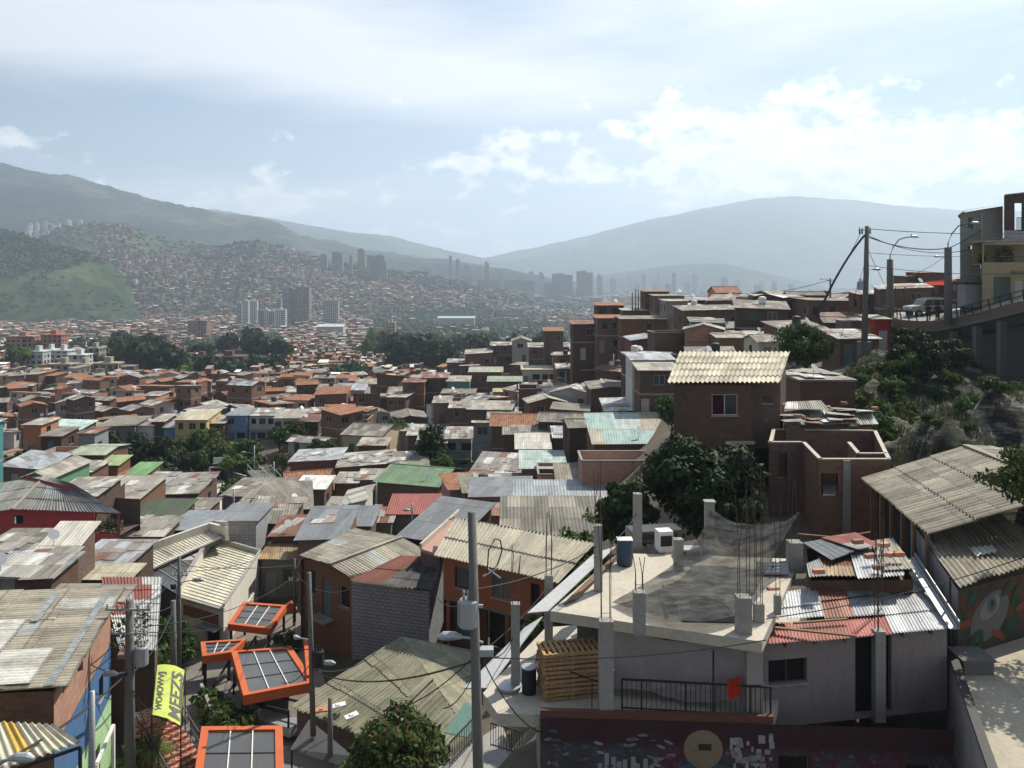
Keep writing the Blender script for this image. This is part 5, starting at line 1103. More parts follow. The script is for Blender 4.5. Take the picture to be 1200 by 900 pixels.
# H: brick house with scalloped cream roof
def bldH():
 b = B('brick_house', 'tall dark brick house with a bright cream scalloped roof and a magenta curtained window', Z(P(855, 560, 52), -14.2), r=4.6, short='bright cream scalloped roof')
 F0 = PZ(782, 449, -6.2); F1 = PZ(914, 449, -6.2); B0 = PZ(797, 412, -4.95); B1 = PZ(926, 412, -4.95); mb = MB()
 ribbed(mb, F0, F1, B1, B0, .27, .05, 1.55, sheetw=1.08, seed=51, seg=10, jag=.04); b.add(mb, 'roof', M['fibre_new'], smooth=True)
 y0 = F0.y+.35; y1 = B0.y-.2; x0 = F0.x+.45; x1 = F1.x-1.5; x2 = F1.x+.3; zt = -6.32
 pa, pb, pc, pd, pe, pf = V2(x0, y0), V2(x1, y0), V2(x1, y0+.5), V2(x2, y0+.5), V2(B1.x-.35, y1), V2(B0.x+.45, y1)
 zr = lambda y: -6.32+(y-y0)*.2
 cx = PZ(851, 475, -7.5).x-x0
 b.wall(pa, pb, -15.5, zt, holes=[(cx-.76, cx+.78, -8.15, -6.9, 'window')], mat=M['brick_dark'], name='front_wall', fm=M['frame_white'])
 b.wall(pb, pc, -15.5, zt, mat=M['brick_dark'], name='return_wall')
 b.wall(pc, pd, -15.5, zt+.1, holes=[(.7, 1.3, -7.5, -7.0, 'window'), (.3, 1.7, -12.4, -10.2, 'dark')], mat=M['brick_dark'], name='recess_wall')
 b.wall(pd, pe, -15.5, zt+.1, zr(y1), mat=M['brick_dark'], name='right_wall'); b.wall(pe, pf, -15.5, zr(y1), mat=M['brick_dark'], name='rear_wall'); b.wall(pf, pa, -15.5, zr(y1), zt, mat=M['brick_dark'], name='left_wall')
 cu = MB(); cu.box(x0+cx-.7, x0+cx-.05, y0+.1, y0+.105, -8.1, -6.95); b.add(cu, 'curtain', M['cloth_m'])
 sb = MB(); sb.box(x0-.1, x0+1.0, y0-.25, y0-.003, -9.85, -9.72); sb.box(x0+3.0, x1+.05, y0-.35, y0-.003, -9.8, -9.66); b.add(sb, 'ledge', M['concrete_pale'])
 q = MB()
 for zz in (-7.6, -8.4, -9.2): q.box(x1-.02, x1+.03, y0-.03, y0+.02, zz, zz+.3); q.box(x0-.03, x0+.02, y0-.03, y0, zz-.2, zz+.1)
 b.add(q, 'brick_tie', M['brick'])
M['cloth_m'] = cloth_mat('magenta_curtain', (.07, .014, .035), .2)
bldH()
# I: unfinished brick house with pale copings
def bldI():
 b = B('brick_house', 'roofless unfinished brick house with pale wall tops stepping round its open rooms', Z(P(960, 600, 45), -12.5), r=4.6, short='unfinished brick house')
 z = -9.0; pts = [PZ(901, 519, z), PZ(940, 519, z), PZ(959.5, 539, z), PZ(1044, 539, z), PZ(1027, 505, z), PZ(905, 503, z)]
 w = MB(); cp = MB(); n = len(pts)
 hz = {2: [(.12, .95, -10.75, -9.65)], 0: [(.5, 1.0, -10.9, -9.5)]}
 for i in range(n):
  a, c = pts[i], pts[(i+1) % n]; m_ = MB(); zb = -15 if i < 4 else -13
  b.wall(Z(a, 0), Z(c, 0), zb, z, holes=[h+(None,) for h in hz.get(i, [])], mat=M['brick'], name='wall', reveal=.18)
  d = (c-a).normalized(); nn = Vector((d.y, -d.x, 0)); b.wall(Z(c, 0)-nn*.18-d*.18, Z(a, 0)-nn*.18+d*.18, zb, z, holes=[((c-a).length-.18-h[1], (c-a).length-.18-h[0], h[2], h[3], None) for h in hz.get(i, [])], mat=M['brick'], name='inner_wall')
  cp.bar(a-nn*.09+Vector((0, 0, .03)), c-nn*.09+Vector((0, 0, .03)), .2, .06)
 # inner partitions
 i1 = [PZ(995, 519, z), PZ(1006, 532, z), PZ(1040, 532, z)]
 for a, c in zip(i1, i1[1:]):
  d = (c-a).normalized(); nn = Vector((d.y, -d.x, 0))*.08; b.wall(Z(a+nn, 0), Z(c+nn, 0), -13, z, mat=M['brick'], name='partition'); b.wall(Z(c-nn, 0), Z(a-nn, 0), -13, z, mat=M['brick'], name='partition'); cp.bar(a+Vector((0, 0, .03)), c+Vector((0, 0, .03)), .2, .06)
 b.add(cp, 'coping', M['concrete_pale'])
 fl = MB(); fl.face([Z(p, -12.2) for p in pts]); b.add(fl, 'floor', M['concrete_dark'])
 cl = MB(); c0 = pts[3].lerp(pts[2], .62); cl.bar(Z(c0, -15)+Vector((0, -.02, 0)), Z(c0, z-.01)+Vector((0, -.02, 0)), .35, .2); b.add(cl, 'column', M['concrete'])
 b2 = B('brick_house', 'brick house under a slumped tin roof held down by bricks, behind the unfinished house', Z(P(975, 500, 53), -12.5), r=4)
 f0, f1, g0, g1 = PZ(919, 500, -8.7), PZ(1029, 497, -8.7), PZ(919, 476, -8.1), PZ(1021, 482, -8.1)
 b2.wall(Z(f0, 0)+Vector((.2, .3, 0)), Z(f1, 0)+Vector((-.2, .3, 0)), -13.5, -8.85, mat=M['brick'], name='front_wall'); b2.wall(Z(f1, 0)+Vector((-.2, .3, 0)), Z(g1, 0), -13.5, -8.85, -8.25, mat=M['brick'], name='right_wall'); b2.wall(Z(g0, 0), Z(f0, 0)+Vector((.2, .3, 0)), -13.5, -8.2, -8.85, mat=M['brick'], name='left_wall')
 r = MB(); rr = random.Random(8); ribbed(r, f0, f1, g1, g0, .14, .02, 1.5, seed=77, metal=True, jag=.2, seg=5); ribbed(r, PZ(919, 480, -8), PZ(972, 481, -8), PZ(962, 469, -7.7), PZ(922, 471, -7.7), .14, .02, 1.5, seed=78, metal=True, seg=5)
 for k in range(14):
  p = f0.lerp(f1, rr.random()).lerp(g0.lerp(g1, rr.random()), rr.random())+Vector((0, 0, .1+k*.012)); a_ = rr.uniform(-.4, .4); l_ = rr.uniform(.4, 1.0); w_ = rr.uniform(.3, .5); slab(r, [p+Vector((math.cos(a_)*i*l_-math.sin(a_)*j*w_, math.sin(a_)*i*l_+math.cos(a_)*j*w_, rr.uniform(-.03, .05))) for i, j in ((-1, -1), (1, -1), (1, 1), (-1, 1))], .02)
 b2.add(r, 'roof', M['r_patch'])
bldI()
def bricks(spots, z0, lab, group, mat='brick_orange'):
 for i, (u, v, z, rz, sc) in enumerate(spots):
  p = PZ(u, v, z); mb = MB(); mb.box(-.2, .2, -.1, .1, 0, .16); 
  for k in (-1, 0, 1): mb.box(-.202, -.19, -.02+k*.06, .02+k*.06, .05, .11)
  o = mb.build('clay_block', M[mat], None); o.location = p; o.rotation_euler = (0, 0, rz); o.scale = (sc, sc, sc); tag(o, lab, 'brick', group)
# ------------------------------------------------------------------ unfinished concrete frame, mauve house, mural house on the right
def frameE():
 zu, zl = -11.2, -13.8
 b = B('building', 'unfinished concrete frame building with an open upper slab, bare columns and a painted wall beneath', Z(P(760, 800, 31), -15.8), 'building', r=6, short='unfinished concrete frame')
 fl, fr, br, bl = PZ(645, 716, zu), PZ(893, 752, zu), PZ(938, 655, zu), PZ(724, 648, zu)
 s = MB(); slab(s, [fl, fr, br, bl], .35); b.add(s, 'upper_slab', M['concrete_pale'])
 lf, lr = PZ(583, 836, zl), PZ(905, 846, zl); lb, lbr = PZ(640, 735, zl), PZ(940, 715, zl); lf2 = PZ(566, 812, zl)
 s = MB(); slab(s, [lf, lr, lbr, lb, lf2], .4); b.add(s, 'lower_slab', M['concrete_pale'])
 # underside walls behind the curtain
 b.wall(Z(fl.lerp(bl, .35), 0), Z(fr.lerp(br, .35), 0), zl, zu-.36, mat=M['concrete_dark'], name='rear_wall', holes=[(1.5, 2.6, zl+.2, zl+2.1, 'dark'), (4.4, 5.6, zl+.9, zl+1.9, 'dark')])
 # street level wall carrying the mural
 f0 = PZ(633, 841, zl+.01); f1 = PZ(1118, 855, zl+.01); d = (f1-f0).normalized(); n = Vector((d.y, -d.x, 0)); L = (f1-f0).length
 cu = MB(); cu.bar(f0-n*.1+Vector((0, 0, .12)), f0+d*7.2-n*.1+Vector((0, 0, .12)), .18, .22); b.add(cu, 'kerb', M['paint'], color=(.13, .055, .04))
 b.wall(Z(f0, 0), Z(f1, 0), -16.4, zl+.01, mat=M['mural'], name='mural_wall', holes=[(7.35, 8.3, -16.0, -14.75, 'dark'), (11.2, 12.0, -15.7, -14.9, 'dark')])
 b.wall(Z(f0, 0)-n*3-d*.2, Z(f0, 0), -17, zl-.41, mat=M['concrete'], name='end_wall')
 # mural shapes, flat on the wall
 def flat(name, pts, col, off, parent=None):
  m_ = MB(); m_.face([Vector((0, 0, 0))+f0*0+Z(f0+d*x, 0)+n*off+Vector((0, 0, z)) for x, z in pts]); o = b.add(m_, name, M['paint'], color=col); return o
 el = lambda cx, cz, rx, rz, k=26, a0=0, a1=2*PI: [(cx+math.cos(a0+(a1-a0)*i/k)*rx, cz+math.sin(a0+(a1-a0)*i/k)*rz) for i in range(k)]
 flat('painted_shoulders', el(5.1, -15.6, 1.3, .55, 18, 0, PI), (.04, .12, .13), .006)
 flat('painted_disc', el(5.05, -14.62, .6, .6), (.26, .2, .13), .012); flat('painted_slot', [(4.9, -14.65), (5.3, -14.65), (5.3, -14.45), (4.9, -14.45)], (.04, .03, .03), .018)
 rr = random.Random(3)
 for k in range(60):
  x = 5.85+rr.random()**1.2*1.4; z = -15.4+rr.random()*(1.1); w = rr.uniform(.07, .2); h = rr.uniform(.08, .25); g = rr.uniform(.2, .4)
  if x > 7.1: continue
  flat('painted_house', [(x, z), (x+w, z), (x+w, z+h), (x, z+h)], (g, g*.97, g*.94), .005+k*.0004)
 for k in range(34):
  x = rr.uniform(.1, 4.2); z = rr.uniform(-15.3, -14.2); w = rr.uniform(.06, .22); a_ = rr.uniform(-.8, .8); cc = rr.choice([(.14, .2, .25), (.25, .22, .24), (.2, .07, .11), (.07, .09, .1), (.3, .27, .25), (.05, .1, .13)])
  flat('painted_stroke', el(x, z, w, rr.uniform(.02, .06), 12) if abs(a_) < .1 else [(x+math.cos(a_)*math.cos(t)*w-math.sin(a_)*math.sin(t)*.035, z+math.sin(a_)*math.cos(t)*w*.5+math.cos(a_)*math.sin(t)*.05) for t in [2*PI*i/10 for i in range(10)]], cc, .003+k*.0001)
 for k in range(9):
  x = 1.8+k*.2+rr.uniform(-.05, .05); h = rr.uniform(.3, .7); flat('painted_tower', [(x, -15.5), (x+.14, -15.5), (x+.14, -15.5+h), (x, -15.5+h)], (.3, .29, .28), .005+k*.0005)
 # columns: (u, v top, v foot, level, width, label)
 def column(u, vf, zf, ht, w, rb, nm='column', n_=4, seed=0):
  p = PZ(u, vf, zf); t = B0 = None; root = empty(nm, tuple(p), 0); root.parent = b.t; root.location = p-b.o
  m_ = MB(); m_.box(-w/2, w/2, -w/2, w/2, -.05, ht); m_.box(-w/2-.015, w/2+.015, -w/2-.015, w/2+.015, ht*.48, ht*.5); o = m_.build('concrete_shaft', M['concrete'], root); rb_ = MB(); r_ = random.Random(seed)
  for i in range(n_):
   x = (-1 if i % 2 else 1)*w*.32; y = (-1 if i < 2 else 1)*w*.32; hh = rb*r_.uniform(.8, 1.05); rb_.tube([(x, y, ht-.1), (x+r_.uniform(-.03, .03), y, ht+hh*.5), (x+r_.uniform(-.12, .12), y+r_.uniform(-.1, .1), ht+hh)], .013, 5)
  if rb > .3: rb_.bar((-w*.33, -w*.33, ht+.25), (w*.33, -w*.33, ht+.25), .012, .012)
  rb_.build('rebar', M['rebar'], root); return root
 column(604, 806, zl, 2.85, .3, 1.9, seed=1); column(643, 764, zl, 2.85, .3, 2.3, seed=2); column(710, 837, zl, 3.0, .44, 3.2, seed=3); column(701, 692, zu, 2.35, .28, 2.3, seed=4)
 column(747, 640, zu, 2.2, .34, 1.4, seed=5, n_=3); column(795, 668, zu, 1.2, .34, .4, seed=6, n_=2); column(749, 741, zu, 1.3, .36, 1.3, seed=7); column(871, 741, zu, 1.15, .44, 3.9, seed=8)
 column(882, 838, zl, 2.25, .5, .1, seed=9, n_=0); column(931, 668, zu, 1.1, .5, 2.6, seed=10)
 column(889, 728, zu, .6, .3, 4.6, seed=12); column(911, 718, zu, .6, .2, 3.6, seed=13, n_=2)
 # railing along the front
 ra = PZ(729, 831, zl+.1); rb2 = PZ(903, 841, zl+.1); r = MB(); top = Vector((0, 0, .95))
 r.bar(ra+top, rb2+top, .05, .06); r.bar(ra+Vector((0, 0, .05)), rb2+Vector((0, 0, .05)), .03, .04)
 for k in range(31): p = ra.lerp(rb2, k/30); r.bar(p+Vector((0, 0, .05)), p+top, .018, .018)
 for k in (0, 4, 13, 26, 30): p = ra.lerp(rb2, k/30); r.bar(p, p+top*1.02, .05, .05)
 b.add(r, 'railing', M['black_iron'])
 rp = MB(); p = ra.lerp(rb2, .62); rp.bar(p, p+Vector((0, 0, 2.0)), .05, .05); b.add(rp, 'rail_post', M['black_iron'])
 r = MB(); p0 = PZ(628, 806, zl); p1 = PZ(706, 836, zl)
 r.bar(p0+top, p1+top, .03, .04); [r.bar(p0.lerp(p1, t), p0.lerp(p1, t)+top, .03, .03) for t in (0, .5, .85)]; b.add(r, 'side_railing', M['black_iron'])
 # left sloping white board (long sheet) beside the slab
 m_ = MB(); slab(m_, [PZ(618, 718, -11.5), PZ(642, 716, -11.5), PZ(722, 640, -11.3), PZ(697, 648, -11.3)], .04); t = m_.build('sheet_board', M['board'], None); tag(t, 'long smooth grey-white sheet sloping off the left edge of the upper slab', 'sheet')
 m_ = MB(); slab(m_, [PZ(543, 806, -14.5), PZ(572, 806, -14.3), PZ(636, 722, -14.0), PZ(615, 735, -14.4)], .04); t = m_.build('sheet_board', M['board'], None); tag(t, 'lower smooth grey-white sheet beside the concrete pole and the first bare column', 'sheet')
 # pallets
 r_ = random.Random(2)
 for st, (u, v, rz, cnt) in enumerate([(667, 812, .2, 11)]):
  p = PZ(u, v, zl)
  for k in range(cnt):
   m_ = MB(); W_, D_ = .98, .52
   for q in range(11): m_.box(-W_+q*(2*W_-.1)/10, -W_+q*(2*W_-.1)/10+.1, -D_, D_, .11, .13)
   for q in (-1, 0, 1): m_.box(-W_, W_, q*(D_-.05)-.045, q*(D_-.05)+.045, .02, .11)
   for q in (-1, 0, 1): m_.box(q*(W_-.05)-.045, q*(W_-.05)+.045, -D_, D_, 0, .02)
   o = m_.build('pallet', M['wood'], None); o.location = p+Vector((r_.uniform(-.04, .04), r_.uniform(-.04, .04), k*.145)); o.rotation_euler = (0, 0, rz+r_.uniform(-.06, .06))
   tag(o, ['wooden pallet in the stack between the bare column and the thick concrete column', 'wooden pallet in the lower right stack against the thick concrete column'][st], 'pallet', ['stacked wooden pallets', 'pallets in the right stack'][st])
 # barrels / drums by the pallets
 for i, (u, v, r0, h0, mt, lab) in enumerate([(620, 812, .24, .85, 'black_iron', 'black drum with a pale lid between the bare column and the pallets'), (597, 808, .38, .12, 'concrete', 'wide round basin lying at the slab edge by the first bare column')]):
  p = PZ(u, v, zl); root = empty('drum' if i == 0 else 'basin', tuple(p), 0, lab, 'drum' if i == 0 else 'basin'); m_ = MB(); m_.lathe((0, 0, 0), [(r0*.9, 0), (r0, .05), (r0*1.02, h0*.5), (r0, h0)], 16); m_.build('body', M[mt], root); l_ = MB(); l_.lathe((0, 0, h0+.002), [(r0*1.08, 0), (r0*1.08, .04), (r0*.3, .06)], 16); l_.build('lid', M['galv'], root)
 p = PZ(732, 662, zu); root = empty('barrel', tuple(p), 0, 'dark blue plastic barrel standing on the upper slab', 'barrel'); m_ = MB(); m_.lathe((0, 0, 0), [(.27, 0), (.31, .06), (.33, .5), (.31, .95), (.28, 1.0)], 16); m_.build('body', M['tank_blue'], root); l_ = MB(); l_.box(-.3, .3, -.24, .24, 1.003, 1.03); l_.build('lid', M['white'], root)
 # pipes bundle on the slab
 for k in range(9):
  m_ = MB(); a = PZ(661+k*1.6, 708-k*.6, zu+.05); c = PZ(717+k*1.2, 655-k*.5, zu+.05); m_.tube([(0, 0, 0), tuple((c-a)*.5+Vector((0, 0, .03*(k % 3)))), tuple(c-a)], .035, 6); o = m_.build('timber_pole', M['plank'], None); o.location = a+Vector((0, 0, .03*(k % 2))); tag(o, 'brown pole in the bundle lying along the left edge of the upper slab', 'pole', 'bundle of brown poles on the slab')
 # washing machine / clutter at the rear of the slab
 rr = random.Random(6)
 for i, (u, v, w_, d_, h_, mt, nm, lab) in enumerate([(778, 645, .3, .28, .85, 'white', 'washing_machine', 'white washing machine on the upper slab under the mango tree'), (766, 632, 1.1, .5, .5, 'panel', 'workbench', 'dark workbench at the back of the upper slab'), (807, 652, .5, .3, .35, 'galv', 'crate', 'grey crate behind the short column on the upper slab'), (905, 672, .55, .45, .7, 'galv', 'sheet_roll', 'bundle of curled tin sheets right of the shade net')]):
  p = PZ(u, v, zu); root = empty(nm, tuple(p), rr.uniform(-.3, .3), lab, nm.replace('_', ' ')); m_ = MB()
  if nm == 'sheet_roll':
   for k in range(7): m_.tube([(-w_, k*.1-.3, .1+.08*(k % 3)), (w_, k*.1-.25, .15+.09*(k % 3))], .09, 8)
  else: m_.box(-w_, w_, -d_, d_, .08, h_); m_.box(-w_*.9, w_*.9, -d_*.9, d_*.9, 0, .08)
  m_.build('body', M[mt], root); l_ = MB(); l_.box(-w_*.8, w_*.8, -d_-.02, -d_-.001, h_*.3, h_*.8) if nm != 'sheet_roll' else l_.box(-.03, .03, -.4, .4, .35, .38); l_.build('panel', M['black_iron'], root)
 # shade net
 Lc, T, RB_, RF_ = PZ(717, 706, zu+.12), P(833, 598, 34.3), P(938, 600, 33.2), P(876, 716, 27.9); m_ = MB()
 def fn(s, t):
  p = Lc.lerp(RF_, s).lerp(T.lerp(RB_, s), t); sag = (1-(2*s-1)**2)*(.12*(1-t)+.55*t)+(1-(2*t-1)**2)*.18
  wr = mnoise.noise(Vector((s*5, t*4, 0)))*.1+mnoise.noise(Vector(((s-t)*9, (s+t)*2, 2)))*.09+math.sin((s*1.3+t*.6)*21)*.018
  return p+Vector((.6*(1-(2*t-1)**2)*(1-s)-.2*s*(1-(2*t-1)**2), -1.5*math.sin(PI*s)*(1-t)**2, -sag*min(1, 2.5*t)+wr*min(1, 3*t+.2)+.12*math.sin(PI*s)*(1-t)))
 m_.grid(fn, 40, 34); o = m_.build('shade_net', M['net'], None, smooth=True); tag(o, 'translucent grey shade net hung like a sail over the upper slab', 'net')
 pl = MB(); pp = PZ(833, 640, zu); pl.bar((0, 0, 0), (0, 0, 2.1), .35, .35); pl.box(-.22, .22, -.22, .22, 2.1, 2.16); o = pl.build('net_post', M['concrete'], b.t, Vector((0, 0, 0))); o.location = Vector((T.x, T.y+.25, zu))-b.o
 # ladder and dark sheets under the net
 la = MB(); a = Vector((0, 0, .05)); 
 for s_ in (-.2, .2): la.bar((s_, 0, .08), (s_, 2.2, .3), .05, .05)
 for k in range(7): la.bar((-.2, .2+k*.3, .1+k*.03), (.2, .2+k*.3, .1+k*.03), .03, .03)
 o = la.build('ladder', M['galv'], None); o.location = PZ(790, 725, zu); o.rotation_euler = (0, 0, -.1); tag(o, 'metal ladder lying on the slab under the shade net', 'ladder')
 la = MB(); slab(la, [(-.9, -.5, .04), (1, -.6, .04), (.9, .7, .05), (-.8, .5, .05)], .03); slab(la, [(-.5, .2, .09), (.8, .1, .09), (.9, 1.3, .1), (-.3, 1.2, .1)], .03); o = la.build('tar_sheet', M['tank_black'], None); o.location = PZ(828, 722, zu); tag(o, 'black sheets lying flat on the slab under the shade net', 'sheet')
 # curtain hung below the slab
 m_ = MB(); c0 = Vector((.117*28.1, 28.1, zu-.36)); c1 = Vector((.279*26.9, 26.9, zu-.36))
 def fc(s, t):
  p = c0.lerp(c1, s); sag = (1-(2*s-1)**2)*.16*t; return Vector((p.x, p.y-.1*math.sin(s*37)*(1-t*.5)*.5-.06*math.sin(s*11+t*3), lerp(zl+.25+.12*math.sin(s*9), p.z, t)-sag))
 m_.grid(fc, 90, 10); o = m_.build('curtain', M['cloth'], None, smooth=True); tag(o, 'wide mauve-grey cloth curtain hung below the upper slab', 'curtain')
 for k, (u, v, w_, h_) in enumerate([(738, 802, .24, .3), (771, 803, .24, .2), (805, 807, .26, .14), (831, 804, .2, .2)]):
  p = P(u, v, c0.lerp(c1, (u-717)/162).y-.13); q = MB(); q.obox(p, (w_, 0, 0), (0, .004, 0), (0, 0, h_/2)); q.build('patch', M['patchc'], o, (0, 0, 0))
 m_ = MB(); p = ra.lerp(rb2, .71)+Vector((0, -.06, .62)); 
 m_.grid(lambda s, t: p+Vector((s*.4, -.02*math.sin(s*14), -.05+t*.62-.05*math.sin(s*5))), 10, 4); o = m_.build('red_cloth', M['red_cloth'], None); tag(o, 'bright red cloth hung on the railing in front of the curtain', 'cloth')
def mural_mat():
 t = NT('street_mural_paint'); uv, u, v, ob = t.uv()
 n1 = t.noise(ob, .55, 5, .6); n2 = t.noise(ob, 1.7, 7, .75); n3 = t.noise(ob, 4.5, 6, .8)
 a = t.ramp(n1, [(.36, (.05, .06, .062)), (.47, (.075, .055, .06)), (.56, (.1, .035, .045)), (.66, (.055, .05, .05))])
 a = t.mix(t.mapr(n2, .5, .58, 0, .7), a, (.06, .09, .11)); a = t.mix(t.mapr(n3, .58, .64, 0, .7), a, (.3, .27, .28))
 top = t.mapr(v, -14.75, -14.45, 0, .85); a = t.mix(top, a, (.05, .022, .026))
 t.pbsdf(a, .85, 0, n3, .004, spec=.2); return t.m
M['mural'] = mural_mat()
M['board'] = paint_mat('smooth_grey_white_board', (.42, .43, .44), .75, .15)
M['patchc'] = cloth_mat('pale_patch_cloth', (.4, .39, .37), .2)
frameE()
# F: mauve house with tin roof
def bldF():
 b = B('house', 'low mauve-grey rendered house under a patched shiny and red tin roof', Z(P(1000, 800, 29), -14.6), r=4, short='patched tin roof')
 zE = -11.85; e0, e1 = PZ(893, 757, zE), PZ(1122, 738, zE); t0, t1 = PZ(893, 699, -11.4), PZ(1078, 668, -11.3)
 m0 = e0.lerp(e1, .66); mt = t0.lerp(t1, .66)
 hx = .40
 l0, l1 = e0.lerp(t0, hx), m0.lerp(mt, hx*.8)
 mb = MB(); ribbed(mb, e0, m0, l1, l0, .12, .016, 1.5, sheetw=1.5, seed=61, metal=True, jag=.15, seg=5); b.add(mb, 'red_roof', M['tin_red'], smooth=True)
 mb = MB(); ribbed(mb, l0+Vector((0, 0, .03)), l1+Vector((0, 0, .03)), mt+Vector((0, 0, .03)), t0+Vector((0, 0, .03)), .12, .016, 1.1, sheetw=2.0, seed=62, metal=True, jag=.12, seg=5); ribbed(mb, m0+Vector((0, 0, .02)), e1+Vector((0, 0, .02)), t1, mt, .12, .016, 1.2, sheetw=2.2, seed=63, metal=True, jag=.1, seg=5); b.add(mb, 'tin_roof', M['tin_bright'], smooth=True)
 g = -14.7; a = Z(e0, 0)+Vector((.1, .35, 0)); c = Z(e1, 0)+Vector((-.2, .3, 0)); d = (c-a).normalized(); L = (c-a).length; f = lambda u: (PZ(u, 760, zE).x-a.x)
 b.wall(a, c, g, zE-.1, holes=[(f(907), f(957), -13.3, -12.5, 'window'), (f(1021), f(1056), g+.15, -11.95, 'dark'), (f(1058), f(1070), g+.15, -11.95, 'dark')], mat=M['paint'], color=(.27, .225, .215), name='front_wall', reveal=.18)
 pc = MB(); px = a+d*f(1049); pc.bar(Z(px, g)+Vector((0, -.2, 0)), Z(px, zE+.15)+Vector((0, -.2, 0)), .34, .34); b.add(pc, 'column', M['concrete'])
 rb = MB(); r_ = random.Random(8)
 for i in range(5): x = r_.uniform(-.14, .14); y = r_.uniform(-.12, .12); q = Z(px, zE+.1)+Vector((x, y-.2, 0)); rb.tube([q, q+Vector((r_.uniform(-.05, .05), 0, 1.9)), q+Vector((r_.uniform(-.15, .15), .05, 3.1+r_.uniform(-.4, .3)))], .013, 5)
 b.add(rb, 'rebar', M['rebar']); rb = MB(); q0 = PZ(1033, 706, -11.4)
 for i in range(5): x = r_.uniform(-.14, .14); q = q0+Vector((x, r_.uniform(-.1, .1), -.05)); rb.tube([q, q+Vector((r_.uniform(-.1, .1), .05, 3.0+r_.uniform(-.5, .3)))], .013, 5)
 b.add(rb, 'rebar', M['rebar'])
 b.wall(Z(t0, 0)+Vector((.1, 0, 0)), a, g, -11.55, zE-.1, mat=M['paint'], color=(.27, .24, .23), name='left_wall')
 cn = MB(); cp_ = px; ws = MB()
 # purlin ends
 for k in range(6): q = e0.lerp(e1, .12+k*.15)+Vector((0, .05, -.1)); ws.bar(q, q+Vector((.02, .7, 0)), .07, .09)
 b.add(ws, 'purlin', M['plank'])
 # planks lying on the roof
 for i, (u0, v0, u1, v1, w_) in enumerate([(905, 738, 1003, 748, .13), (930, 733, 993, 728, .09), (900, 716, 927, 715, .1), (935, 628, 1000, 634, .08), (995, 630, 1020, 626, .07)]):
  a_ = PZ(u0, v0, -11.62 if i < 3 else -10.7); c_ = PZ(u1, v1, -11.62 if i < 3 else -10.7); a_.z += .0; m_ = MB(); m_.bar((0, 0, 0), c_-a_, w_, .05); m_.bar((0, 0, .027), (c_-a_)*.3, w_*.9, .01); o = m_.build('plank', M['plank'], None); o.location = a_+Vector((0, 0, .08)); tag(o, ['longest grey plank along the front of the red tin roof', 'thin plank behind the longest one on the red tin roof', 'short plank at the left corner of the shiny tin roof', 'plank across the upper heap of rusty sheets, left one', 'plank across the upper heap of rusty sheets, right one'][i], 'plank', 'planks on the tin roof')
 m_ = MB(); slab(m_, [(-.33, -.3, .05), (.33, -.3, .05), (.33, .3, .08), (-.33, .3, .08)], .02); m_.box(-.05, .05, -.05, .05, .05, .09); o = m_.build('board', M['concrete_pale'], None); o.location = PZ(911, 727, -11.55); tag(o, 'small square cream board on the red tin roof', 'board')
 # upper heap of sheets
 b2 = B('lean_to', 'small lean-to of rusty and blue-grey loose sheets behind the shiny tin roof', Z(P(1000, 660, 33.5), -13.5), 'shed', r=3, short='heap of rusty sheets')
 r2 = MB(); rr = random.Random(12)
 def sh(pts, mat, lift): 
  m2 = MB(); q = [PZ(u, v, -10.85+lift) for u, v in pts]; ribbed(m2, q[0], q[1], q[2], q[3], .13, .02, 5, sheetw=1.4, seed=int(pts[0][0]), metal=True, seg=5); return b2.add(m2, 'sheet', M[mat], smooth=True)
 sh([(949, 676), (1030, 677), (1008, 648), (960, 650)], 'rust', 0); sh([(1005, 680), (1060, 676), (1052, 640), (992, 634)], 'tin_bright', .08); sh([(974, 658), (1008, 645), (976, 630), (940, 636)], 'r_slate', .2); sh([(1005, 646), (1030, 640), (1002, 624), (962, 630)], 'tin_red', .28); sh([(1034, 670), (1072, 668), (1046, 630), (1020, 634)], 'r_light', .16); sh([(948, 678), (970, 676), (960, 655), (945, 660)], 'r_steel', .12)
 q = [PZ(u, v, -10.9) for u, v in ((950, 677), (1070, 676), (1045, 634), (945, 640))]
 for i in range(4): b2.wall(Z(q[i], 0), Z(q[(i+1) % 4], 0), -14.5, -11.0, mat=M['brick_dark'])
 bricks([(959, 672, -10.55, .1, 1), (1019, 654, -10.45, .4, 1), (1029, 667, -10.55, 0, 1), (1036, 641, -10.4, .3, 1), (1053, 652, -10.4, .1, 1), (1005, 637, -10.3, .2, 1), (1044, 652, -10.4, .6, 1)], 0, 'orange clay block weighing down the loose rusty sheets', 'clay blocks on the heap of sheets')
 bricks([(906, 693, -11.28, .1, 1)], 0, 'single orange clay block at the back left corner of the shiny tin roof', 'clay block on tin roof')
 bricks([(935+k*17+((k*37) % 9), 489-(k*53) % 16, -8.35, k*.7, 1.1) for k in range(6)], 0, 'brick holding down the slumped tin roof behind the unfinished house', 'bricks on the slumped roof')
bldF()
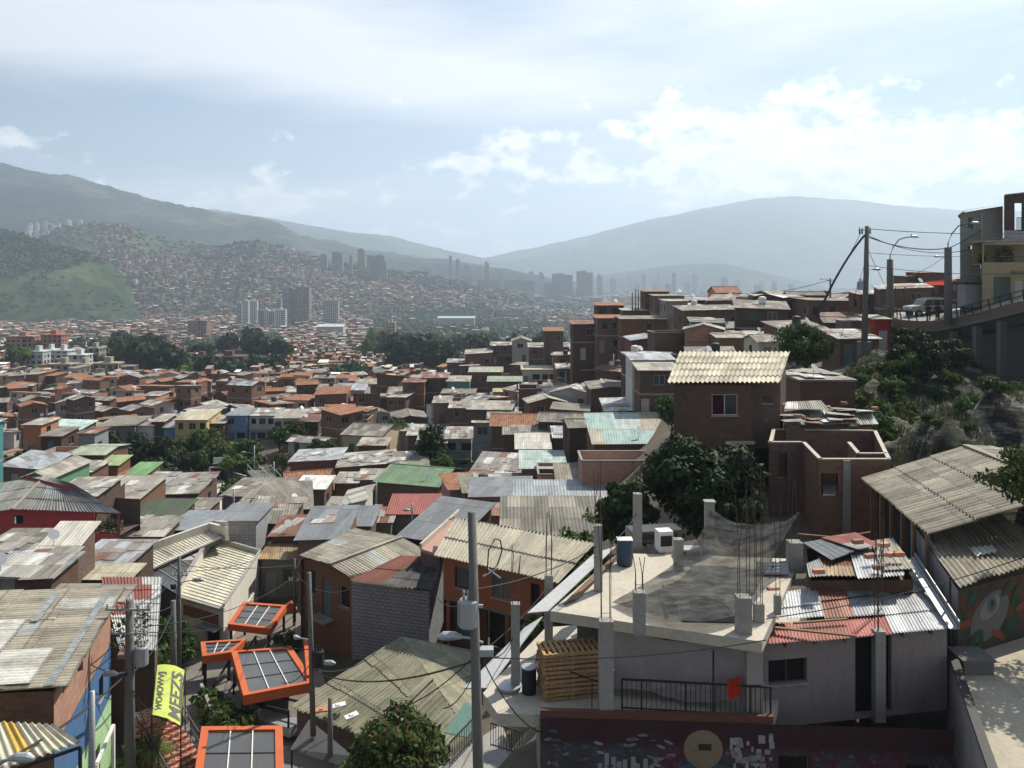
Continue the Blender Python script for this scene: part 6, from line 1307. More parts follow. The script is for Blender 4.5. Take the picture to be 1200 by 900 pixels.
# G: mural house and yard on the right
def bldG():
 b = B('house', 'right hand house with corrugated fibre roofs and a painted eye on its end wall', Z(P(1170, 690, 33), -13.3), r=4, short='eye mural house')
 e0, e1 = PZ(1123, 690, -10.8), PZ(1230, 655, -10.8); t1, t0 = PZ(1165, 596, -9.9), PZ(1063, 605, -9.9); mb = MB()
 ribbed(mb, e0, e1, t1, t0, .27, .045, 2.4, sheetw=1.08, seed=71, seg=10, jag=.03); b.add(mb, 'front_roof', M['fibre_old'], smooth=True)
 nw = MB(); q = [e0.lerp(e1, .3), e0.lerp(e1, .62)]; r = [t0.lerp(t1, .3), t0.lerp(t1, .62)]
 f = lambda p, s, t: q[0].lerp(q[1], s).lerp(r[0].lerp(r[1], s), t)+Vector((0, 0, .09)); ribbed(nw, f(0, .1, .26), f(0, .8, .24), f(0, .85, .36), f(0, .12, .4), .27, .045, 3, seed=5); b.add(nw, 'white_patch', M['white'], smooth=True)
 c0 = Z(e0, 0)+Vector((.12, .25, 0)); c1 = Z(e1, 0)+Vector((3, 1.2, 0)); tl = Z(t0, 0)+Vector((.15, 0, 0))
 w = b.wall(c0, c1, -14.2, -10.95, mat=M['mural2'], name='mural_wall')
 b.wall(tl, c0, -15, -10.05, -10.95, mat=M['paint'], color=(.36, .36, .35), name='side_wall', holes=[(.8, 1.0, -12, -11, None)])
 d = (c1-c0).normalized(); n = Vector((d.y, -d.x, 0))
 def flat(name, pts, col, off):
  m_ = MB(); m_.face([Z(c0+d*x, z)+n*off for x, z in pts]); return b.add(m_, name, M['paint'], color=col)
 el = lambda cx, cz, rx, rz, a=0, k=24: [(cx+math.cos(a)*math.cos(t)*rx-math.sin(a)*math.sin(t)*rz, cz+math.sin(a)*math.cos(t)*rx+math.cos(a)*math.sin(t)*rz) for t in [2*PI*i/k for i in range(k)]]
 flat('painted_face', el(1.75, -12.15, 1.15, .75, .5), (.13, .12, .125), .006); flat('painted_eye_white', el(1.75, -11.85, .62, .34, .45), (.22, .21, .2), .01); flat('painted_iris', el(1.85, -11.75, .26, .3, 0), (.06, .12, .16), .014); flat('painted_pupil', el(1.87, -11.73, .11, .13), (.01, .012, .015), .018); flat('painted_brow', el(1.6, -11.2, .8, .09, .35), (.03, .03, .03), .012)
 for k, (x, z, a) in enumerate([(.35, -12.2, .1), (.75, -11.35, .8), (1.2, -13.0, 1.2), (2.2, -12.9, -.5), (3.0, -12.6, .4), (3.2, -11.6, 1.0), (3.6, -12.1, .2), (.9, -12.75, .5), (2.7, -11.3, .7)]): flat('painted_leaf', el(x, z, .42, .13, a), (.02, .06, .035) if k % 3 else (.2, .05, .025), .02+k*.001)
 # big rear roof
 A_1, B_1 = PZ(1010, 562, -9.6), PZ(1088, 628, -9.75); C_1, D_1 = PZ(1262, 575, -8.5), PZ(1132, 523, -8.5); mb = MB()
 ribbed(mb, A_1, B_1, C_1, D_1, .3, .055, 2.4, sheetw=1.2, seed=72, seg=6, jag=.03)
 b2 = B('house', 'long house under the broad weathered corrugated roof that spans the right edge', Z(P(1120, 600, 40), -13.5), r=5, short='broad weathered roof')
 b2.add(mb, 'roof', M['fibre_old'], smooth=True); m2 = MB(); ribbed(m2, C_1+Vector((6, 2.5, -1)), D_1+Vector((6, 3.5, -1)), D_1+Vector((0, .03, .04)), C_1+Vector((0, .03, .04)), .27, .04, 2.4, seed=73, seg=5); b2.add(m2, 'rear_roof', M['fibre_old'], smooth=True)
 rg = MB(); rg.bar(D_1+Vector((0, 0, .07)), C_1+Vector((0, 0, .07)), .35, .06); b2.add(rg, 'ridge_cap', M['fibre_old'])
 wa, wb, wd = Z(A_1, 0)+Vector((.6, -.3, 0)), Z(B_1, 0)+Vector((.5, .6, 0)), Z(D_1, 0)+Vector((.2, -.4, 0))
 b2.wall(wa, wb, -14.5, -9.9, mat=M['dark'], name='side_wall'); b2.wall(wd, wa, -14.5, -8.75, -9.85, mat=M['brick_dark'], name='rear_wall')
 for k in range(6): po = MB(); p = wa.lerp(wb, k/5)+Vector((-.25, 0, 0)); po.bar(Z(p, -14), Z(p, -9.85), .14, .14); b2.add(po, 'post', M['plank'])
 # yard and its boundary wall
 ym = MB(); yp = [(12.75, 22.0), (15.45, 29.6), (15.9, 31.5), (26, 36), (34, 36), (34, 16), (10.4, 16)]; slab(ym, [(x, y, -13.3) for x, y in yp], .25); tag(ym.build('yard', M['yard'], None), kind='structure')
 yb = B('wall', 'boundary wall with a black capping between the mauve house and the sunny yard', (12.6, 23, -16), 'wall', r=1)
 p0, p1 = Vector((10.4, 16, 0)), Vector((15.35, 29.7, 0)); p0b, p1b = p0-Vector((.2, 0, 0)), p1-Vector((.2, 0, 0))
 yb.wall(p1b, p0b, -17, -12.95, mat=M['paint'], color=(.33, .31, .29), name='outer_face'); yb.wall(p0, p1, -13.5, -12.95, mat=M['concrete'], name='inner_face'); cp = MB(); cp.bar(Z((p0+p0b)/2, -12.9), Z((p1+p1b)/2, -12.9), .26, .1); cp.bar(Z((p1+p1b)/2, -12.9), Z((p1+p1b)/2, -10.4), .06, .06); yb.add(cp, 'capping', M['black_iron'])
 dk = MB(); s0 = PZ(1130, 765, -13.0); dk.box(0, 1.0, 0, 1.0, 0, .45); dk.box(-.06, 1.06, -.06, 1.06, .45, .52); o = dk.build('drain_box', M['concrete_dark'], None); o.location = (15.1, 28.5, -13.3); tag(o, 'low dark concrete box in the corner of the sunny yard', 'box')
def mural2():
 t = NT('eye_mural_paint'); uv, u, v, ob = t.uv(); n1 = t.noise(ob, .8, 5, .65); n2 = t.noise(ob, 3.0, 6, .7)
 a = t.ramp(n1, [(.36, (.02, .045, .03)), (.46, (.05, .06, .045)), (.54, (.13, .045, .025)), (.64, (.03, .05, .04))]); a = t.mix(t.mapr(n2, .5, .65, 0, .6), a, (.02, .03, .02))
 low = t.mapr(v, -13.3, -12.6, .8, 0); a = t.mix(low, a, (.055, .05, .045)); t.pbsdf(a, .85, spec=.2); return t.m
M['mural2'] = mural2()
bldG()
# flashing gutter between F and G
def gutter():
 m_ = MB(); a, c = PZ(1118, 737, -11.7), PZ(1066, 655, -10.8); m_.bar(a, c, .3, .03); m_.bar(a+Vector((.18, 0, .12)), c+Vector((.18, 0, .12)), .03, .28); m_.bar(a+Vector((.1, 0, .05)), c+Vector((.1, 0, .05)), .05, .08); o = m_.build('gutter', M['galv'], None); tag(o, 'wide galvanised gutter between the tin roof and the pale side wall', 'gutter')
gutter()
# ------------------------------------------------------------------ trees and plants
def tree_proto(name, seed, R, H, trunk_h, clumps, per, leaf, mat, squash=.75, mats2=None, cr=.38, lean=0, low=.25):
 rr = random.Random(seed); mb = MB(); tb = MB(); cz = trunk_h+H/2; cs = []
 for k in range(clumps):
  for _ in range(30):
   p = Vector((rr.uniform(-1, 1), rr.uniform(-1, 1), rr.uniform(-1, 1)))
   if .25 < p.length < 1 and p.z > -low-.55*(rr.random()): break
  p = Vector((p.x*R*(1-cr*.6), p.y*R*(1-cr*.6), p.z*H/2*(1-cr*.5)*1.05)); c = p+Vector((lean*p.z, 0, cz)); r = R*cr*rr.uniform(.6, 1.25); cs.append((c, r))
  for q in range(per):
   d = Vector((rr.gauss(0, 1), rr.gauss(0, 1), rr.gauss(0, .8)+.25)).normalized(); rad = r*rr.uniform(.55, 1.06)
   pos = c+Vector((d.x*rad, d.y*rad, d.z*rad*squash)); s = leaf*rr.uniform(.6, 1.3)
   e = d.cross(Vector((rr.gauss(0, 1), rr.gauss(0, 1), rr.gauss(0, 1)))); 
   if e.length < 1e-3: continue
   e.normalize(); f = (d+Vector((rr.gauss(0, .55), rr.gauss(0, .55), rr.gauss(0, .55)))).cross(e).normalized(); f.z -= .25
   mb.face([pos-e*s*.5, pos+f*s, pos+e*s*.5, pos-f*s*.9], 1 if mats2 and rr.random() < .12 else 0)
 tr = max(.07, R*.07); tb.tube([(0, 0, -.6), (tr*.4, 0, trunk_h*.5), (0, tr*.5, trunk_h), (0, 0, cz)], [tr*1.3, tr, tr*.8, tr*.35], 7)
 for c, r in cs[:max(3, clumps//5)]: st = Vector((0, 0, trunk_h*rr.uniform(.7, 1.1))); tb.tube([st, st.lerp(c, .5)+Vector((0, 0, -.1*R)), c], [tr*.5, tr*.35, tr*.12], 5, cap=False)
 root = empty(name, (0, 0, 0)); mb.build('crown', [M[mat]]+([M[mats2]] if mats2 else []), root); tb.build('trunk', M['bark'], root); return root
def palm_proto(seed, L=2.2, th=3.0, n=16, name='palm_tree', mat='leaf'):
 rr = random.Random(seed); mb = MB(); tb = MB(); tb.tube([(0, 0, -.5), (.08, 0, th*.5), (0, 0, th)], [.17, .13, .11], 7)
 for k in range(n):
  a = 2*PI*k/n+rr.uniform(-.2, .2); e0 = rr.uniform(.35, 1.25); prev = Vector((0, 0, th)); pts = [prev]; el_ = e0
  for i in range(7):
   el_ -= .27; prev = prev+Vector((math.cos(a)*math.cos(el_), math.sin(a)*math.cos(el_), math.sin(el_)))*(L/7); pts.append(prev)
  for i in range(7):
   d = (pts[i+1]-pts[i]).normalized(); s = d.cross(Vector((0, 0, 1))).normalized()
   for q in (0, .5):
    p = pts[i].lerp(pts[i+1], q); ll = L*.26*(1-abs(i-3)/6)
    for sg in (-1, 1): mb.face([p, p+s*sg*ll*.5+d*.08+Vector((0, 0, -.03)), p+s*sg*ll+d*ll*.35+Vector((0, 0, -ll*.35)), p+d*.09])
  tb.tube(pts, .015, 4, cap=False)
 root = empty(name, (0, 0, 0)); mb.build('crown', M[mat], root); tb.build('trunk', M['bark'], root); return root
TP = {}
def plant_at(kind, p, sc, label, group=None, cat='tree', rz=None):
 root = TP[kind][TP[kind][0] % (len(TP[kind])-1)+1]; TP[kind][0] += 1
 rz = RD.uniform(0, 6.28) if rz is None else rz
 if root.get('used'):
  o = dup(root, None, tuple(p), rz, label, group, (sc, sc, sc*RD.uniform(.9, 1.12)))
  o['category'] = cat
  if 'used' in o: del o['used']
  if group is None and 'group' in o: del o['group']
 else:
  o = root; o['used'] = 1; o.location = p; o.rotation_euler = (0, 0, rz); o.scale = (sc, sc, sc); tag(o, label, cat, group)
 return o
TP['broad'] = [0]+[tree_proto('broadleaf_tree', 40+k, 3.0, 5.0, 1.4, 24, 75, .38, 'leaf') for k in range(3)]
TP['dark'] = [0]+[tree_proto('broadleaf_tree', 60+k, 3.0, 5.6, 1.3, 24, 75, .38, 'leaf_dark') for k in range(3)]
TP['light'] = [0]+[tree_proto('bright_shrub', 70+k, 2.0, 2.8, .5, 16, 60, .3, 'leaf_light') for k in range(2)]
TP['bush'] = [0]+[tree_proto('shrub', 80+k, 1.2, 1.5, .15, 12, 60, .17, 'leaf') for k in range(3)]
TP['cypress'] = [0, tree_proto('cypress', 90, 1.1, 9.0, .6, 34, 60, .28, 'leaf_dark', cr=.55)]
TP['palm'] = [0]+[palm_proto(95+k) for k in range(2)]
TP['big'] = [0]+[tree_proto('broadleaf_tree', 30+k, 3.0, 4.4, 1.6, 20, 42, .6, 'leaf') for k in range(3)]
TP['bigdark'] = [0]+[tree_proto('broadleaf_tree', 35+k, 3.0, 5.0, 1.6, 20, 42, .6, 'leaf_dark') for k in range(2)]
# large single trees
def solo(proto, p, label, rz=0): proto.location = p; proto.rotation_euler = (0, 0, rz); tag(proto, label, 'tree'); return proto
t = tree_proto('bushy_tree', 1, 2.15, 3.2, .9, 46, 300, .15, 'leaf', mats2='leaf_red', cr=.34); solo(t, PZ(462, 955, -22.3), 'bushy green tree with reddish young leaves at the bottom edge beside the concrete pole')
t = tree_proto('mango_tree', 2, 3.1, 4.6, 1.4, 52, 260, .2, 'leaf_dark', cr=.33); solo(t, P(822, 0, 41).xyz*1 if False else Vector((.222*42, 42, -14.1)), 'large dark mango tree in front of the tall dark brick house', .5)
t = tree_proto('mango_tree', 3, 1.5, 3.6, .8, 24, 240, .2, 'leaf_dark', cr=.4); solo(t, Vector((.135*40.5, 40.5, -13.9)), 'smaller dark tree left of the large mango tree, over the upper slab', 1.5)
t = tree_proto('mango_tree', 4, 1.5, 2.6, .6, 22, 240, .19, 'leaf_dark', cr=.4); solo(t, Vector((.262*40, 40, -13.4)), 'low dark tree on the right of the large mango tree', 2.5)
t = tree_proto('round_tree', 5, 2.75, 4.4, 1.7, 40, 190, .2, 'leaf', cr=.33); solo(t, Vector((.345*76, 76, ground(.345*76, 76)-.3)), 'round crowned tree standing alone below the ridge houses, left of the utility pole')
t = tree_proto('feathery_tree', 6, 4.0, 2.6, 4.9, 34, 330, .14, 'leaf', cr=.24, squash=.35); solo(t, Vector((20.6, 30.0, -13.3)), 'feathery tree in the yard whose branches reach in from the right edge')
t = palm_proto(77, 1.3, .5, 22, 'spiky_plant', 'leaf_light'); t.location = PZ(178, 893, -22.0); tag(t, 'spiky yellow-green rosette plant at the foot of the brick stairs', 'plant')
t = palm_proto(78, 1.1, .4, 18, 'spiky_plant', 'leaf'); t.location = PZ(150, 905, -22.2); tag(t, 'darker rosette plant left of the yellow-green one by the stairs', 'plant')
def scatter(kind, n, ub, Yb, sc, label, group, seed, cat='tree', keep=.6, dz=-.2, maxr=1):
 rr = random.Random(seed); k = 0; tries = 0
 while k < n and tries < n*30:
  tries += 1; u = rr.uniform(*ub); Y = rr.uniform(*Yb); x = (u-600)/1000*Y; s = rr.uniform(*sc)
  if not free(x, Y, 1.0*s*maxr, keep): continue
  plant_at(kind, (x, Y, ground(x, Y)+dz), s, label, group, cat); k += 1
  LAND.append((x, Y, .8*s*maxr))
G1 = 'trees on the green bank below the yellow building'
scatter('dark', 12, (112, 205), (124, 141), (.7, 1.15), 'dark green tree on the bank left of the court, below the row of coloured houses', G1, 1)
scatter('broad', 16, (185, 345), (131, 141), (.5, .9), 'mid green tree on the steep bank under the yellow and blue houses', G1+' and the blue one', 2)
scatter('light', 6, (262, 300), (130, 139), (.7, 1.2), 'bright yellow-green shrub on the bank under the deep blue house', 'bright shrubs under the deep blue house', 3, 'shrub')
scatter('bush', 22, (200, 345), (118, 134), (.9, 1.6), 'low shrub on the shaded foot of the bank behind the court', 'shrubs at the foot of the bank', 4, 'shrub')
for i, (u, Y, s) in enumerate([(143, 127, 1.25), (150, 131, 1.1), (188, 122, 1.35), (128, 133, 1.0), (331, 125, 1.1)]):
 x = (u-600)/1000*Y; plant_at('palm', (x, Y, ground(x, Y)), s, ['tall palm on the left of the green bank', 'shorter palm just right of the tall palm on the bank', 'broad palm next to the painted wall behind the court', 'small palm at the far left of the bank', 'palm on the right end of the bank beside the dark brick house'][i], 'palms on the bank')
for i, (u, Y, s, kd, lab) in enumerate([(18, 121, 1.15, 'dark', 'dark leafy tree left of the narrow orange brick house'), (506, 118, .95, 'dark', 'dark tree between the long rubble strewn roof and the colourful row'), (517, 114, .6, 'broad', 'low tree behind the long green gabled roof'), (243, 192, .75, 'cypress', 'slim dark cypress standing alone among roofs beyond the yellow building'),
 (290, 212, .8, 'broad', 'small rounded tree beyond the deep blue house'), (299, 216, .7, 'broad', 'small tree right behind the rounded tree beyond the deep blue house'), (463, 139, .7, 'broad', 'leafy tree in the gap left of the lone grey gable'), (385, 128, .7, 'broad', 'tree leaning over the white laundry balconies'), (372, 131, .55, 'dark', 'dark small tree below the broad bright sheet roof'),
 (650, 330, 1.5, 'cypress', 'tallest dark cypress at the end of the wooded belt'), (693, 240, .7, 'cypress', 'small cypress behind the stepped orange tile roofs'), (621, 420, 1.5, 'cypress', 'dark cypress in the middle of the wooded belt'), (787, 72, .55, 'broad', 'small tree at the corner of the aqua and tan roof')]):
 x = (u-600)/1000*Y; plant_at(kd, (x, Y, ground(x, Y)-.2), s, lab, None)
for u_ in range(205, 290, 12):
 for Y_ in (345, 365, 385, 405, 425, 440): LAND.append(((u_-600)/1000*Y_, Y_, 3.5))
for u_ in range(28, 140, 12):
 for Y_ in (330, 345, 360, 375, 390, 405, 420): LAND.append(((u_-600)/1000*Y_, Y_, 4))
scatter('bigdark', 34, (445, 690), (360, 640), (2.0, 3.3), 'big tree in the wooded belt beyond the left tip of the ridge', 'trees of the wooded belt beyond the ridge', 11)
scatter('big', 34, (430, 720), (470, 860), (1.9, 3.0), 'mid green tree in the back of the wooded belt beyond the ridge', 'mid green trees of the wooded belt', 12)
scatter('bigdark', 36, (110, 335), (350, 700), (1.8, 3.4), 'tall dark tree in the park beyond the left roofs', 'dark trees of the park', 13)
scatter('big', 30, (-20, 340), (360, 720), (1.6, 2.6), 'mid green tree in the park beyond the left roofs', 'mid green trees of the park', 14)
scatter('light', 20, (165, 250), (330, 450), (2.0, 3.4), 'bright green shrubby tree in the middle of the park', 'bright green shrubby trees of the park', 15)
scatter('big', 12, (330, 420), (300, 520), (1.2, 1.9), 'isolated tree among the roofs between park and wooded belt', 'isolated trees among the roofs', 16)
scatter('bush', 26, (636, 705), (41, 64), (.7, 1.3), 'shrub on the steep bare bank between the terracotta house and the mango trees', 'shrubs on the bank behind the terracotta house', 19, 'shrub', keep=.3)
# rocky slope on the right
def slope_z(x, y):
 u = 600+1000*x/y; base = ground(x, y)
 n = mnoise.fractal(Vector((x*.16, y*.16, 1.7)), .8, 2.2, 6); r = mnoise.turbulence(Vector((x*.3+n*.6, y*.22, x*.1)), 4, False)
 bulge = 3.6*math.exp(-((u-1110)/70)**2-((y-50.5)/5.5)**2)+2.2*math.exp(-((u-1015)/40)**2-((y-66)/7)**2)+2.5*math.exp(-((u-1200)/60)**2-((y-58)/6)**2)
 edge = min(1, max(0, (u-985)/40))*min(1, max(0, (y-40)/4))
 return base+(n*1.5+r*.9+bulge)*edge-.3*(1-edge)
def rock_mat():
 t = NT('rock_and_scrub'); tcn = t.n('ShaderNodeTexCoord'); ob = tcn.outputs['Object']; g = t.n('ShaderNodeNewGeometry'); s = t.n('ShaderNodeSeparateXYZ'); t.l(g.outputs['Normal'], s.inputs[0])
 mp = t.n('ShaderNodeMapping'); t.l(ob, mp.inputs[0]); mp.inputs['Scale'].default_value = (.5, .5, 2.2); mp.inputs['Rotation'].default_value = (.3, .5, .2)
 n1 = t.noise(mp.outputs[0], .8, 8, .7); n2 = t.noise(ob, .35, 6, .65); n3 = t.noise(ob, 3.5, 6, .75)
 a = t.ramp(n1, [(.36, (.02, .02, .017)), (.5, (.06, .056, .047)), (.62, (.26, .24, .2))]); a = t.mix(1.0, a, t.mapr(n3, .3, .7, .7, 1.2), 'MULTIPLY')  # dark stops carry the slope's shade in the rock colour
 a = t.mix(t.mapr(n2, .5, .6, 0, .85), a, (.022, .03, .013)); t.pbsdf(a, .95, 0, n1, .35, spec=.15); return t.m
def rocky():
 mb = MB(); nu, nv = 130, 110
 for j in range(nv+1):
  y = lerp(41, 84, j/nv)
  for i in range(nu+1):
   u = lerp(975, 1420, i/nu); x = (u-600)/1000*y; mb.v.append((x, y, slope_z(x, y)))
 for j in range(nv):
  for i in range(nu): a = j*(nu+1)+i; mb.f.append((a, a+1, a+nu+2, a+nu+1)); mb.uv.append(None); mb.m.append(0)
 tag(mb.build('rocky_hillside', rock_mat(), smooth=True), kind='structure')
rocky()
for i, (u, Y, s) in enumerate([(1066, 70, .5), (1083, 71, .56), (1101, 70, .52), (1090, 66, .5), (1052, 68, .45), (1118, 69, .5)]):
 x = (u-600)/1000*Y; plant_at('dark', (x, Y, slope_z(x, Y)-.2), s, 'dark tree massed on the steep slope under the curved road', 'dark trees under the curved road')
def rock_plants():
 rr = random.Random(21)
 def put(kind, n, ub, Yb, sc, lab, grp, cat='shrub'):
  for k in range(n):
   u = rr.uniform(*ub); Y = rr.uniform(*Yb); x = (u-600)/1000*Y; plant_at(kind, (x, Y, slope_z(x, Y)-.15), rr.uniform(*sc), lab, grp, cat)
 put('bush', 30, (1000, 1065), (54, 70), (.45, .9), 'shrub on the shaded gully side of the rocky hillside', 'shrubs in the gully of the rocky hillside')
 put('bush', 18, (1045, 1110), (64, 77), (.5, .9), 'shrub on the upper rocky hillside below the curved road', 'shrubs below the curved road')
 put('broad', 4, (1040, 1105), (66, 72), (.25, .36), 'small olive tree just under the curved road wall', 'small trees under the curved road', 'tree')
 put('bush', 8, (1075, 1150), (49, 56), (.35, .6), 'low tuft shrub on the bare sunlit rock', 'tuft shrubs on the sunlit rock')
 put('bush', 16, (1110, 1210), (54, 68), (.4, .8), 'dark shrub in the shade below the road bridge', 'shrubs in the shade below the bridge')
 x = .555*54; plant_at('bush', (x, 54, slope_z(x, 54)-.1), .9, 'round grey-green shrub on the crest of the sunlit rock', None, 'shrub')
 gm = MB()
 for k in range(5200):
  u = rr.uniform(990, 1200); Y = rr.uniform(46, 80); x = (u-600)/1000*Y; nn = mnoise.noise(Vector((x*.35, Y*.35, 5)))
  if nn < .02: continue
  z = slope_z(x, Y); h = rr.uniform(.25, .8); a = rr.uniform(0, PI); w = .05; dx, dy = math.cos(a)*w, math.sin(a)*w; lx, ly = rr.uniform(-.2, .2), rr.uniform(-.2, .2)
  gm.face([(x-dx, Y-dy, z), (x+dx, Y+dy, z), (x+lx, Y+ly, z+h)])
 tag(gm.build('tall_grass', M['grass']), 'tall dry grass growing over the rocky hillside', 'grass', kind='stuff')
rock_plants()
# ------------------------------------------------------------------ curved road, its buildings, poles, wires
def road():
 zr = -4.15
 pts = [(1046, 368, 93), (1047, 372, 89), (1056, 375.5, 86), (1075, 377, 84), (1100, 377, 82.5), (1122, 373, 80.5), (1160, 364, 76), (1200, 353.5, 72), (1260, 338, 66)]
 E = [P(*p) for p in pts]
 r = MB(); inner = [e+Vector((1.5+.5*i, 7+.1*i, 0)) for i, e in enumerate(E)]; back = [P(1050, 366, 99), P(1075, 364, 102), P(1105, 362, 103), P(1140, 360, 100), P(1210, 352, 92), P(1300, 335, 84)]
 poly = E+[P(1420, 325, 66), P(1420, 325, 100)]+back[::-1]
 c = sum(E+back, Vector())/(len(E)+len(back)); allp = E+back[::-1]
 for i in range(len(allp)): r.face([allp[i], allp[(i+1) % len(allp)], c])
 tag(r.build('road', M['concrete'], None), kind='structure')
 b = empty('road_viaduct', (E[4].x, E[4].y, -12), 0, 'curved concrete road viaduct with a brown parapet above the rocky hillside', 'viaduct'); o = Vector(b.location)
 pr = MB(); so = MB()
 for i in range(len(E)-1):
  a, c2 = E[i], E[i+1]; pr.bar(a+Vector((0, 0, -.3)), c2+Vector((0, 0, -.3)), .3, .75)
  d = (c2-a).normalized(); n = Vector((d.y, -d.x, 0)).normalized(); L0 = -.68; so.face([a+Vector((0, 0, L0))-n*.15, c2+Vector((0, 0, L0))-n*.15, c2+Vector((0, 0, -1.55))-n*1.2, a+Vector((0, 0, -1.55))-n*1.2]); so.bar(a+Vector((0, 0, -.8)), c2+Vector((0, 0, -.8)), .5, .25)
  so.face([a+Vector((0, 0, -1.55))-n*1.2, c2+Vector((0, 0, -1.55))-n*1.2, c2+Vector((0, 0, -1.6))-n*8, a+Vector((0, 0, -1.6))-n*8])
 pr.build('parapet', M['par'], b, o); so.build('deck', M['concrete_dark'], b, o)
 rw = MB()
 for i in range(4, len(E)-1): a, c2 = E[i], E[i+1]; d = (c2-a).normalized(); n = Vector((d.y, -d.x, 0)); rw.face([a-n*2.2+Vector((0, 0, -1.5)), c2-n*2.2+Vector((0, 0, -1.5)), c2-n*2.2+Vector((0, 0, -12)), a-n*2.2+Vector((0, 0, -12))][::-1])
 rw.build('retaining_wall', M['concrete_dark'], b, o)
 for t_ in (.1, .85, 1.6, 2.4): 
  i = 5+int(t_); f = t_-int(t_); p = E[i].lerp(E[min(i+1, 8)], f)+Vector((0, 1.2, 0)); cb = MB(); cb.bar(p+Vector((0, 0, -1.4)), Z(p, -11), .6, .6); cb.build('pier', M['concrete_dark'], b, o)
 rl = MB(); tot = 0
 for i in range(1, len(E)-1):
  a, c2 = E[i], E[i+1]; L = (c2-a).length; n_ = max(1, round(L/1.3)); up = Vector((0, 0, 1.05))
  for h in (.55, 1.0): rl.bar(a+Vector((0, 0, h)), c2+Vector((0, 0, h)), .06, .06)
  for k in range(n_): p = a.lerp(c2, k/n_); q = Vector((.12, 0, 0)); rl.bar(p+Vector((0, 0, .05)), p+up+(c2-a).normalized()*-.2, .09, .09)
 rl.build('railing', M['black_iron'], b, o)
 # retaining base for the nearer end
 return E
M['par'] = paint_mat('brown_parapet_render', (.17, .125, .09), .9, .4, (.08, .06, .05), .01)
ROADE = road()
def rbuild():
 Y = 82
 b = B('house', 'tall pale green house with a block upper wall at the right edge above the road', Z(P(1150, 355, Y), -4.2), r=6, short='tall pale green house')
 X = lambda u, y=Y: (u-600)/1000*y; zz = lambda v, y=Y: (325-v)/1000*y
 gz = zz(352)-1.5; a, m_, c = V2(X(1125), Y), V2(X(1149), Y), V2(X(1178), Y+.4)
 V = lambda p: Vector((p.x, p.y, 0))
 b.wall(V(a), V(m_), gz, zz(250), zz(245.5), holes=[(.75, 1.35, zz(268), zz(254), 'window'), (.8, 1.2, zz(292), zz(288), 'dark')], mat=M['paint'], color=(.3, .33, .28), name='front_wall')
 b.wall(V(m_), V(c), zz(286), zz(245.5), zz(241), mat=M['block_pale'], name='block_wall')
 b.wall(V2(X(1125)*(Y+7)/Y, Y+7).to_3d(), V(a), gz, zz(247), zz(250), mat=M['paint'], color=(.24, .28, .23), name='left_wall')
 r = MB(); slab(r, [(X(1119), Y-.5, zz(253)), (X(1125), Y-.5, zz(248)), (X(1176), Y-.1, zz(241)+.15), (X(1176), Y+7, zz(241)+.15), (X(1124)*(Y+7)/Y, Y+7, zz(250))], .12); b.add(r, 'roof', M['r_slate'])
 lw = MB(); lw.box(X(1122), X(1143), Y-1.5, Y-.01, zz(352)-.6, zz(333)); b.add(lw, 'porch', M['paint'], color=(.3, .3, .31)); l2 = MB(); l2.box(X(1120), X(1144), Y-1.8, Y-.01, zz(331), zz(327)); b.add(l2, 'porch_roof', M['concrete_dark'])
 pp = MB(); pp.tube([(X(1149.5), Y-.15, gz), (X(1149.5), Y-.15, zz(250))], .09, 6); b.add(pp, 'drain_pipe', M['galv'])
 b2 = B('house', 'yellow painted house with a grey garage shutter and a deep planted balcony beside the road', Z(P(1185, 350, 79), -3), r=6, short='yellow roadside house')
 Y2 = 79; X2 = lambda u: X(u, Y2); z2 = lambda v: zz(v, Y2)
 a, c = V2(X2(1151), Y2), V2(X2(1240), Y2-1.5); L = (c-a).length; f = lambda u: (X2(u)-a.x)
 b2.wall(V(a), V(c), z2(352)-2, z2(309), holes=[(f(1163), f(1182), z2(352)-.4, z2(324), None), (f(1186), f(1195), z2(350), z2(329), 'door')], mat=M['paint'], color=(.36, .29, .17), name='front_wall')
 sh = MB(); sh.box(X2(1163), X2(1182), Y2-.15, Y2-.1, z2(352)-.4, z2(324)); [sh.box(X2(1163), X2(1182), Y2-.18, Y2-.15, z2(352)+k*.2, z2(352)+k*.2+.1) for k in range(10)]; b2.add(sh, 'garage_door', M['paint'], color=(.12, .145, .125))
 b2.wall(V(a), V2(X2(1240), Y2-1.5).to_3d(), z2(309), z2(284), holes=[(f(1153), f(1232), z2(307.5), z2(287), None)], mat=M['paint'], color=(.36, .29, .17), name='upper_wall', reveal=.3)
 bk = MB(); bk.box(X2(1151), X2(1240), Y2+1.6, Y2+1.7, z2(309), z2(284)); bk.box(X2(1151), X2(1240), Y2+.3, Y2+1.7, z2(309)-.1, z2(309)); b2.add(bk, 'balcony_back', M['paint'], color=(.3, .25, .15))
 b2.wall(V2(X2(1151)*(Y2+7)/Y2, Y2+7).to_3d(), V(a), z2(352)-2, z2(284), mat=M['paint'], color=(.33, .27, .16), name='left_wall')
 sl = MB(); sl.box(X2(1150), X2(1240), Y2-.3, Y2+2, z2(284), z2(284)+.2); b2.add(sl, 'slab', M['concrete'])
 cn = MB(); cn.box(X2(1181), X2(1197), Y2-1.1, Y2-.15, z2(320), z2(318)); b2.add(cn, 'door_canopy', M['concrete_dark'])
 rl = MB(); rl.bar((X2(1153), Y2+.1, z2(301)), (X2(1232), Y2-1.2, z2(301)), .05, .05); b2.add(rl, 'railing', M['black_iron'])
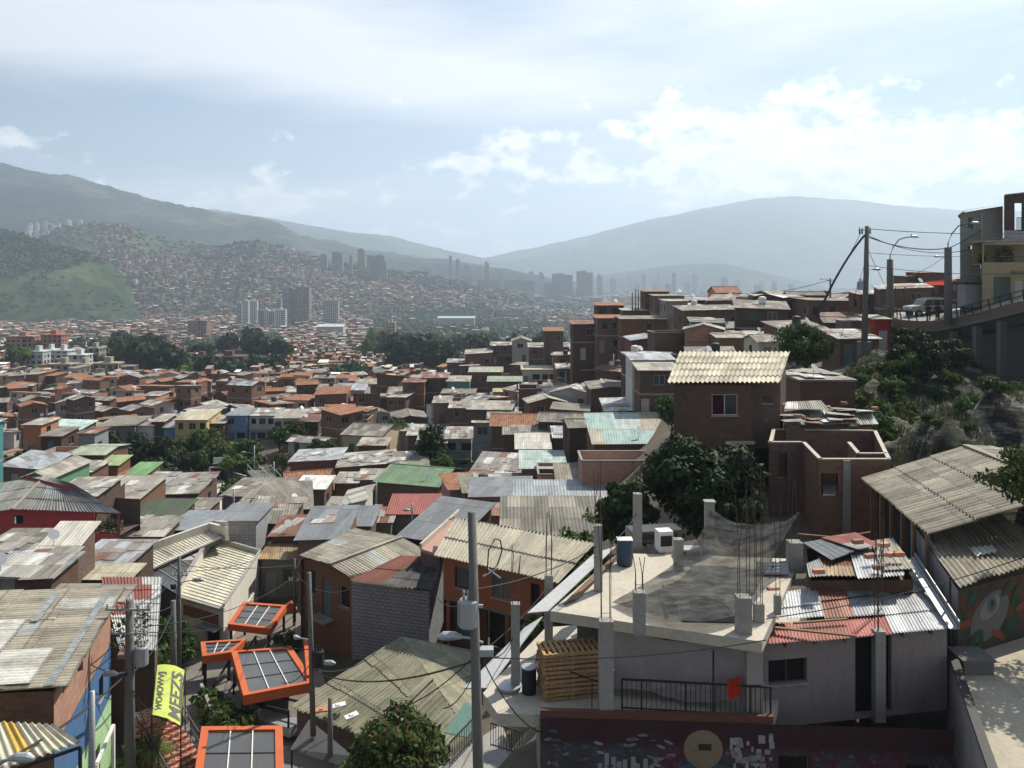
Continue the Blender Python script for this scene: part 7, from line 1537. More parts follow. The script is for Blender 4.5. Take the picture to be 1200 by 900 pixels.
 for k, (u, s_) in enumerate([(1157, .5), (1180, .95), (1187, .8)]): planter(Vector((X2(u), Y2+.8, z2(309))), s_*.7, ['small plant at the left end of the yellow house balcony', 'tallest plant on the yellow house balcony', 'second tall plant on the yellow house balcony'][k], s_*1.7, 'leaf_dark', 170, 'plants on the yellow house balcony')
 b3 = B('brick_house', 'brick upper house with an open white sided balcony door at the top right corner', Z(P(1190, 260, 80), 1.5), r=5)
 Y3 = 79.6; X3 = lambda u: X(u, Y3); z3 = lambda v: zz(v, Y3); a, c = V2(X3(1176.5), Y3), V2(X3(1245), Y3); f3 = lambda u: X3(u)-a.x
 b3.wall(V(a), V(c), z3(270), z3(229), z3(222), holes=[(f3(1189), f3(1198), z3(270)+.05, z3(238), None)], mat=M['brick_dark'], name='upper_wall'); b3.wall(V(a), V(c), z3(281), z3(270), mat=M['paint'], color=(.42, .4, .4), name='balcony_wall'); b3.wall(V2(X3(1177)*(Y3+6)/Y3, Y3+6).to_3d(), V(a), z3(281), z3(228), mat=M['brick'], name='left_wall')
 s3 = MB(); s3.box(X3(1176), X3(1245), Y3-1.1, Y3+.2, z3(281), z3(279)); b3.add(s3, 'floor_slab', M['concrete']); rf = MB(); slab(rf, [(X3(1176), Y3-.2, z3(228)), (X3(1245), Y3-.2, z3(220)), (X3(1245), Y3+6, z3(220)), (X3(1177)*(Y3+6)/Y3, Y3+6, z3(228))], .12); b3.add(rf, 'roof', M['r_fibre'])
 rl = MB(); x0, x1, zb, zt = X3(1184), X3(1199), z3(271), z3(256); 
 for k in range(13): rl.bar((lerp(x0, x1, k/12), Y3-1.0, zb), (lerp(x0, x1, k/12), Y3-1.0, zt), .03, .03)
 rl.bar((x0, Y3-1.0, zt), (x1, Y3-1.0, zt), .06, .06); rl.bar((x0, Y3-1.0, zb), (x1, Y3-1.0, zb), .06, .06); b3.add(rl, 'railing', M['black_iron'])
 aw = MB(); q = [P(1079, 334, 112), P(1112, 334, 110), P(1120, 327, 113), P(1086, 330, 116)]; slab(aw, q, .05); [aw.bar(p, p-Vector((0, 0, 2.4)), .06, .06) for p in q[:2]]; tag(aw.build('awning', M['red_awn'], None), 'red cloth awning beyond the parked jeep', 'awning')
M['red_awn'] = cloth_mat('red_awning_cloth', (.6, .1, .07), .4)
rbuild()
def jeep():
 c = P(1085, 372, 88); c.z = -4.1+.02; root = empty('jeep', tuple(c), .12, 'grey-white off-road jeep parked behind the two people on the curved road', 'jeep')
 prof = [(-2.0, .55), (-2.05, 1.0), (-1.95, 1.12), (-.95, 1.22), (-.45, 1.85), (1.75, 1.9), (2.0, 1.2), (2.05, .55)]
 m_ = MB(); m_.prism([(x, -.85, z) for x, z in prof], (0, 1.7, 0)); m_.build('body', M['paint'], root).color = (.4, .41, .4, 1)
 g = MB(); 
 for sy in (-.856, .856): 
  g.face([(-.8, sy, 1.22), (-.42, sy, 1.75), (.2, sy, 1.78), (.2, sy, 1.22)]); g.face([(.3, sy, 1.22), (.3, sy, 1.78), (1.1, sy, 1.8), (1.1, sy, 1.22)]); g.face([(1.2, sy, 1.22), (1.2, sy, 1.8), (1.65, sy, 1.8), (1.8, sy, 1.25)])
 g.face([(-.97, -.75, 1.26), (-.97, .75, 1.26), (-.5, .7, 1.82), (-.5, -.7, 1.82)]); g.build('window', M['glass'], root)
 for x in (-1.3, 1.3):
  for sy in (-.8, .8):
   w = MB(); w.tube([(x, sy-.12, .38), (x, sy+.12, .38)], .38, 16); wo = w.build('wheel', M['rubber'], root); h = MB(); h.tube([(x, sy-.13, .38), (x, sy+.13, .38)], .2, 12); h.build('rim', M['galv'], wo)
 for sy in (-.6, .6): h = MB(); h.tube([(-2.08, sy, .9), (-2.02, sy, .9)], .12, 10); h.build('headlight', M['white'], root)
 h = MB(); h.box(-2.15, -2.02, -.8, .8, .5, .66); h.box(2.03, 2.15, -.8, .8, .5, .66); h.build('bumper', M['black_iron'], root)
 h = MB(); h.box(-.3, 1.6, -.7, .7, 1.93, 1.96); h.build('roof_rack', M['black_iron'], root)
jeep()
def person(loc, rz, pose, label, top, leg, skin=(.23, .13, .08), hair=(.02, .015, .012), group=None, hat=None):
 root = empty('person', tuple(loc), rz, label, 'person', group)
 J = dict(pel=(0, 0, .95), che=(0, .02, 1.32), nk=(0, 0, 1.50), hd=(0, -.01, 1.62), ht=(0, 0, 1.74), sl=(-.19, 0, 1.42), sr=(.19, 0, 1.42), el=(-.27, .05, 1.14), er=(.27, .05, 1.14), wl=(-.24, -.14, .98), wr=(.22, -.16, 1.0), hl=(-.23, -.24, .97), hr=(.2, -.26, 1.0), tl=(-.1, 0, .9), tr=(.1, 0, .9), kl=(-.11, -.03, .5), kr=(.12, -.05, .5), al=(-.12, .03, .09), ar=(.13, .02, .09), fl=(-.13, -.13, .04), fr=(.14, -.14, .04))
 J.update(pose); R_ = dict(pel=.15, che=.155, nk=.06, hd=.095, ht=.075, sl=.075, sr=.075, el=.048, er=.048, wl=.033, wr=.033, hl=.035, hr=.035, tl=.1, tr=.1, kl=.062, kr=.062, al=.042, ar=.042, fl=.04, fr=.04)
 ed = [('pel', 'che'), ('che', 'nk'), ('nk', 'hd'), ('hd', 'ht'), ('che', 'sl'), ('che', 'sr'), ('sl', 'el'), ('sr', 'er'), ('el', 'wl'), ('er', 'wr'), ('wl', 'hl'), ('wr', 'hr'), ('pel', 'tl'), ('pel', 'tr'), ('tl', 'kl'), ('tr', 'kr'), ('kl', 'al'), ('kr', 'ar'), ('al', 'fl'), ('ar', 'fr')]
 ks = list(J); ed2 = [(ks.index(a), ks.index(b)) for a, b in ed]
 def skin_obj(name, keys, edges, rad, mat, col, parent):
  me = bpy.data.meshes.new(name); kk = list(keys); me.from_pydata([J[k] for k in kk], [(kk.index(a), kk.index(b)) for a, b in edges], [])
  o = bpy.data.objects.new(name, me); COL.objects.link(o); o.parent = parent
  sk = o.modifiers.new('s', 'SKIN'); lay = me.skin_vertices[0] if me.skin_vertices else None
  if lay is None: me.attributes; 
  for i, k in enumerate(kk): me.skin_vertices[0].data[i].radius = (rad[k], rad[k]); 
  me.skin_vertices[0].data[0].use_root = True
  ss = o.modifiers.new('d', 'SUBSURF'); ss.levels = 1; ss.render_levels = 2
  me.materials.append(mat); o.color = (*col, 1); return o
 try:
  body = skin_obj('body', ks, ed, R_, M['paint'], skin, root)
 except Exception as e:
  m_ = MB()
  for a, b2 in ed: m_.tube([J[a], J[b2]], [R_[a], R_[b2]], 8)
  body = m_.build('body', M['paint'], root, smooth=True); body.color = (*skin, 1)
 def cloth(name, ch, k_, col):
  m_ = MB()
  for seq in ch: m_.tube([J[k] for k in seq], [R_[k]*k_+.012 for k in seq], 12)
  o = m_.build(name, M['paint'], root, smooth=True); o.color = (*col, 1); return o
 cloth('shirt', [('pel', 'che', 'nk'), ('sl', 'el'), ('sr', 'er'), ('sl', 'che', 'sr')], 1.1, top)
 cloth('trousers', [('pel', 'tl', 'kl', 'al'), ('pel', 'tr', 'kr', 'ar')], 1.15, leg)
 h = MB(); c = Vector(J['hd'])+Vector((0, .02, .04)); h.lathe(c-Vector((0, 0, .06)), [(.1, 0), (.115, .06), (.105, .12), (.05, .165)], 12); o = h.build('hair', M['paint'], root, smooth=True); o.color = (*hair, 1)
 fc = MB(); hd = Vector(J['hd']); fc.tube([hd+Vector((0, -.09, .01)), hd+Vector((0, -.125, -.01))], [.012, .018], 6)
 for sx in (-.035, .035): fc.tube([hd+Vector((sx, -.085, .03)), hd+Vector((sx, -.097, .03))], .012, 6)
 fc.bar(hd+Vector((-.03, -.095, -.045)), hd+Vector((.03, -.095, -.045)), .01, .01); o = fc.build('face', M['paint'], root); o.color = (skin[0]*.6, skin[1]*.55, skin[2]*.5, 1)
 for s_, hk, wk in ((-1, 'hl', 'wl'), (1, 'hr', 'wr')):
  hm = MB(); w_, hh = Vector(J[wk]), Vector(J[hk]); d = (hh-w_).normalized(); sd = d.cross(Vector((0, 0, 1))).normalized()
  for k in range(4): b0 = hh+sd*(-.027+.018*k); hm.tube([b0, b0+d*(.035+.008*(k in (1, 2)))+Vector((0, 0, -.005)), b0+d*(.05+.01*(k in (1, 2)))+Vector((0, 0, -.03))], .0085, 6)
  hm.tube([w_.lerp(hh, .6)+sd*.03*s_, hh+sd*.055*s_, hh+sd*.05*s_+d*.03], .01, 6); o = hm.build('hand', M['paint'], root, smooth=True); o.color = (*skin, 1)
 return root
def people():
 p = ROADE[4]
 a = P(1088, 0, 84.2); a.z = -4.33+.05; b = P(1098.5, 0, 83.8); b.z = -4.33+.05
 a.z = b.z = -4.3
 person(a, .1, {}, 'person in dark clothes at the road railing, left one of the pair by the jeep', (.03, .035, .04), (.03, .035, .05), group=None)
 person(b, -.2, dict(hl=(-.2, -.3, 1.05), wl=(-.23, -.2, 1.05)), 'person in dark jacket at the road railing, right one by the jeep', (.025, .03, .045), (.05, .05, .055))
 sit = dict(pel=(0, .05, .5), che=(0, -.02, .86), nk=(0, -.06, 1.03), hd=(0, -.1, 1.15), ht=(0, -.1, 1.27), sl=(-.18, -.03, .95), sr=(.18, -.03, .95), el=(-.24, -.12, .7), er=(.24, -.12, .7), wl=(-.18, -.3, .6), wr=(.18, -.3, .6), hl=(-.14, -.37, .58), hr=(.14, -.37, .58), tl=(-.1, 0, .5), tr=(.1, 0, .5), kl=(-.13, -.42, .5), kr=(.13, -.42, .5), al=(-.12, -.42, .1), ar=(.12, -.42, .1), fl=(-.12, -.55, .04), fr=(.13, -.55, .04))
 q = PZ(224, 757, -26.55); q.z = ground(q.x, q.y)-.1; person(q, .3, sit, 'person in dark clothes sitting by the cream hall front wall', (.02, .02, .03), (.02, .02, .025))
 s = MB(); s.box(-.3, .3, -.1, .35, 0, .38); s.box(-.32, .32, -.12, .37, .38, .42); o = s.build('low_bench', M['concrete'], None); o.location = q; tag(o, 'low concrete bench under the sitting person at the cream hall', 'bench')
people()
# ---- poles
def pole(name, p, h, r0, r1, label, parts=(), mat='pole_conc', cat='pole', group=None, lean=0):
 root = empty(name, tuple(p), 0, label, cat, group); m_ = MB(); m_.tube([(0, 0, -.5), (lean*.5, 0, h*.5), (lean, 0, h)], [r0, (r0+r1)/2, r1], 12); m_.build('shaft', M[mat], root, smooth=True)
 for (nm, mb, mt) in parts: mb.build(nm, M[mt], root)
 return root
def xarm(z, w, yo=0, t=.09, ang=0): m_ = MB(); c, s = math.cos(ang), math.sin(ang); m_.bar((-w*c, -w*s+yo, z), (w*c, w*s+yo, z), t, t); [m_.lathe((i*w*c, i*w*s+yo, z+t/2), [(.03, 0), (.06, .04), (.035, .08), (.06, .12), (.02, .18)], 8) for i in (-.92, -.45, .45, .92)]; return m_
def transf(z, x=-.55, y=0): m_ = MB(); m_.lathe((x, y, z), [(.24, 0), (.28, .04), (.28, .75), (.24, .8)], 14); m_.bar((x, y, z+.6), (0, 0, z+.6), .08, .08); [m_.lathe((x+i, y, z+.8), [(.04, 0), (.06, .06), (.03, .12), (.05, .2), (.02, .26)], 8) for i in (-.13, 0, .13)]; [m_.bar((x-.29, y+i, z+.1), (x-.29, y+i, z+.7), .03, .03) for i in (-.1, 0, .1)]; return m_
def lamp(z, dx, dy=0, L=.6): m_ = MB(); m_.tube([(0, 0, z-.1), (dx*.5, dy*.5, z+.05), (dx, dy, z+.1)], .035, 6); s = math.copysign(1, dx); m_.tube([(dx-s*.1, dy, z+.1), (dx+s*.12, dy, z+.14), (dx+s*L*.7, dy, z+.13), (dx+s*L, dy, z+.09)], [.06, .12, .13, .05], 10); return m_
def poles():
 p = P(566, 900, 24.5); p.z = -19.5; top = (325-600)/1000*24.5+19.5
 lp = MB(); lp.tube([(.12, 0, top-1.75), (.16, 0, top-1.1), (.35, -.05, top-.75), (.5, -.05, top-.8), (.55, 0, top-1.1), (.42, 0, top-1.5), (.25, 0, top-1.75)], .022, 6, cap=False)
 br = MB(); br.bar((-.1, 0, top-4.0), (.3, 0, top-4.0), .3, .2); br.bar((0, 0, top-1.85), (.45, 0, top-1.6), .04, .04); br.bar((.1, 0, top-1.6), (.5, 0, top-1.9), .03, .03)
 pole('utility_pole', p, top, .18, .12, 'large concrete utility pole in the centre foreground with a transformer and a looped cable', [('transformer', transf(top-3.3, -.42), 'galv'), ('cable_loop', lp, 'wire'), ('bracket', br, 'galv'), ('street_lamp', lamp(top-3.65, -.7, -.1), 'galv')], lean=-.32)
 def simple(u, v0, v1, Y, r, name, label, parts=(), mat='pole_conc', cat='pole', group=None, lean=0):
  p = P(u, v1, Y); h = (v1-v0)/1000*Y; return pole(name, p, h, r*1.15, r*.8, label, parts, mat, cat, group, lean), h
 h = 200/1000*36; simple(152, 703, 903, 36, .2, 'utility_pole', 'concrete utility pole with two crossarms and a transformer beside the yellow banner', [('crossarm', xarm(h-.35, .95, -.15), 'concrete'), ('crossarm', xarm(h-1.35, .75, -.15, .06), 'galv'), ('transformer', transf(h-2.75, .5), 'galv'), ('street_lamp', lamp(h-3.0, -.35, -.5, .55), 'galv'), ('arm', xarm(h-3.9, .0, 0), 'galv')])
 simple(108, 810, 960, 30, .11, 'steel_post', 'plain grey steel post in front of the green painted wall', mat='galv')
 h = .135*52; simple(210, 652, 790, 52, .12, 'utility_pole', 'thin utility pole in front of the cream hall roof', [('crossarm', xarm(h-1.0, .5), 'galv'), ('bracket', lamp(h-1.4, .9), 'galv')])
 h = .115*45; simple(203, 704, 800, 45, .17, 'utility_pole', 'dark thick pole just above the yellow banner', [('collar', xarm(h-.2, .12), 'black_iron')])
 h = 130/1000*42; simple(367, 671, 850, 42, .13, 'utility_pole', 'pale leaning pole with hanging lamps right of the orange canopies', [('street_lamp', lamp(2.95, .5), 'galv'), ('arm', lamp(4.2, -.75, 0, .2), 'galv'), ('transformer', transf(2.9, .25), 'black_iron')], lean=-.2)
 simple(345, 655, 720, 60, .1, 'utility_pole', 'short grey pole left of the brown painted house', [('bracket', xarm(2.4, .4), 'galv')])
 simple(387, 818, 900, 41, .13, 'concrete_post', 'stubby concrete post at the eave of the mossy roof')
 m_ = MB(); h = .006
 # street lamps that only show their heads
 p = P(-10, 905, 22); pole('street_lamp', p, .3, .04, .04, 'grey street lamp head poking in at the bottom left corner', [('lamp_head', lamp(.25, .55, 0, .55), 'galv')], 'galv', 'street lamp')
 # ridge utility pole and lamps
 h = .137*80; p = P(1013, 402, 80); ins = MB()
 for dx in (-.5, -.25, .3, .5): ins.lathe((dx, -.1, h-.75), [(.05, 0), (.09, .12), (.05, .2), (.09, .3), (.04, .5)], 8)
 cab = MB(); cab.tube([(.15, -.1, h-.5), (.3, -.2, h*.6), (.2, -.15, h*.35)], .04, 5)
 pole('utility_pole', p, h, .3, .19, 'tall grey utility pole topped with insulators on the right skyline', [('crossarm', xarm(h-.35, .55, -.1, .12), 'galv'), ('insulators', ins, 'black_iron'), ('street_lamp', lamp(h*.62, .9), 'galv'), ('junction_box', transf(h*.5-.5, -.35), 'galv'), ('cable', cab, 'wire')], lean=.25)
 pb = MB(); pb.box(-.5, .5, -.5, .5, -3, .2); pb.box(-.55, .55, -.55, .55, .2, .3); o = pb.build('pole_base', M['concrete_dark'], None); o.location = P(1013, 404, 80); tag(o, 'dark concrete block at the foot of the tall grey utility pole', 'block')
 for (u, v0, vs, v1, Y, du, lab) in [(1043, 278, 304, 374, 90, 32, 'curved arm street lamp on a thick concrete stub, left one beside the skyline pole'), (1111, 262, 290, 374, 80.5, 36, 'curved arm street lamp on a concrete stub in front of the pale green house')]:
  p = P(u, v1, Y); H_ = (v1-v0)/1000*Y; hs = (v1-vs)/1000*Y; w = du/1000*Y*.75; am = MB(); am.tube([(0, 0, hs-.3), (0, 0, hs+.4), (w*.15, 0, hs+(H_-hs)*.55), (w*.45, 0, hs+(H_-hs)*.9), (w*.8, 0, H_), (w, 0, H_+.02)], .055, 7); hd = MB(); hd.tube([(w-.05, 0, H_), (w+.15, 0, H_+.08), (w+.6, 0, H_+.06), (w+.85, 0, H_)], [.05, .13, .14, .05], 10); hd.box(w+.05, w+.13, -.03, .03, H_+.1, H_+.32)
  pole('street_lamp', p, hs, .36, .32, lab, [('arm', am, 'black_iron'), ('lamp_head', hd, 'galv')], 'pole_conc', 'street lamp')
 h = .07*100; simple(1108.5, 296, 366, 103, .13, 'utility_pole', 'distant slim pole with a small lamp just left of the right curved street lamp', [('street_lamp', lamp(h-.4, -.8), 'galv'), ('junction_box', transf(h-2.7, .3), 'black_iron')])
 h = .03*125; simple(973, 326, 356, 125, .13, 'utility_pole', 'short pole with brackets left of the tall utility pole, above the long terrace', [('crossarm', xarm(h-.4, .6), 'galv'), ('bracket', lamp(h-.2, -.9), 'galv')])
 for i, (u, v0, v1, Y) in enumerate([(741, 343, 362, 150), (745, 338, 362, 150), (748, 340, 362, 151), (1052, 337, 358, 100), (1057, 341, 358, 100), (1063, 336, 360, 100)]):
  mb_ = MB(); 
  simple(u, v0, v1, Y, .09, 'bare_post', ['left bare post on the roof terrace at the skyline', 'middle and tallest bare post on the roof terrace at the skyline', 'right bare post on the roof terrace at the skyline', 'left leaning bare post beyond the first street lamp', 'middle bare post beyond the first street lamp', 'right bare post beyond the first street lamp'][i], mat='rebar', lean=(-.25 if i > 2 else 0))
 # street lamps by the court
 for (u, v0, v1, Y, dx, lab) in [(231, 530, 572, 132, .9, 'two-headed street lamp behind the ball court'), (298, 522, 560, 128, -1.4, 'tall street lamp with a long left arm on the green bank'), (321, 541, 570, 122, -1.6, 'street lamp with left arm by the steps right of the court'), (274, 573, 606, 92, -.6, 'grey pole left of the reddish patched roof'), (483, 590, 610, 84, -.3, 'slim pole in front of the dull red sheet roof'), (607, 462, 484, 152, -.9, 'street pole in the dark lane below the ridge'), (541, 455, 485, 150, .4, 'pole beside the turquoise upper room'), (719, 415, 445, 128, .4, 'pole right of the pale blue sheet roof'), (441, 565, 585, 100, -.7, 'bent pole in front of the joined brick boxes'), (663, 435, 470, 140, -.8, 'lane lamp pole left of the pale blue sheet roof')]:
  h = (v1-v0)/1000*Y; L = [('lamp_head', lamp(h-.1, dx), 'galv')]
  if u == 231: L.append(('lamp_head', lamp(h-.1, -.9), 'galv'))
  simple(u, v0, v1+8, Y, .1, 'street_lamp', lab, [(n_, m2, mt) for n_, m2, mt in L], 'galv', 'street lamp')
poles()
def wires():
 def w(a, b, sag, r, lab, n=14, grp='overhead cables'):
  a, b = Vector(a), Vector(b); m_ = MB(); m_.tube([a.lerp(b, t/n)-a-Vector((0, 0, sag*4*(t/n)*(1-t/n))) for t in range(n+1)], r, 4, cap=False); o = m_.build('cable', M['wire'], None); o.location = a; tag(o, lab, 'cable', grp)
 T = P(1016, 268, 80)
 w(T, P(1250, 272, 74), .3, .03, 'top cable running right from the skyline utility pole', grp='cables of the skyline pole'); w(P(1016, 277, 80), P(1111, 291, 80.5), .5, .05, 'thick sagging cable between the skyline pole and the right curved lamp', grp='cables of the skyline pole'); w(P(1111, 291, 80.5), P(1150, 270, 81.8), .1, .04, 'short cable rising from the right curved lamp to the pale green house', grp='cables of the skyline pole')
 w(P(1016, 275, 80), P(1140, 292, 81), .9, .03, 'lower sagging cable passing behind the right curved lamp', grp='cables of the skyline pole'); w(P(1016, 311, 80), P(1250, 318, 74), .5, .025, 'mid-height cable crossing the pale green house', grp='cables of the skyline pole'); w(P(1016, 296, 80), P(1240, 298, 74), .3, .02, 'thin cable crossing the window wall of the pale green house', grp='cables of the skyline pole')
 w(P(1013, 276, 79.9), P(957, 372, 76), -.6, .13, 'very thick black cable dropping from the skyline pole into the round tree', grp='cables of the skyline pole'); w(P(1010, 270, 80), P(975, 332, 125), .3, .03, 'thin cable from the skyline pole to the short bracketed pole', grp='cables of the skyline pole'); w(P(1016, 290, 80), P(1046, 352, 95), .1, .025, 'stay wire from the skyline pole to the curved road', grp='cables of the skyline pole'); w(P(973, 328, 125), P(880, 345, 150), .4, .04, 'cable from the short bracketed pole down to the left skyline', grp='cables of the skyline pole'); w(P(1060, 325, 100), P(1108, 300, 103), .3, .03, 'thin cable rising to the distant slim pole', grp='cables of the skyline pole')
 c = P(560, 770, 24.5); w(c, P(898, 750, 25.5), .25, .018, 'thin cable crossing in front of the curtain from the central pole'); w(P(562, 772, 24.5), P(375, 790, 41), .5, .03, 'cable from the central pole over the mossy roof'); w(P(560, 765, 24.5), P(470, 830, 30), .2, .02, 'cable from the central pole down to the bushy tree'); w(P(565, 764, 24.5), P(655, 668, 45), .3, .02, 'cable from the central pole up past the first bare column'); w(P(898, 725, 26), P(1235, 640, 30), .3, .018, 'thin cable crossing the tin roof and the eye mural house'); w(P(375, 760, 42), P(300, 745, 50), .3, .025, 'cable from the pale leaning pole to the farthest orange canopy')
 w(P(150, 715, 36), P(207, 660, 52), .4, .025, 'cable between the transformer pole and the thin pole at the hall'); w(P(150, 788, 36), P(-20, 905, 24), .3, .05, 'thick cable looping from the transformer pole to the lower left'); w(P(152, 790, 36), P(203, 715, 45), .5, .03, 'cable between the transformer pole and the dark thick pole'); w(P(152, 735, 36), P(350, 672, 58), .8, .02, 'long thin cable over the orange canopies'); w(P(366, 690, 42), P(345, 665, 60), .2, .02, 'short cable between the pale leaning pole and the short grey pole'); w(P(370, 785, 42), P(440, 765, 44), .4, .025, 'cable from the pale leaning pole to the grey block wall'); w(P(152, 800, 36), P(180, 870, 35), .1, .02, 'cable dropping from the transformer pole to the stairs')
wires()
def more_wires():
 rr = random.Random(44); ends = [((150, 712, 36), (204, 708, 45)), ((152, 722, 36), (207, 668, 52)), ((203, 712, 45), (207, 690, 52)), ((207, 662, 52), (346, 662, 60)), ((207, 670, 52), (303, 655, 72)), ((152, 740, 36), (268, 735, 59)), ((368, 690, 42), (410, 690, 55)), ((368, 700, 42), (285, 765, 50)), ((560, 690, 24.5), (700, 640, 30.5)), ((560, 700, 24.5), (512, 700, 47)), ((562, 755, 24.5), (604, 740, 29)), ((565, 772, 24.5), (640, 860, 27)), ((562, 775, 24.5), (520, 830, 28)), ((701, 640, 30.5), (747, 600, 35.5)), ((150, 790, 36), (180, 830, 36)), ((1016, 345, 80), (1046, 360, 90)), ((1016, 300, 80), (985, 395, 83)), ((1120, 370, 80), (1200, 345, 72)), ((368, 770, 42), (330, 800, 43)), ((345, 665, 60), (352, 655, 62))]
 for i, (a, b) in enumerate(ends):
  a, b = P(*a), P(*b); sg = rr.uniform(.15, .6); m_ = MB(); m_.tube([a.lerp(b, t/12)-a-Vector((0, 0, sg*4*(t/12)*(1-t/12))) for t in range(13)], .02, 4, cap=False); o = m_.build('cable', M['wire'], None); o.location = a; tag(o, 'thin black service cable slung between poles and house fronts', 'cable', 'thin service cables between poles and houses')
more_wires()
# ---- alley: paving, stairs, banner, planters, court
def alley():
 pv = MB(); path = [(150, 47), (250, 40), (300, 37), (520, 33), (520, 46), (390, 52), (345, 64), (250, 66), (190, 62), (185, 50)]
 mb = MB(); n = 26
 def fn(s, t): Y = lerp(31, 66, t); u = lerp(lerp(150, 180, t), lerp(430, 350, t), s); x = (u-600)/1000*Y; return (x, Y, ground(x, Y)+.06)
 mb.grid(fn, 30, 30); tag(mb.build('paved_alley', M['pave'], smooth=True), kind='structure')
 # brick stairs
 a, c = PZ(190, 848, -21.6), PZ(222, 890, -21.6); top_ = PZ(196, 846, -22.2)
 st = empty('staircase', tuple(PZ(205, 880, -23.6)), 0, 'red brick stairs with black railings under the yellow banner', 'stairs'); o = Vector(st.location); d = Vector((.72, -.55, 0)).normalized(); sd = Vector((-d.y, d.x, 0)); s0 = PZ(181, 846, -21.0); m_ = MB()
 for k in range(13):
  p = s0+d*(k*.27); zt = -21.0-k*.155; m_.obox(Z(p+sd*.0, (zt-24.4)/2), d*.135, sd*1.0, (0, 0, (zt+24.4)/2))
 m_.build('steps', M['brick_red'], st, o); rl = MB()
 for sg in (-1.02, 1.02):
  q0, q1 = s0+sd*sg+Vector((0, 0, .95)), s0+sd*sg+d*(13*.27)+Vector((0, 0, .95-13*.155)); rl.bar(q0, q1, .05, .05); rl.bar(q0-Vector((0, 0, .4)), q1-Vector((0, 0, .4)), .03, .03)
  for k in range(6): q = q0.lerp(q1, k/5); rl.bar(q, q-Vector((0, 0, .95)), .04, .04)
 rl.build('railing', M['black_iron'], st, o)
 ld = MB(); q = [PZ(150, 838, -21.05), PZ(184, 850, -21.05), PZ(205, 838, -21.05), PZ(180, 828, -21.05)]; ld.prism([Vector(x) for x in q][::-1], (0, 0, -3.2)); ld.build('landing', M['brick_red'], st, o)
 for k, (u, v) in enumerate([(176, 780), (177, 905)]): pass
 # banner on a frame
 ba = empty('banner', tuple(PZ(198, 815, -21)), 0, 'big lime yellow fabric banner with dark grey letters stretched over the stairs', 'banner'); o = Vector(ba.location)
 A_, B_, C_, D_ = PZ(178, 838, -19.6), PZ(212, 851, -19.9), PZ(217, 785, -20.2), PZ(184, 779, -19.9)
 f = lambda s, t: A_.lerp(B_, s).lerp(D_.lerp(C_, s), t)+Vector((0, 0, -.22*math.sin(PI*t)*.6+.12*math.sin(PI*s)+.03*mnoise.noise(Vector((s*4, t*8, 0)))))
 m_ = MB(); m_.grid(f, 16, 30); m_.build('fabric', M['banner'], ba, o, True)
 fr = MB(); [fr.bar(p, Z(p, -24.5), .05, .05) for p in (A_, B_, C_, D_)]; [fr.bar(p, q, .04, .04) for p, q in ((A_, B_), (B_, C_), (C_, D_), (D_, A_))]; fr.build('frame', M['black_iron'], ba, o)
 def text(body, s0_, s1_, t0, t1, nm):
  cu = bpy.data.curves.new('txt', 'FONT'); cu.body = body; cu.size = 1; cu.resolution_u = 3; cu.offset = .025; ob = bpy.data.objects.new('txt', cu); COL.objects.link(ob); dg = bpy.context.evaluated_depsgraph_get(); me = bpy.data.meshes.new_from_object(ob.evaluated_get(dg)); bpy.data.objects.remove(ob)
  xs = [v.co.x for v in me.vertices]; ys = [v.co.y for v in me.vertices]; x0, x1, y0, y1 = min(xs), max(xs), min(ys), max(ys)
  for v in me.vertices:
   tt = lerp(t0, t1, (v.co.x-x0)/(x1-x0)); ss = lerp(s0_, s1_, (v.co.y-y0)/(y1-y0)); v.co = f(ss, tt)+Vector((0, 0, .025))-o
  me.materials.append(M['banner_ink']); to = bpy.data.objects.new(nm, me); COL.objects.link(to); to.parent = ba
 text('WO4OWVJ', .38, .08, .10, .86, 'lettering'); text('MEEZS', .95, .55, .06, .9, 'large_lettering')
 # shrubs along the alley
 for i, (u, v, z, s_, kd, lab) in enumerate([(197, 745, -25.3, .55, 'broad', 'leafy tree between the striped tin roof and the cream hall'), (190, 768, -24.6, .5, 'broad', 'lower leafy tree above the yellow banner'), (212, 750, -25.5, .4, 'broad', 'small tree against the cream hall front'), (245, 812, -25.2, .9, 'bush', 'planter shrub behind the path, upper left of the row'), (255, 823, -25, .9, 'bush', 'planter shrub second in the row below the small canopy'), (262, 838, -24.8, 1.05, 'bush', 'planter shrub third in the row below the small canopy'), (272, 845, -24.6, 1.1, 'bush', 'planter shrub lowest in the row, against the aslant canopy'), (336, 752, -25.6, .9, 'bush', 'palm-like shrub between the two upper orange canopies'), (166, 893, -22.5, .8, 'bush', 'shrub at the lower left foot of the brick stairs')]):
  p = PZ(u, v+12, z); p.z = ground(p.x, p.y)-.1 if i not in (8,) else z; plant_at(kd, p, s_, lab, None, 'tree' if kd == 'broad' else 'shrub')
 pl = MB(); a1, a2, a3 = PZ(236, 806, -25.2), PZ(252, 846, -24.6), PZ(280, 868, -24.4)
 for a_, b_ in ((a1, a2), (a2, a3)): pl.bar(Z(a_, a_.z-.3), Z(b_, b_.z-.3), .18, 1.1)
 tag(pl.build('planter_wall', M['concrete'], None), 'low concrete planter wall edging the alley shrubs', 'planter')
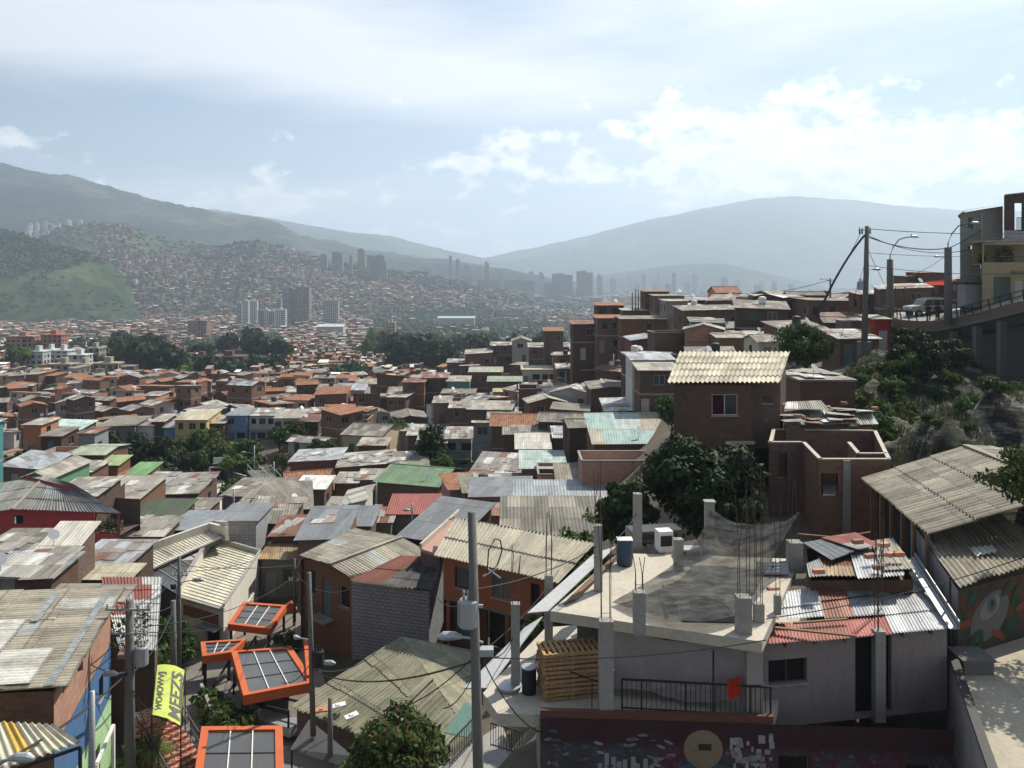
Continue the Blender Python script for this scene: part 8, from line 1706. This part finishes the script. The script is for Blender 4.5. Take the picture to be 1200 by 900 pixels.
 # escalator bodies below the canopies
 for i, (q0, q1, lab) in enumerate([(PZ(296, 835, -25.2), PZ(350, 850, -23.9), 'dark escalator handrail ramp under the aslant orange canopy'), (PZ(262, 820, -26), PZ(280, 790, -26.5), 'dark escalator ramp under the small orange canopy'), (PZ(310, 760, -26.4), PZ(300, 778, -25.7), 'dark escalator ramp under the farthest orange canopy')]):
  e = empty('escalator', tuple(q0), 0, lab, 'escalator'); o = Vector(q0); d = (q1-q0); sd = Vector((-d.y, d.x, 0)).normalized(); 
  for sg in (-.6, .6): h_ = MB(); h_.tube([q0+sd*sg+Vector((0, 0, .1)), q0+sd*sg+Vector((0, 0, .9)), q1+sd*sg+Vector((0, 0, .95)), q1+sd*sg+Vector((0, 0, .1))], .07, 8); h_.build('handrail', M['rubber'], e, o)
  s_ = MB(); s_.bar(q0-Vector((0, 0, .2)), q1-Vector((0, 0, .2)), 1.1, .5); s_.build('steps', M['galv'], e, o)
 # dark railings by the central pole
 for i, (qa, qb, lab) in enumerate([(PZ(527, 898, -19.6), PZ(560, 862, -19.6), 'black railing segment left of the central pole foot'), (PZ(575, 875, -18.8), PZ(612, 886, -18.8), 'black railing segment right of the central pole foot')]):
  m_ = MB(); m_.bar(qa-qa+Vector((0, 0, .95)), qb-qa+Vector((0, 0, .95)), .05, .05); m_.bar(Vector((0, 0, .1)), qb-qa+Vector((0, 0, .1)), .04, .04); [m_.bar((qb-qa)*(k/12), (qb-qa)*(k/12)+Vector((0, 0, .95)), .025, .025) for k in range(13)]; o_ = m_.build('railing', M['black_iron'], None); o_.location = qa; tag(o_, lab, 'railing')
 # landing slab and green canopy there
 m_ = MB(); slab(m_, [PZ(500, 905, -19.7), PZ(575, 990, -19.7), PZ(640, 930, -16.4)-Vector((0, 0, 3)), PZ(585, 850, -19.7)], .3); tag(m_.build('landing', M['concrete'], None), kind='structure')
 m_ = MB(); slab(m_, [PZ(520, 858, -19.4), PZ(548, 864, -19.5), PZ(560, 832, -19.0), PZ(546, 822, -18.9)], .04); gc = m_.build('canopy_sheet', M['green_sheet'], None); tag(gc, 'small green translucent canopy sheet left of the central pole', 'canopy')
M['pave'] = paint_mat('alley_paving', (.2, .185, .165), .95, .45, (.09, .08, .07), .01)
M['brick_red'] = brick_mat('red_stair_tile', (.38, .12, .08), (.3, .1, .07), (.42, .33, .28), .3, .3, .03, .15)
M['green_sheet'] = paint_mat('green_translucent_sheet', (.12, .24, .2), .5, .3)
alley()
def court():
 zg = -30.9; b = empty('court_fence', tuple(P(240, 575, 120)), 0, 'rusty tall fence posts along the ball court', 'fence'); o = Vector(b.location)
 fl = MB(); q = [PZ(222, 560, zg), PZ(246, 558, zg), PZ(263, 566, zg), PZ(262, 600, zg), PZ(252, 612, zg), PZ(228, 580, zg)]; slab(fl, [Vector((p.x, p.y, zg+.25)) for p in q], .6); tag(fl.build('ball_court', M['concrete_pale'], None), kind='structure')
 a, c = PZ(223, 582, zg), PZ(256, 640, zg)
 for k in range(13):
  p = a.lerp(c, k/12); m_ = MB(); m_.bar(Z(p, zg-1), Z(p, zg+4.1), .09, .09); m_.build('post', M['rebar'], b, o)
 m_ = MB()
 for h in (1.2, 2.6, 4.1): m_.bar(Z(a, zg+h), Z(c, zg+h), .05, .05)
 m_.build('rail', M['rebar'], b, o)
 hp = empty('basketball_hoop', tuple(PZ(257, 563, zg)), 0, 'white goal frame with a basketball backboard at the end of the court', 'hoop'); m_ = MB(); m_.bar((-1.5, 0, 0), (-1.5, 0, 2), .12, .12); m_.bar((1.5, 0, 0), (1.5, 0, 2), .12, .12); m_.bar((-1.5, 0, 2), (1.5, 0, 2), .12, .12); m_.bar((0, 0, 2), (0, 0, 3), .12, .12); m_.build('goal_frame', M['white'], hp); m_ = MB(); m_.box(-.9, .9, -.05, .02, 2.5, 3.5); m_.build('backboard', M['white'], hp)
 w = empty('mural_wall', tuple(P(215, 545, 138)), 0, 'long retaining wall covered in purple and blue street painting behind the court', 'wall'); o = Vector(w.location); m_ = MB(); a, c = P(196, 549, 140), P(238, 551, 136); e = P(310, 572, 122); wall_panel(m_, XY(a), XY(c), -34, -28.9, -29.6); wall_panel(m_, XY(c), XY(e), -34, -29.6, -29.4); m_.build('painted_face', M['mural3'], w, o); cp = MB(); cp.bar(Z(a, -28.85), Z(c, -29.5), .3, .12); cp.bar(Z(c, -29.5), Z(e, -29.3), .3, .12); cp.build('coping', M['concrete'], w, o)
 st = empty('staircase', tuple(P(310, 560, 118)), 0, 'wide grey public steps with railings right of the ball court', 'stairs'); o = Vector(st.location); m_ = MB(); s0, s1 = P(303, 552, 124), P(322, 572, 112); d = s1-s0
 for k in range(14): p = s0+d*(k/14); m_.box(p.x-1.6, p.x+1.6, p.y-.5, p.y+.5, p.z-2, p.z)
 m_.build('steps', M['concrete_dark'], st, o); m_ = MB()
 for dx in (-1.6, 0, 1.6): m_.bar(s0+Vector((dx, 0, .9)), s1+Vector((dx, 0, .9)), .07, .07); [m_.bar(s0.lerp(s1, t/5)+Vector((dx, 0, 0)), s0.lerp(s1, t/5)+Vector((dx, 0, .9)), .06, .06) for t in range(6)]
 m_.build('railing', M['galv'], st, o)
def mural3():
 t = NT('court_mural_paint'); uv, u, v, ob = t.uv(); n1 = t.noise(ob, .35, 5, .6); n2 = t.noise(ob, 1.4, 5, .6); a = t.ramp(n1, [(.38, (.08, .1, .1)), (.47, (.17, .09, .18)), (.55, (.1, .16, .26)), (.65, (.18, .16, .14))]); a = t.mix(t.mapr(n2, .52, .6, 0, .6), a, (.06, .06, .065)); t.pbsdf(a, .9); return t.m
M['mural3'] = mural3()
court()
# ------------------------------------------------------------------ the many other houses
EXCL = [(120, 400, 0, 64), (212, 300, 104, 143), (100, 345, 122, 142), (700, 1000, 0, 57), (960, 1400, 0, 84), (-500, 420, 0, 47), (420, 760, 0, 54), (1040, 1400, 80, 104), (640, 1000, 54, 76), (700, 950, 66, 84), (300,345,106,142), (500,522,95,135), (440, 470, 118, 150), (228, 264, 74, 143), (436, 545, 70, 88), (430, 545, 93, 103), (690, 800, 66, 78), (150, 352, 140, 153)]
def excl(u, Y): return any(a < u < b and c < Y < d for a, b, c, d in EXCL)
def filler():
 rr = random.Random(5); n = 0
 RM = [('r_fibre', 4, 'grey-brown fibre'), ('r_light', 5, 'pale sheet'), ('r_tin', 3, 'grey tin'), ('r_rust', 2, 'rusty tin'), ('r_patch', 4, 'patchwork sheet'), ('r_tile', 3, 'orange tile')]
 cand = []
 Y = 58.0
 while Y < 330:
  step = 5.9
  for k in range(int((1.75*Y)/step)):
   cand.append((Y+rr.uniform(-2.2, 2.2), -240+k*step/Y*1000+rr.uniform(-2, 2)/Y*1000))
  Y += step
 for Y, u in cand:
  x = (u-600)/1000*Y
  if u < -60 or u > 1260: continue
  if excl(u, Y): continue
  if Y > 255 and u > 560: continue
  if Y > 200 and 440 < u < 600: continue
  w = rr.uniform(3.9, 6.6) if Y > 105 else rr.uniform(3.8, 6.4); d = rr.uniform(3.4, 5.2); r = .5*math.hypot(w, d)*.88
  if not free(x, Y, r, .76): continue
  fl = rr.choice((1, 1, 2)) if Y > 95 else 1
  if u < 650 and Y > 130: fl = rr.choice((1, 1, 2, 2, 3) if Y > 175 else (1, 1, 2))
  h = fl*rr.uniform(2.4, 2.8); z = ground(x, Y)
  if Y < 105: h += rr.uniform(-.2, .9)
  if u > 640 and Y < 90: h = 2.8; fl = 1
  k = rr.choices(range(6), [a[1] for a in RM])[0]
  if u > 640 and k == 5: k = 0
  if Y > 140 and u < 500 and rr.random() < .33: k = 5
  wk = rr.choices([('brick', None, 'brick'), ('brick_dark', None, 'dark brick'), ('brick_paint', 'white', 'white painted'), ('brick_paint', 'cream', 'cream painted'), ('brick_paint', 'grey', 'grey painted'), ('brick_paint', 'pink', 'pinkish'), ('brick_orange', None, 'orange brick'), ('brick_paint', 'teal', 'teal painted')], [9, 6, 1.3, .8, 1.2, .5, 1.8, .25])[0]
  rf = rr.choices(['shed', 'gx', 'gy', 'flat', 'box'], [7, 2, 1.5, .8, .4])[0]
  s = {'shed': rr.uniform(.06, .18)*(-1 if Y > 115 and rr.random() < .5 else 1), 'gx': .25, 'gy': .25}.get(rf, 0); h += rr.uniform(-.3, .5) if Y > 120 else 0
  wn = ((2, 1) if Y < 200 else (2, 0)) if Y < 270 else (1, 0)
  o = house(x, Y, w, d, h, rr.uniform(-.35, .35)+(rr.choice((0, 0, .6, -.6)) if Y > 120 else 0), rf, s, rr.uniform(-.05, .05), RM[k][0], wk[0], wk[1], wn, fl, z=z, seed=n+900, patches=rr.choice((0, 0, 2, 4, 7)) if Y < 190 else 0, balcony=(fl > 1 and rr.random() < .2 and Y < 180))
  rd = {'shed': 'lean-to', 'gx': 'gabled', 'gy': 'gable-fronted', 'flat': 'flat', 'box': 'parapet'}[rf]
  reg(o, None, r=r, hgt=h, attrs=(('two storey ' if fl > 1 else 'low ')+wk[2]+' house', RM[k][2]+' roof' if rf not in ('box', 'flat') else (rd+' roof')))
  n += 1
 return n
NF = filler()
print('fillers', NF, 'houses', len(HOUSES))
FAR_EXTRA = []
if len(HOUSES) > 300:      # past 300 of the kind, the farthest go into the one mass of far houses
 fl = [h for h in HOUSES if h['label'] is None]; fl.sort(key=lambda h: h['Y']); drop = fl[300-(len(HOUSES)-len(fl)):]
 print('dropped beyond Y', min(d['Y'] for d in drop))
 bpy.context.view_layer.update(); rr_ = random.Random(1); groups = []
 for h in drop:
  o = h['o']; sh = (rr_.randint(0, 40), rr_.randint(0, 40)*1.0)
  for ch in list(o.children):
   mt = Matrix.Translation(o.location) @ Matrix.Rotation(o.rotation_euler.z, 4, 'Z'); ch.data = ch.data.copy() if ch.data.users > 1 else ch.data; ch.data.transform(mt)
   a_ = np.empty(len(ch.data.loops)*2, dtype=np.float32); ul_ = ch.data.uv_layers[0].data; ul_.foreach_get('uv', a_); a_[0::2] += sh[0]; ul_.foreach_set('uv', a_); ch.parent = None; ch.matrix_world = Matrix.Identity(4); groups.append(ch)
   for cc in list(ch.children): cc.data.transform(mt); cc.parent = None; groups.append(cc)
  bpy.data.objects.remove(o); HOUSES.remove(h)
 with bpy.context.temp_override(active_object=groups[0], selected_editable_objects=groups, selected_objects=groups): bpy.ops.object.join()
 hs_ = groups[0]; hs_.name = 'crowded_houses'; hs_.color = (.42, .37, .3, 1); tag(hs_, 'hundreds more small brick houses packed beyond the nearer ones', 'houses', kind='stuff')
def name_fillers():
 marks = [h for h in HOUSES if h['short']]; used = {}
 for h in HOUSES:
  if h['label']: continue
  best = []
  for m in marks:
   du, dv = h['u']-m['u'], h['v']-m['v']; best.append((math.hypot(du, dv*2.2), du, dv, m))
  best.sort(key=lambda q: q[0]); D, du, dv, m = best[0]
  if abs(dv)*1.4 > abs(du): rel = 'above' if dv < 0 else 'below'
  else: rel = 'right of' if du > 0 else 'left of'
  h['key'] = (h['attrs'], rel, m['short']); used.setdefault((h['attrs'], rel, m['short']), []).append((D, h))
 for (attrs, rel, sh), L in used.items():
  L.sort(key=lambda q: q[0])
  for i, (D, h) in enumerate(L):
   o_ = ['', 'second ', 'third ', 'fourth ', 'fifth ', 'sixth ', 'seventh '][min(i, 6)]
   near = 'nearest ' if len(L) > 1 and i == 0 else o_
   lb = f"{near}{attrs[0]} with {attrs[1]} {rel} the {sh}"
   if len(lb.split()) > 16: lb = lb.replace(' painted', '').replace('two storey ', 'tall ')
   tag(h['o'], lb, 'house', 'houses crowded over the hillside')
name_fillers()
# ------------------------------------------------------------------ far city
def towers():
 specs = [ # u0,u1,vtop,Y,colour,label, base on hill k (or None)
     (32, 50, 413, 440, (.42, .46, .45), 'pale grey-green five storey block at the left of the park'), (50, 62, 411, 452, (.45, .47, .46), 'second pale grey-green block in the row left of the park'), (62, 79, 412, 437, (.44, .48, .47), 'third pale grey-green block, widest of the row left of the park'), (80, 100, 417, 430, (.48, .49, .47), 'fourth and lower pale block of the row left of the park'),
     (60, 82, 428, 395, (.27, .25, .2), 'dull olive block in front of the pale row'), (86, 104, 428, 398, (.3, .27, .21), 'dull beige block in front of the pale row, middle one'), (108, 138, 427, 402, (.29, .25, .19), 'long dull beige block in front of the park trees'), (101, 116, 409, 452, (.28, .25, .2), 'tall beige block right of the pale row'), (118, 135, 407, 470, (.35, .3, .2), 'ochre block partly hidden by the park trees'),
     (48, 72, 393, 560, (.35, .14, .09), 'orange-red brick block with dark windows above the pale row'), (8, 38, 395, 555, (.33, .18, .12), 'long brown block at the far left above the pale row'), (200, 222, 416, 455, (.12, .05, .045), 'dark maroon block right of the park, left one'), (222, 246, 420, 440, (.13, .055, .05), 'dark maroon block right of the park, middle one'), (246, 284, 419, 450, (.11, .05, .045), 'dark maroon block right of the park, longest one'),
     (220, 241, 376, 1050, (.27, .15, .1), 'reddish brick tower of eleven storeys standing alone'), (331, 346, 338, 1450, (.25, .21, .18), 'taller brown slab tower, left half of the twin slab'), (346.4, 362, 336, 1450, (.27, .22, .19), 'brown slab tower, right half of the twin slab'), (324, 329, 349, 1460, (.3, .32, .34), 'thin bluish tower just left of the twin slab'),
     (277.5, 283, 355, 1380, (.3, .33, .34), 'grey slim tower, left of three in the pale group'), (284, 291, 353, 1360, (.5, .46, .38), 'cream slim tower, middle of three in the pale group'), (292, 301, 353, 1380, (.5, .48, .42), 'cream slim tower, right of three in the pale group'),
     (302, 308, 364, 1330, (.25, .24, .24), 'dark short tower beside the pale group'), (308.5, 315, 363, 1330, (.52, .52, .5), 'white short tower beside the pale group'), (316, 322, 365, 1330, (.36, .34, .32), 'brownish short tower beside the pale group'), (322.5, 334, 363, 1300, (.48, .5, .5), 'white wide short tower below the twin slab'),
     (379, 386, 352, 1500, (.36, .35, .34), 'grey tower left half of a low pair on the hillside foot'), (386.5, 396, 352, 1500, (.4, .38, .36), 'grey tower right half of a low pair on the hillside foot'),
     (303, 325, 410, 600, (.25, .15, .1), None), (454, 463, 378, 900, (.4, .3, .24), 'small square beige building left of the warehouse'), (402, 428, 408, 640, (.2, .14, .11), 'wide brown four storey block left of the wooded belt'),
     (308, 316, 405, 690, (.5, .36, .12), 'small mustard yellow block among the roofs')]
 sky = [(389, 401, 296), (375, 383, 298), (409, 413, 300), (419, 427, 292), (430, 441, 300), (441, 450, 299), (446, 453, 305), (541, 554, 323), (560, 586, 328), (590, 626, 328), (638, 651, 332), (526, 529.5, 300), (534, 538.5, 304), (568, 573, 307), (647, 671, 321), (676, 695, 318), (495, 506, 313), (508, 525, 313), (530, 540, 316), (470, 476, 308), (545, 552, 310), (668, 674, 330), (700, 706, 322), (620, 626, 318), (715, 722, 326), (735, 741, 324), (752, 757, 321), (770, 774, 318), (788, 792, 320), (812, 817, 322), (846, 853, 325), (862, 868, 328), (905, 911, 330), (925, 931, 333), (583, 589, 316), (603, 608, 318), (632, 637, 319), (655, 660, 330), (682, 688, 331), (727, 733, 331), (745, 750, 332), (765, 770, 331), (780, 787, 333), (802, 809, 331), (823, 830, 332), (838, 844, 333), (885, 892, 334), (462, 468, 312), (483, 489, 315), (890, 896, 329)]
 for i, (a, c, v) in enumerate(sky):
  Y = 2300 if i < 7 else (2900 if i < 16 else RD.choice((3400, 3900, 4400)))
  specs.append((a, c, v, Y, tuple([g*RD.uniform(.8, 1.1) for g in (.28, .25, .23)]), ('far skyline tower in the valley haze, number %d' % i)))
 names = {}
 order = sorted([s for s in specs if s[5] and s[5].startswith('far skyline')], key=lambda s: s[0])
 words = ['first', 'second', 'third', 'fourth', 'fifth', 'sixth', 'seventh', 'eighth', 'ninth', 'tenth', 'eleventh', 'twelfth']
 zones = [('above the settled hill end', 0, 460), ('left of the valley gap', 460, 560), ('behind the wooded belt', 560, 640), ('left of the wooded knoll', 640, 745), ('below the wooded knoll', 745, 860), ('right of the wooded knoll', 860, 1000)]
 cnt = {}
 for s in order:
  for zn, z0, z1 in zones:
   if z0 <= s[0] < z1: cnt[zn] = cnt.get(zn, 0)+1; names[id(s)] = f"{words[cnt[zn]-1]} hazy tower from the left in the cluster {zn}"; grp = 'hazy towers on the valley floor'
 for s in specs:
  a, c, v, Y, col, lab = s; x0, x1 = (a-600)/1000*Y, (c-600)/1000*Y; w = x1-x0; d = max(8, min(16, w*.7)); zt = (325-v)/1000*Y
  x = (x0+x1)/2; zb = hground(x, Y)-3; h = zt-zb
  if h < 5: h = 12
  root = empty('apartment_building', (x, Y, zb), 0, names.get(id(s), lab) or 'brown brick block half hidden behind the park trees on the right', 'building', 'hazy towers on the valley floor' if id(s) in names else 'apartment buildings in the valley'); m_ = MB()
  if w > 14:
   m_.box(-w/2, w*.08, 0, d, 0, h); m_.box(w*.08+.05, w/2, d*.18, d*1.1, 0, h*.965)
  else: m_.box(-w/2, w/2, 0, d, 0, h)
  o = m_.build('body', M['tower'], root); o.color = (*col, 1)
  r_ = MB(); r_.box(-w/2-.3, w/2+.3, -.3, d+.3, h+.02, h+.6); r_.box(-w*.15, w*.12, d*.3, d*.7, h+.6, h+3.2); o = r_.build('roof', M['paint'], root); o.color = (col[0]*1.15, col[1]*1.15, col[2]*1.15, 1)
  LAND.append((x, Y+d/2, max(w, d)*.6))
 # hillside tower cluster on the mountain flank
 rr = random.Random(9); grp = 'hillside tower cluster on the left mountain'
 for k in range(30):
  u = rr.uniform(30, 112); Y = 2900; vt = rr.uniform(268, 288)+abs(u-60)*.05
  while Y < 3600 and 325-1000*hillz(2, (u-600)/1000*Y, Y)/Y > vt: Y += 10
  x = (u-600)/1000*Y; z = hillz(2, x, Y); w = rr.uniform(11, 20); h = rr.uniform(26, 48); root = empty('apartment_building', (x, Y, z-5), 0, 'pale tower in the hazy cluster on the left mountain flank', 'building', grp); g = rr.uniform(.35, .6); m_ = MB(); m_.box(-w/2, w/2, 0, w*.7, 0, h); o = m_.build('body', M['tower'], root); o.color = (g, g*.92, g*.84, 1); m_ = MB(); m_.box(-w*.2, w*.2, w*.2, w*.5, h+.01, h+4); o = m_.build('roof', M['paint'], root); o.color = (g, g, g, 1)
 # warehouse
 for (a, c, v, Y, col, lab) in [(513, 556, 373, 1380, (.45, .52, .56), 'long low warehouse with a pale blue roof beyond the wooded belt'), (371, 402, 383, 1150, (.62, .63, .62), 'low white factory hall on the valley floor'), (262, 300, 402, 690, (.45, .43, .38), 'low pale hall beyond the maroon blocks')]:
  x0, x1 = (a-600)/1000*Y, (c-600)/1000*Y; zt = (325-v)/1000*Y; zb = ground((x0+x1)/2, Y); root = empty('warehouse', ((x0+x1)/2, Y, zb), 0, lab, 'warehouse'); w = (x1-x0)/2; h = max(6, zt-zb); m_ = MB(); m_.box(-w, w, 0, 25, -2, h); o = m_.build('wall', M['paint'], root); o.color = (.4, .38, .36, 1); m_ = MB(); slab(m_, [(-w-1, -1, h+.3), (w+1, -1, h+.3), (w+1, 13, h+3), (-w-1, 13, h+3)], .2); slab(m_, [(w+1, 27, h+.3), (-w-1, 27, h+.3), (-w-1, 13.02, h+3), (w+1, 13.02, h+3)], .2); o = m_.build('roof', M['r_col'], root); o.color = (*col, 1); LAND.append(((x0+x1)/2, Y+12, w)); 
towers()
def pvnoise(x, y, s): return mnoise.noise(Vector((x*s, y*s, 7.7)))
def far_city():
 rr = random.Random(77); hb = MB(); tb = MB(); nb = nt_ = 0
 def box(x, y, z, w, d, h, a):
  nonlocal nb; nb += 1
  c, s = math.cos(a), math.sin(a); P4 = [(x+c*i*w/2-s*j*d/2, y+s*i*w/2+c*j*d/2) for i, j in ((-1, -1), (1, -1), (1, 1), (-1, 1))]; n = len(hb.v)
  zb_ = 2.5 if h > 2.65 or y > 1000 else 0
  zt = [z+h, z+h, z+h+rr.choice((0, .3, .8)), 0]; zt[3] = zt[2]
  hb.v.extend([(p[0], p[1], z-2.5) for p in P4]+[(P4[k][0], P4[k][1], zt[k]) for k in range(4)]+[(x+(P4[k][0]-x)*1.06, y+(P4[k][1]-y)*1.06, zt[k]+.15) for k in range(4)])
  o = rr.uniform(0, 3)
  for k in range(4):
   k2 = (k+1) % 4; L = w if k % 2 == 0 else d; hb.f.append((n+k, n+k2, n+4+k2, n+4+k)); hb.m.append(0); hb.uv.append([(o, 0), (o+L, 0), (o+L, h+2.5), (o, h+2.5)])
  hb.f.append((n+8, n+9, n+10, n+11)); hb.m.append(1); hb.uv.append(None)
 def clump(x, y, z, r, h):
  nonlocal nt_; nt_ += 1; n = 46 if y < 1100 else 26
  for k in range(n):
   d = Vector((rr.gauss(0, 1), rr.gauss(0, 1), abs(rr.gauss(0, 1))*.9)).normalized(); p = Vector((x, y, z+h*.25))+Vector((d.x*r, d.y*r, d.z*h*.75))*rr.uniform(.65, 1.08); s = r*rr.uniform(.22, .42); e = d.cross(Vector((rr.gauss(0, 1), rr.gauss(0, 1), rr.gauss(0, 1)))).normalized(); f = d.cross(e); f = (f+d*rr.uniform(-.5, .5)).normalized(); tb.face([p-e*s, p-f*s, p+e*s, p+f*s])
 for (x, y, z, a) in FAR_EXTRA: box(x, y, z, rr.uniform(6, 8), rr.uniform(6, 8), rr.choice((3, 5.5, 5.5)), a)
 def veg(u, v, Y=0):
  if 110 < u < 335 and 398 < v < 455: return .8
  if u < 62 and 424 < v < 446: return .75
  if 435 < u < 700 and 366 < v < 432: return .85
  if u < 330 and 396 < v < 404: return .6
  if 560 < u < 700 and 350 < v < 366: return .45
  if v < 352 and Y > 2600: return .3
  if 400 < u < 620 and 352 < v < 372: return .33
  return .1
 Y = 262.0
 while Y < 7500:
  step = 6.8 if Y < 560 else (11 if Y < 800 else 13.5)
  rowd = step if Y < 800 else (15 if Y < 2500 else Y*Y/150000)
  sz = 6.2 if Y < 900 else (8.5 if Y < 2550 else 20+Y*.003)
  ust = (step if Y < 800 else (12.5 if Y < 2500 else Y*.0085))
  u = -70.0
  while u < 1080:
   du = ust/Y*1000*rr.uniform(.85, 1.25); u += du
   y = Y+rr.uniform(-.35, .35)*rowd; x = (u-600)/1000*y
   if u > 720 and Y < 2600: continue
   if u > 560 and Y < 400: continue
   z = hground(x, y); v = 325-1000*z/y
   gh = hillz(0, x, y) if 1400 < y < 2350 else -999
   on_green = gh > ground(x, y)+2 and gh >= z-.5
   if on_green:
    if rr.random() < .3+pvnoise(x, y, .012)*.6: clump(x, y, z-1.5, rr.uniform(2.5, 7.5), rr.uniform(2, 5))
    continue
   if Y > 2600 and z < -88: continue
   nn = pvnoise(x, y, .008 if Y < 1200 else .0035)
   if 1750 < y < 2600 and (u < 62 or (62 < u < 110 and v < 300) or (155 < u < 235 and v < 296)): 
    if rr.random() < .25: clump(x, y, z-1, rr.uniform(4, 7), rr.uniform(4, 7))
    continue
   pv = veg(u, v, Y)+nn*.5
   if rr.random() < pv:
    if free(x, y, 3, .6) or y > 760: clump(x, y, z-1, rr.uniform(3.5, 7)*(1 if Y < 2200 else 2.4), rr.uniform(5, 9)*(1 if Y < 2200 else 1.6))
    continue
   if rr.random() < .05: continue
   if not free(x, y, sz*.5, .75) and y < 1600: continue
   fl = rr.choice((1, 1, 2, 2, 3)) if Y < 2550 else rr.choice((2, 2, 3, 4, 8))
   w_, d_, h_, a_ = sz*rr.uniform(.6, 1.2), sz*rr.uniform(.6, 1.15), fl*2.7+rr.uniform(-.5, .6), rr.uniform(-.6, .6)+(.7 if nn > .1 else 0)
   box(x, y, z, w_, d_, h_, a_)
   if Y < 1000 and rr.random() < .55: box(x+rr.uniform(-.25, .25)*w_, y+rr.uniform(-.1, .3)*d_, z+h_-.1, w_*rr.uniform(.3, .6), d_*rr.uniform(.3, .6), rr.uniform(1.2, 2.6), a_)
  Y += rowd
 o = hb.build('distant_houses', [M['far_wall'], M['far_roof']]); tag(o, 'thousands of small brick houses covering the valley floor and the settled hill', 'houses', kind='stuff')
 # woods edge on the green hill and mountain crests
 for k, n in ((0, 1100), (1, 160)):
  nm, Yc, w0, w1, pr, rel = HILLS[k]
  for q in range(n):
   y = Yc-w0*rr.random()**1.5*.9; u = rr.uniform(-60, 130)-(rr.random()*60) if k == 0 else rr.uniform(20, 240); x = (u-600)/1000*y; z = hillz(k, x, y); 
   if k == 0 and (325-1000*z/y) > 322-max(0, u)*.16+rr.uniform(-8, 8): continue
   clump(x, y, z-1.5, rr.uniform(5, 9), rr.uniform(6, 11))
 o = tb.build('distant_woods', M['leaf_far']); tag(o, 'distant trees scattered between the far houses and on the hills', 'trees', kind='stuff'); print('boxes', nb, 'clumps', nt_)
M['leaf_far'] = leaf_mat('far_foliage', (.028, .05, .02), (.06, .095, .03), .1)
far_city()
for o_ in SC.objects:
 if 'used' in o_: del o_['used']
 if o_.parent is None and 'label' in o_:
  w_ = o_['label'].split()
  if len(w_) > 16: o_['label'] = ' '.join(x_ for x_ in w_ if x_ not in ('painted', 'nearest', 'house'))
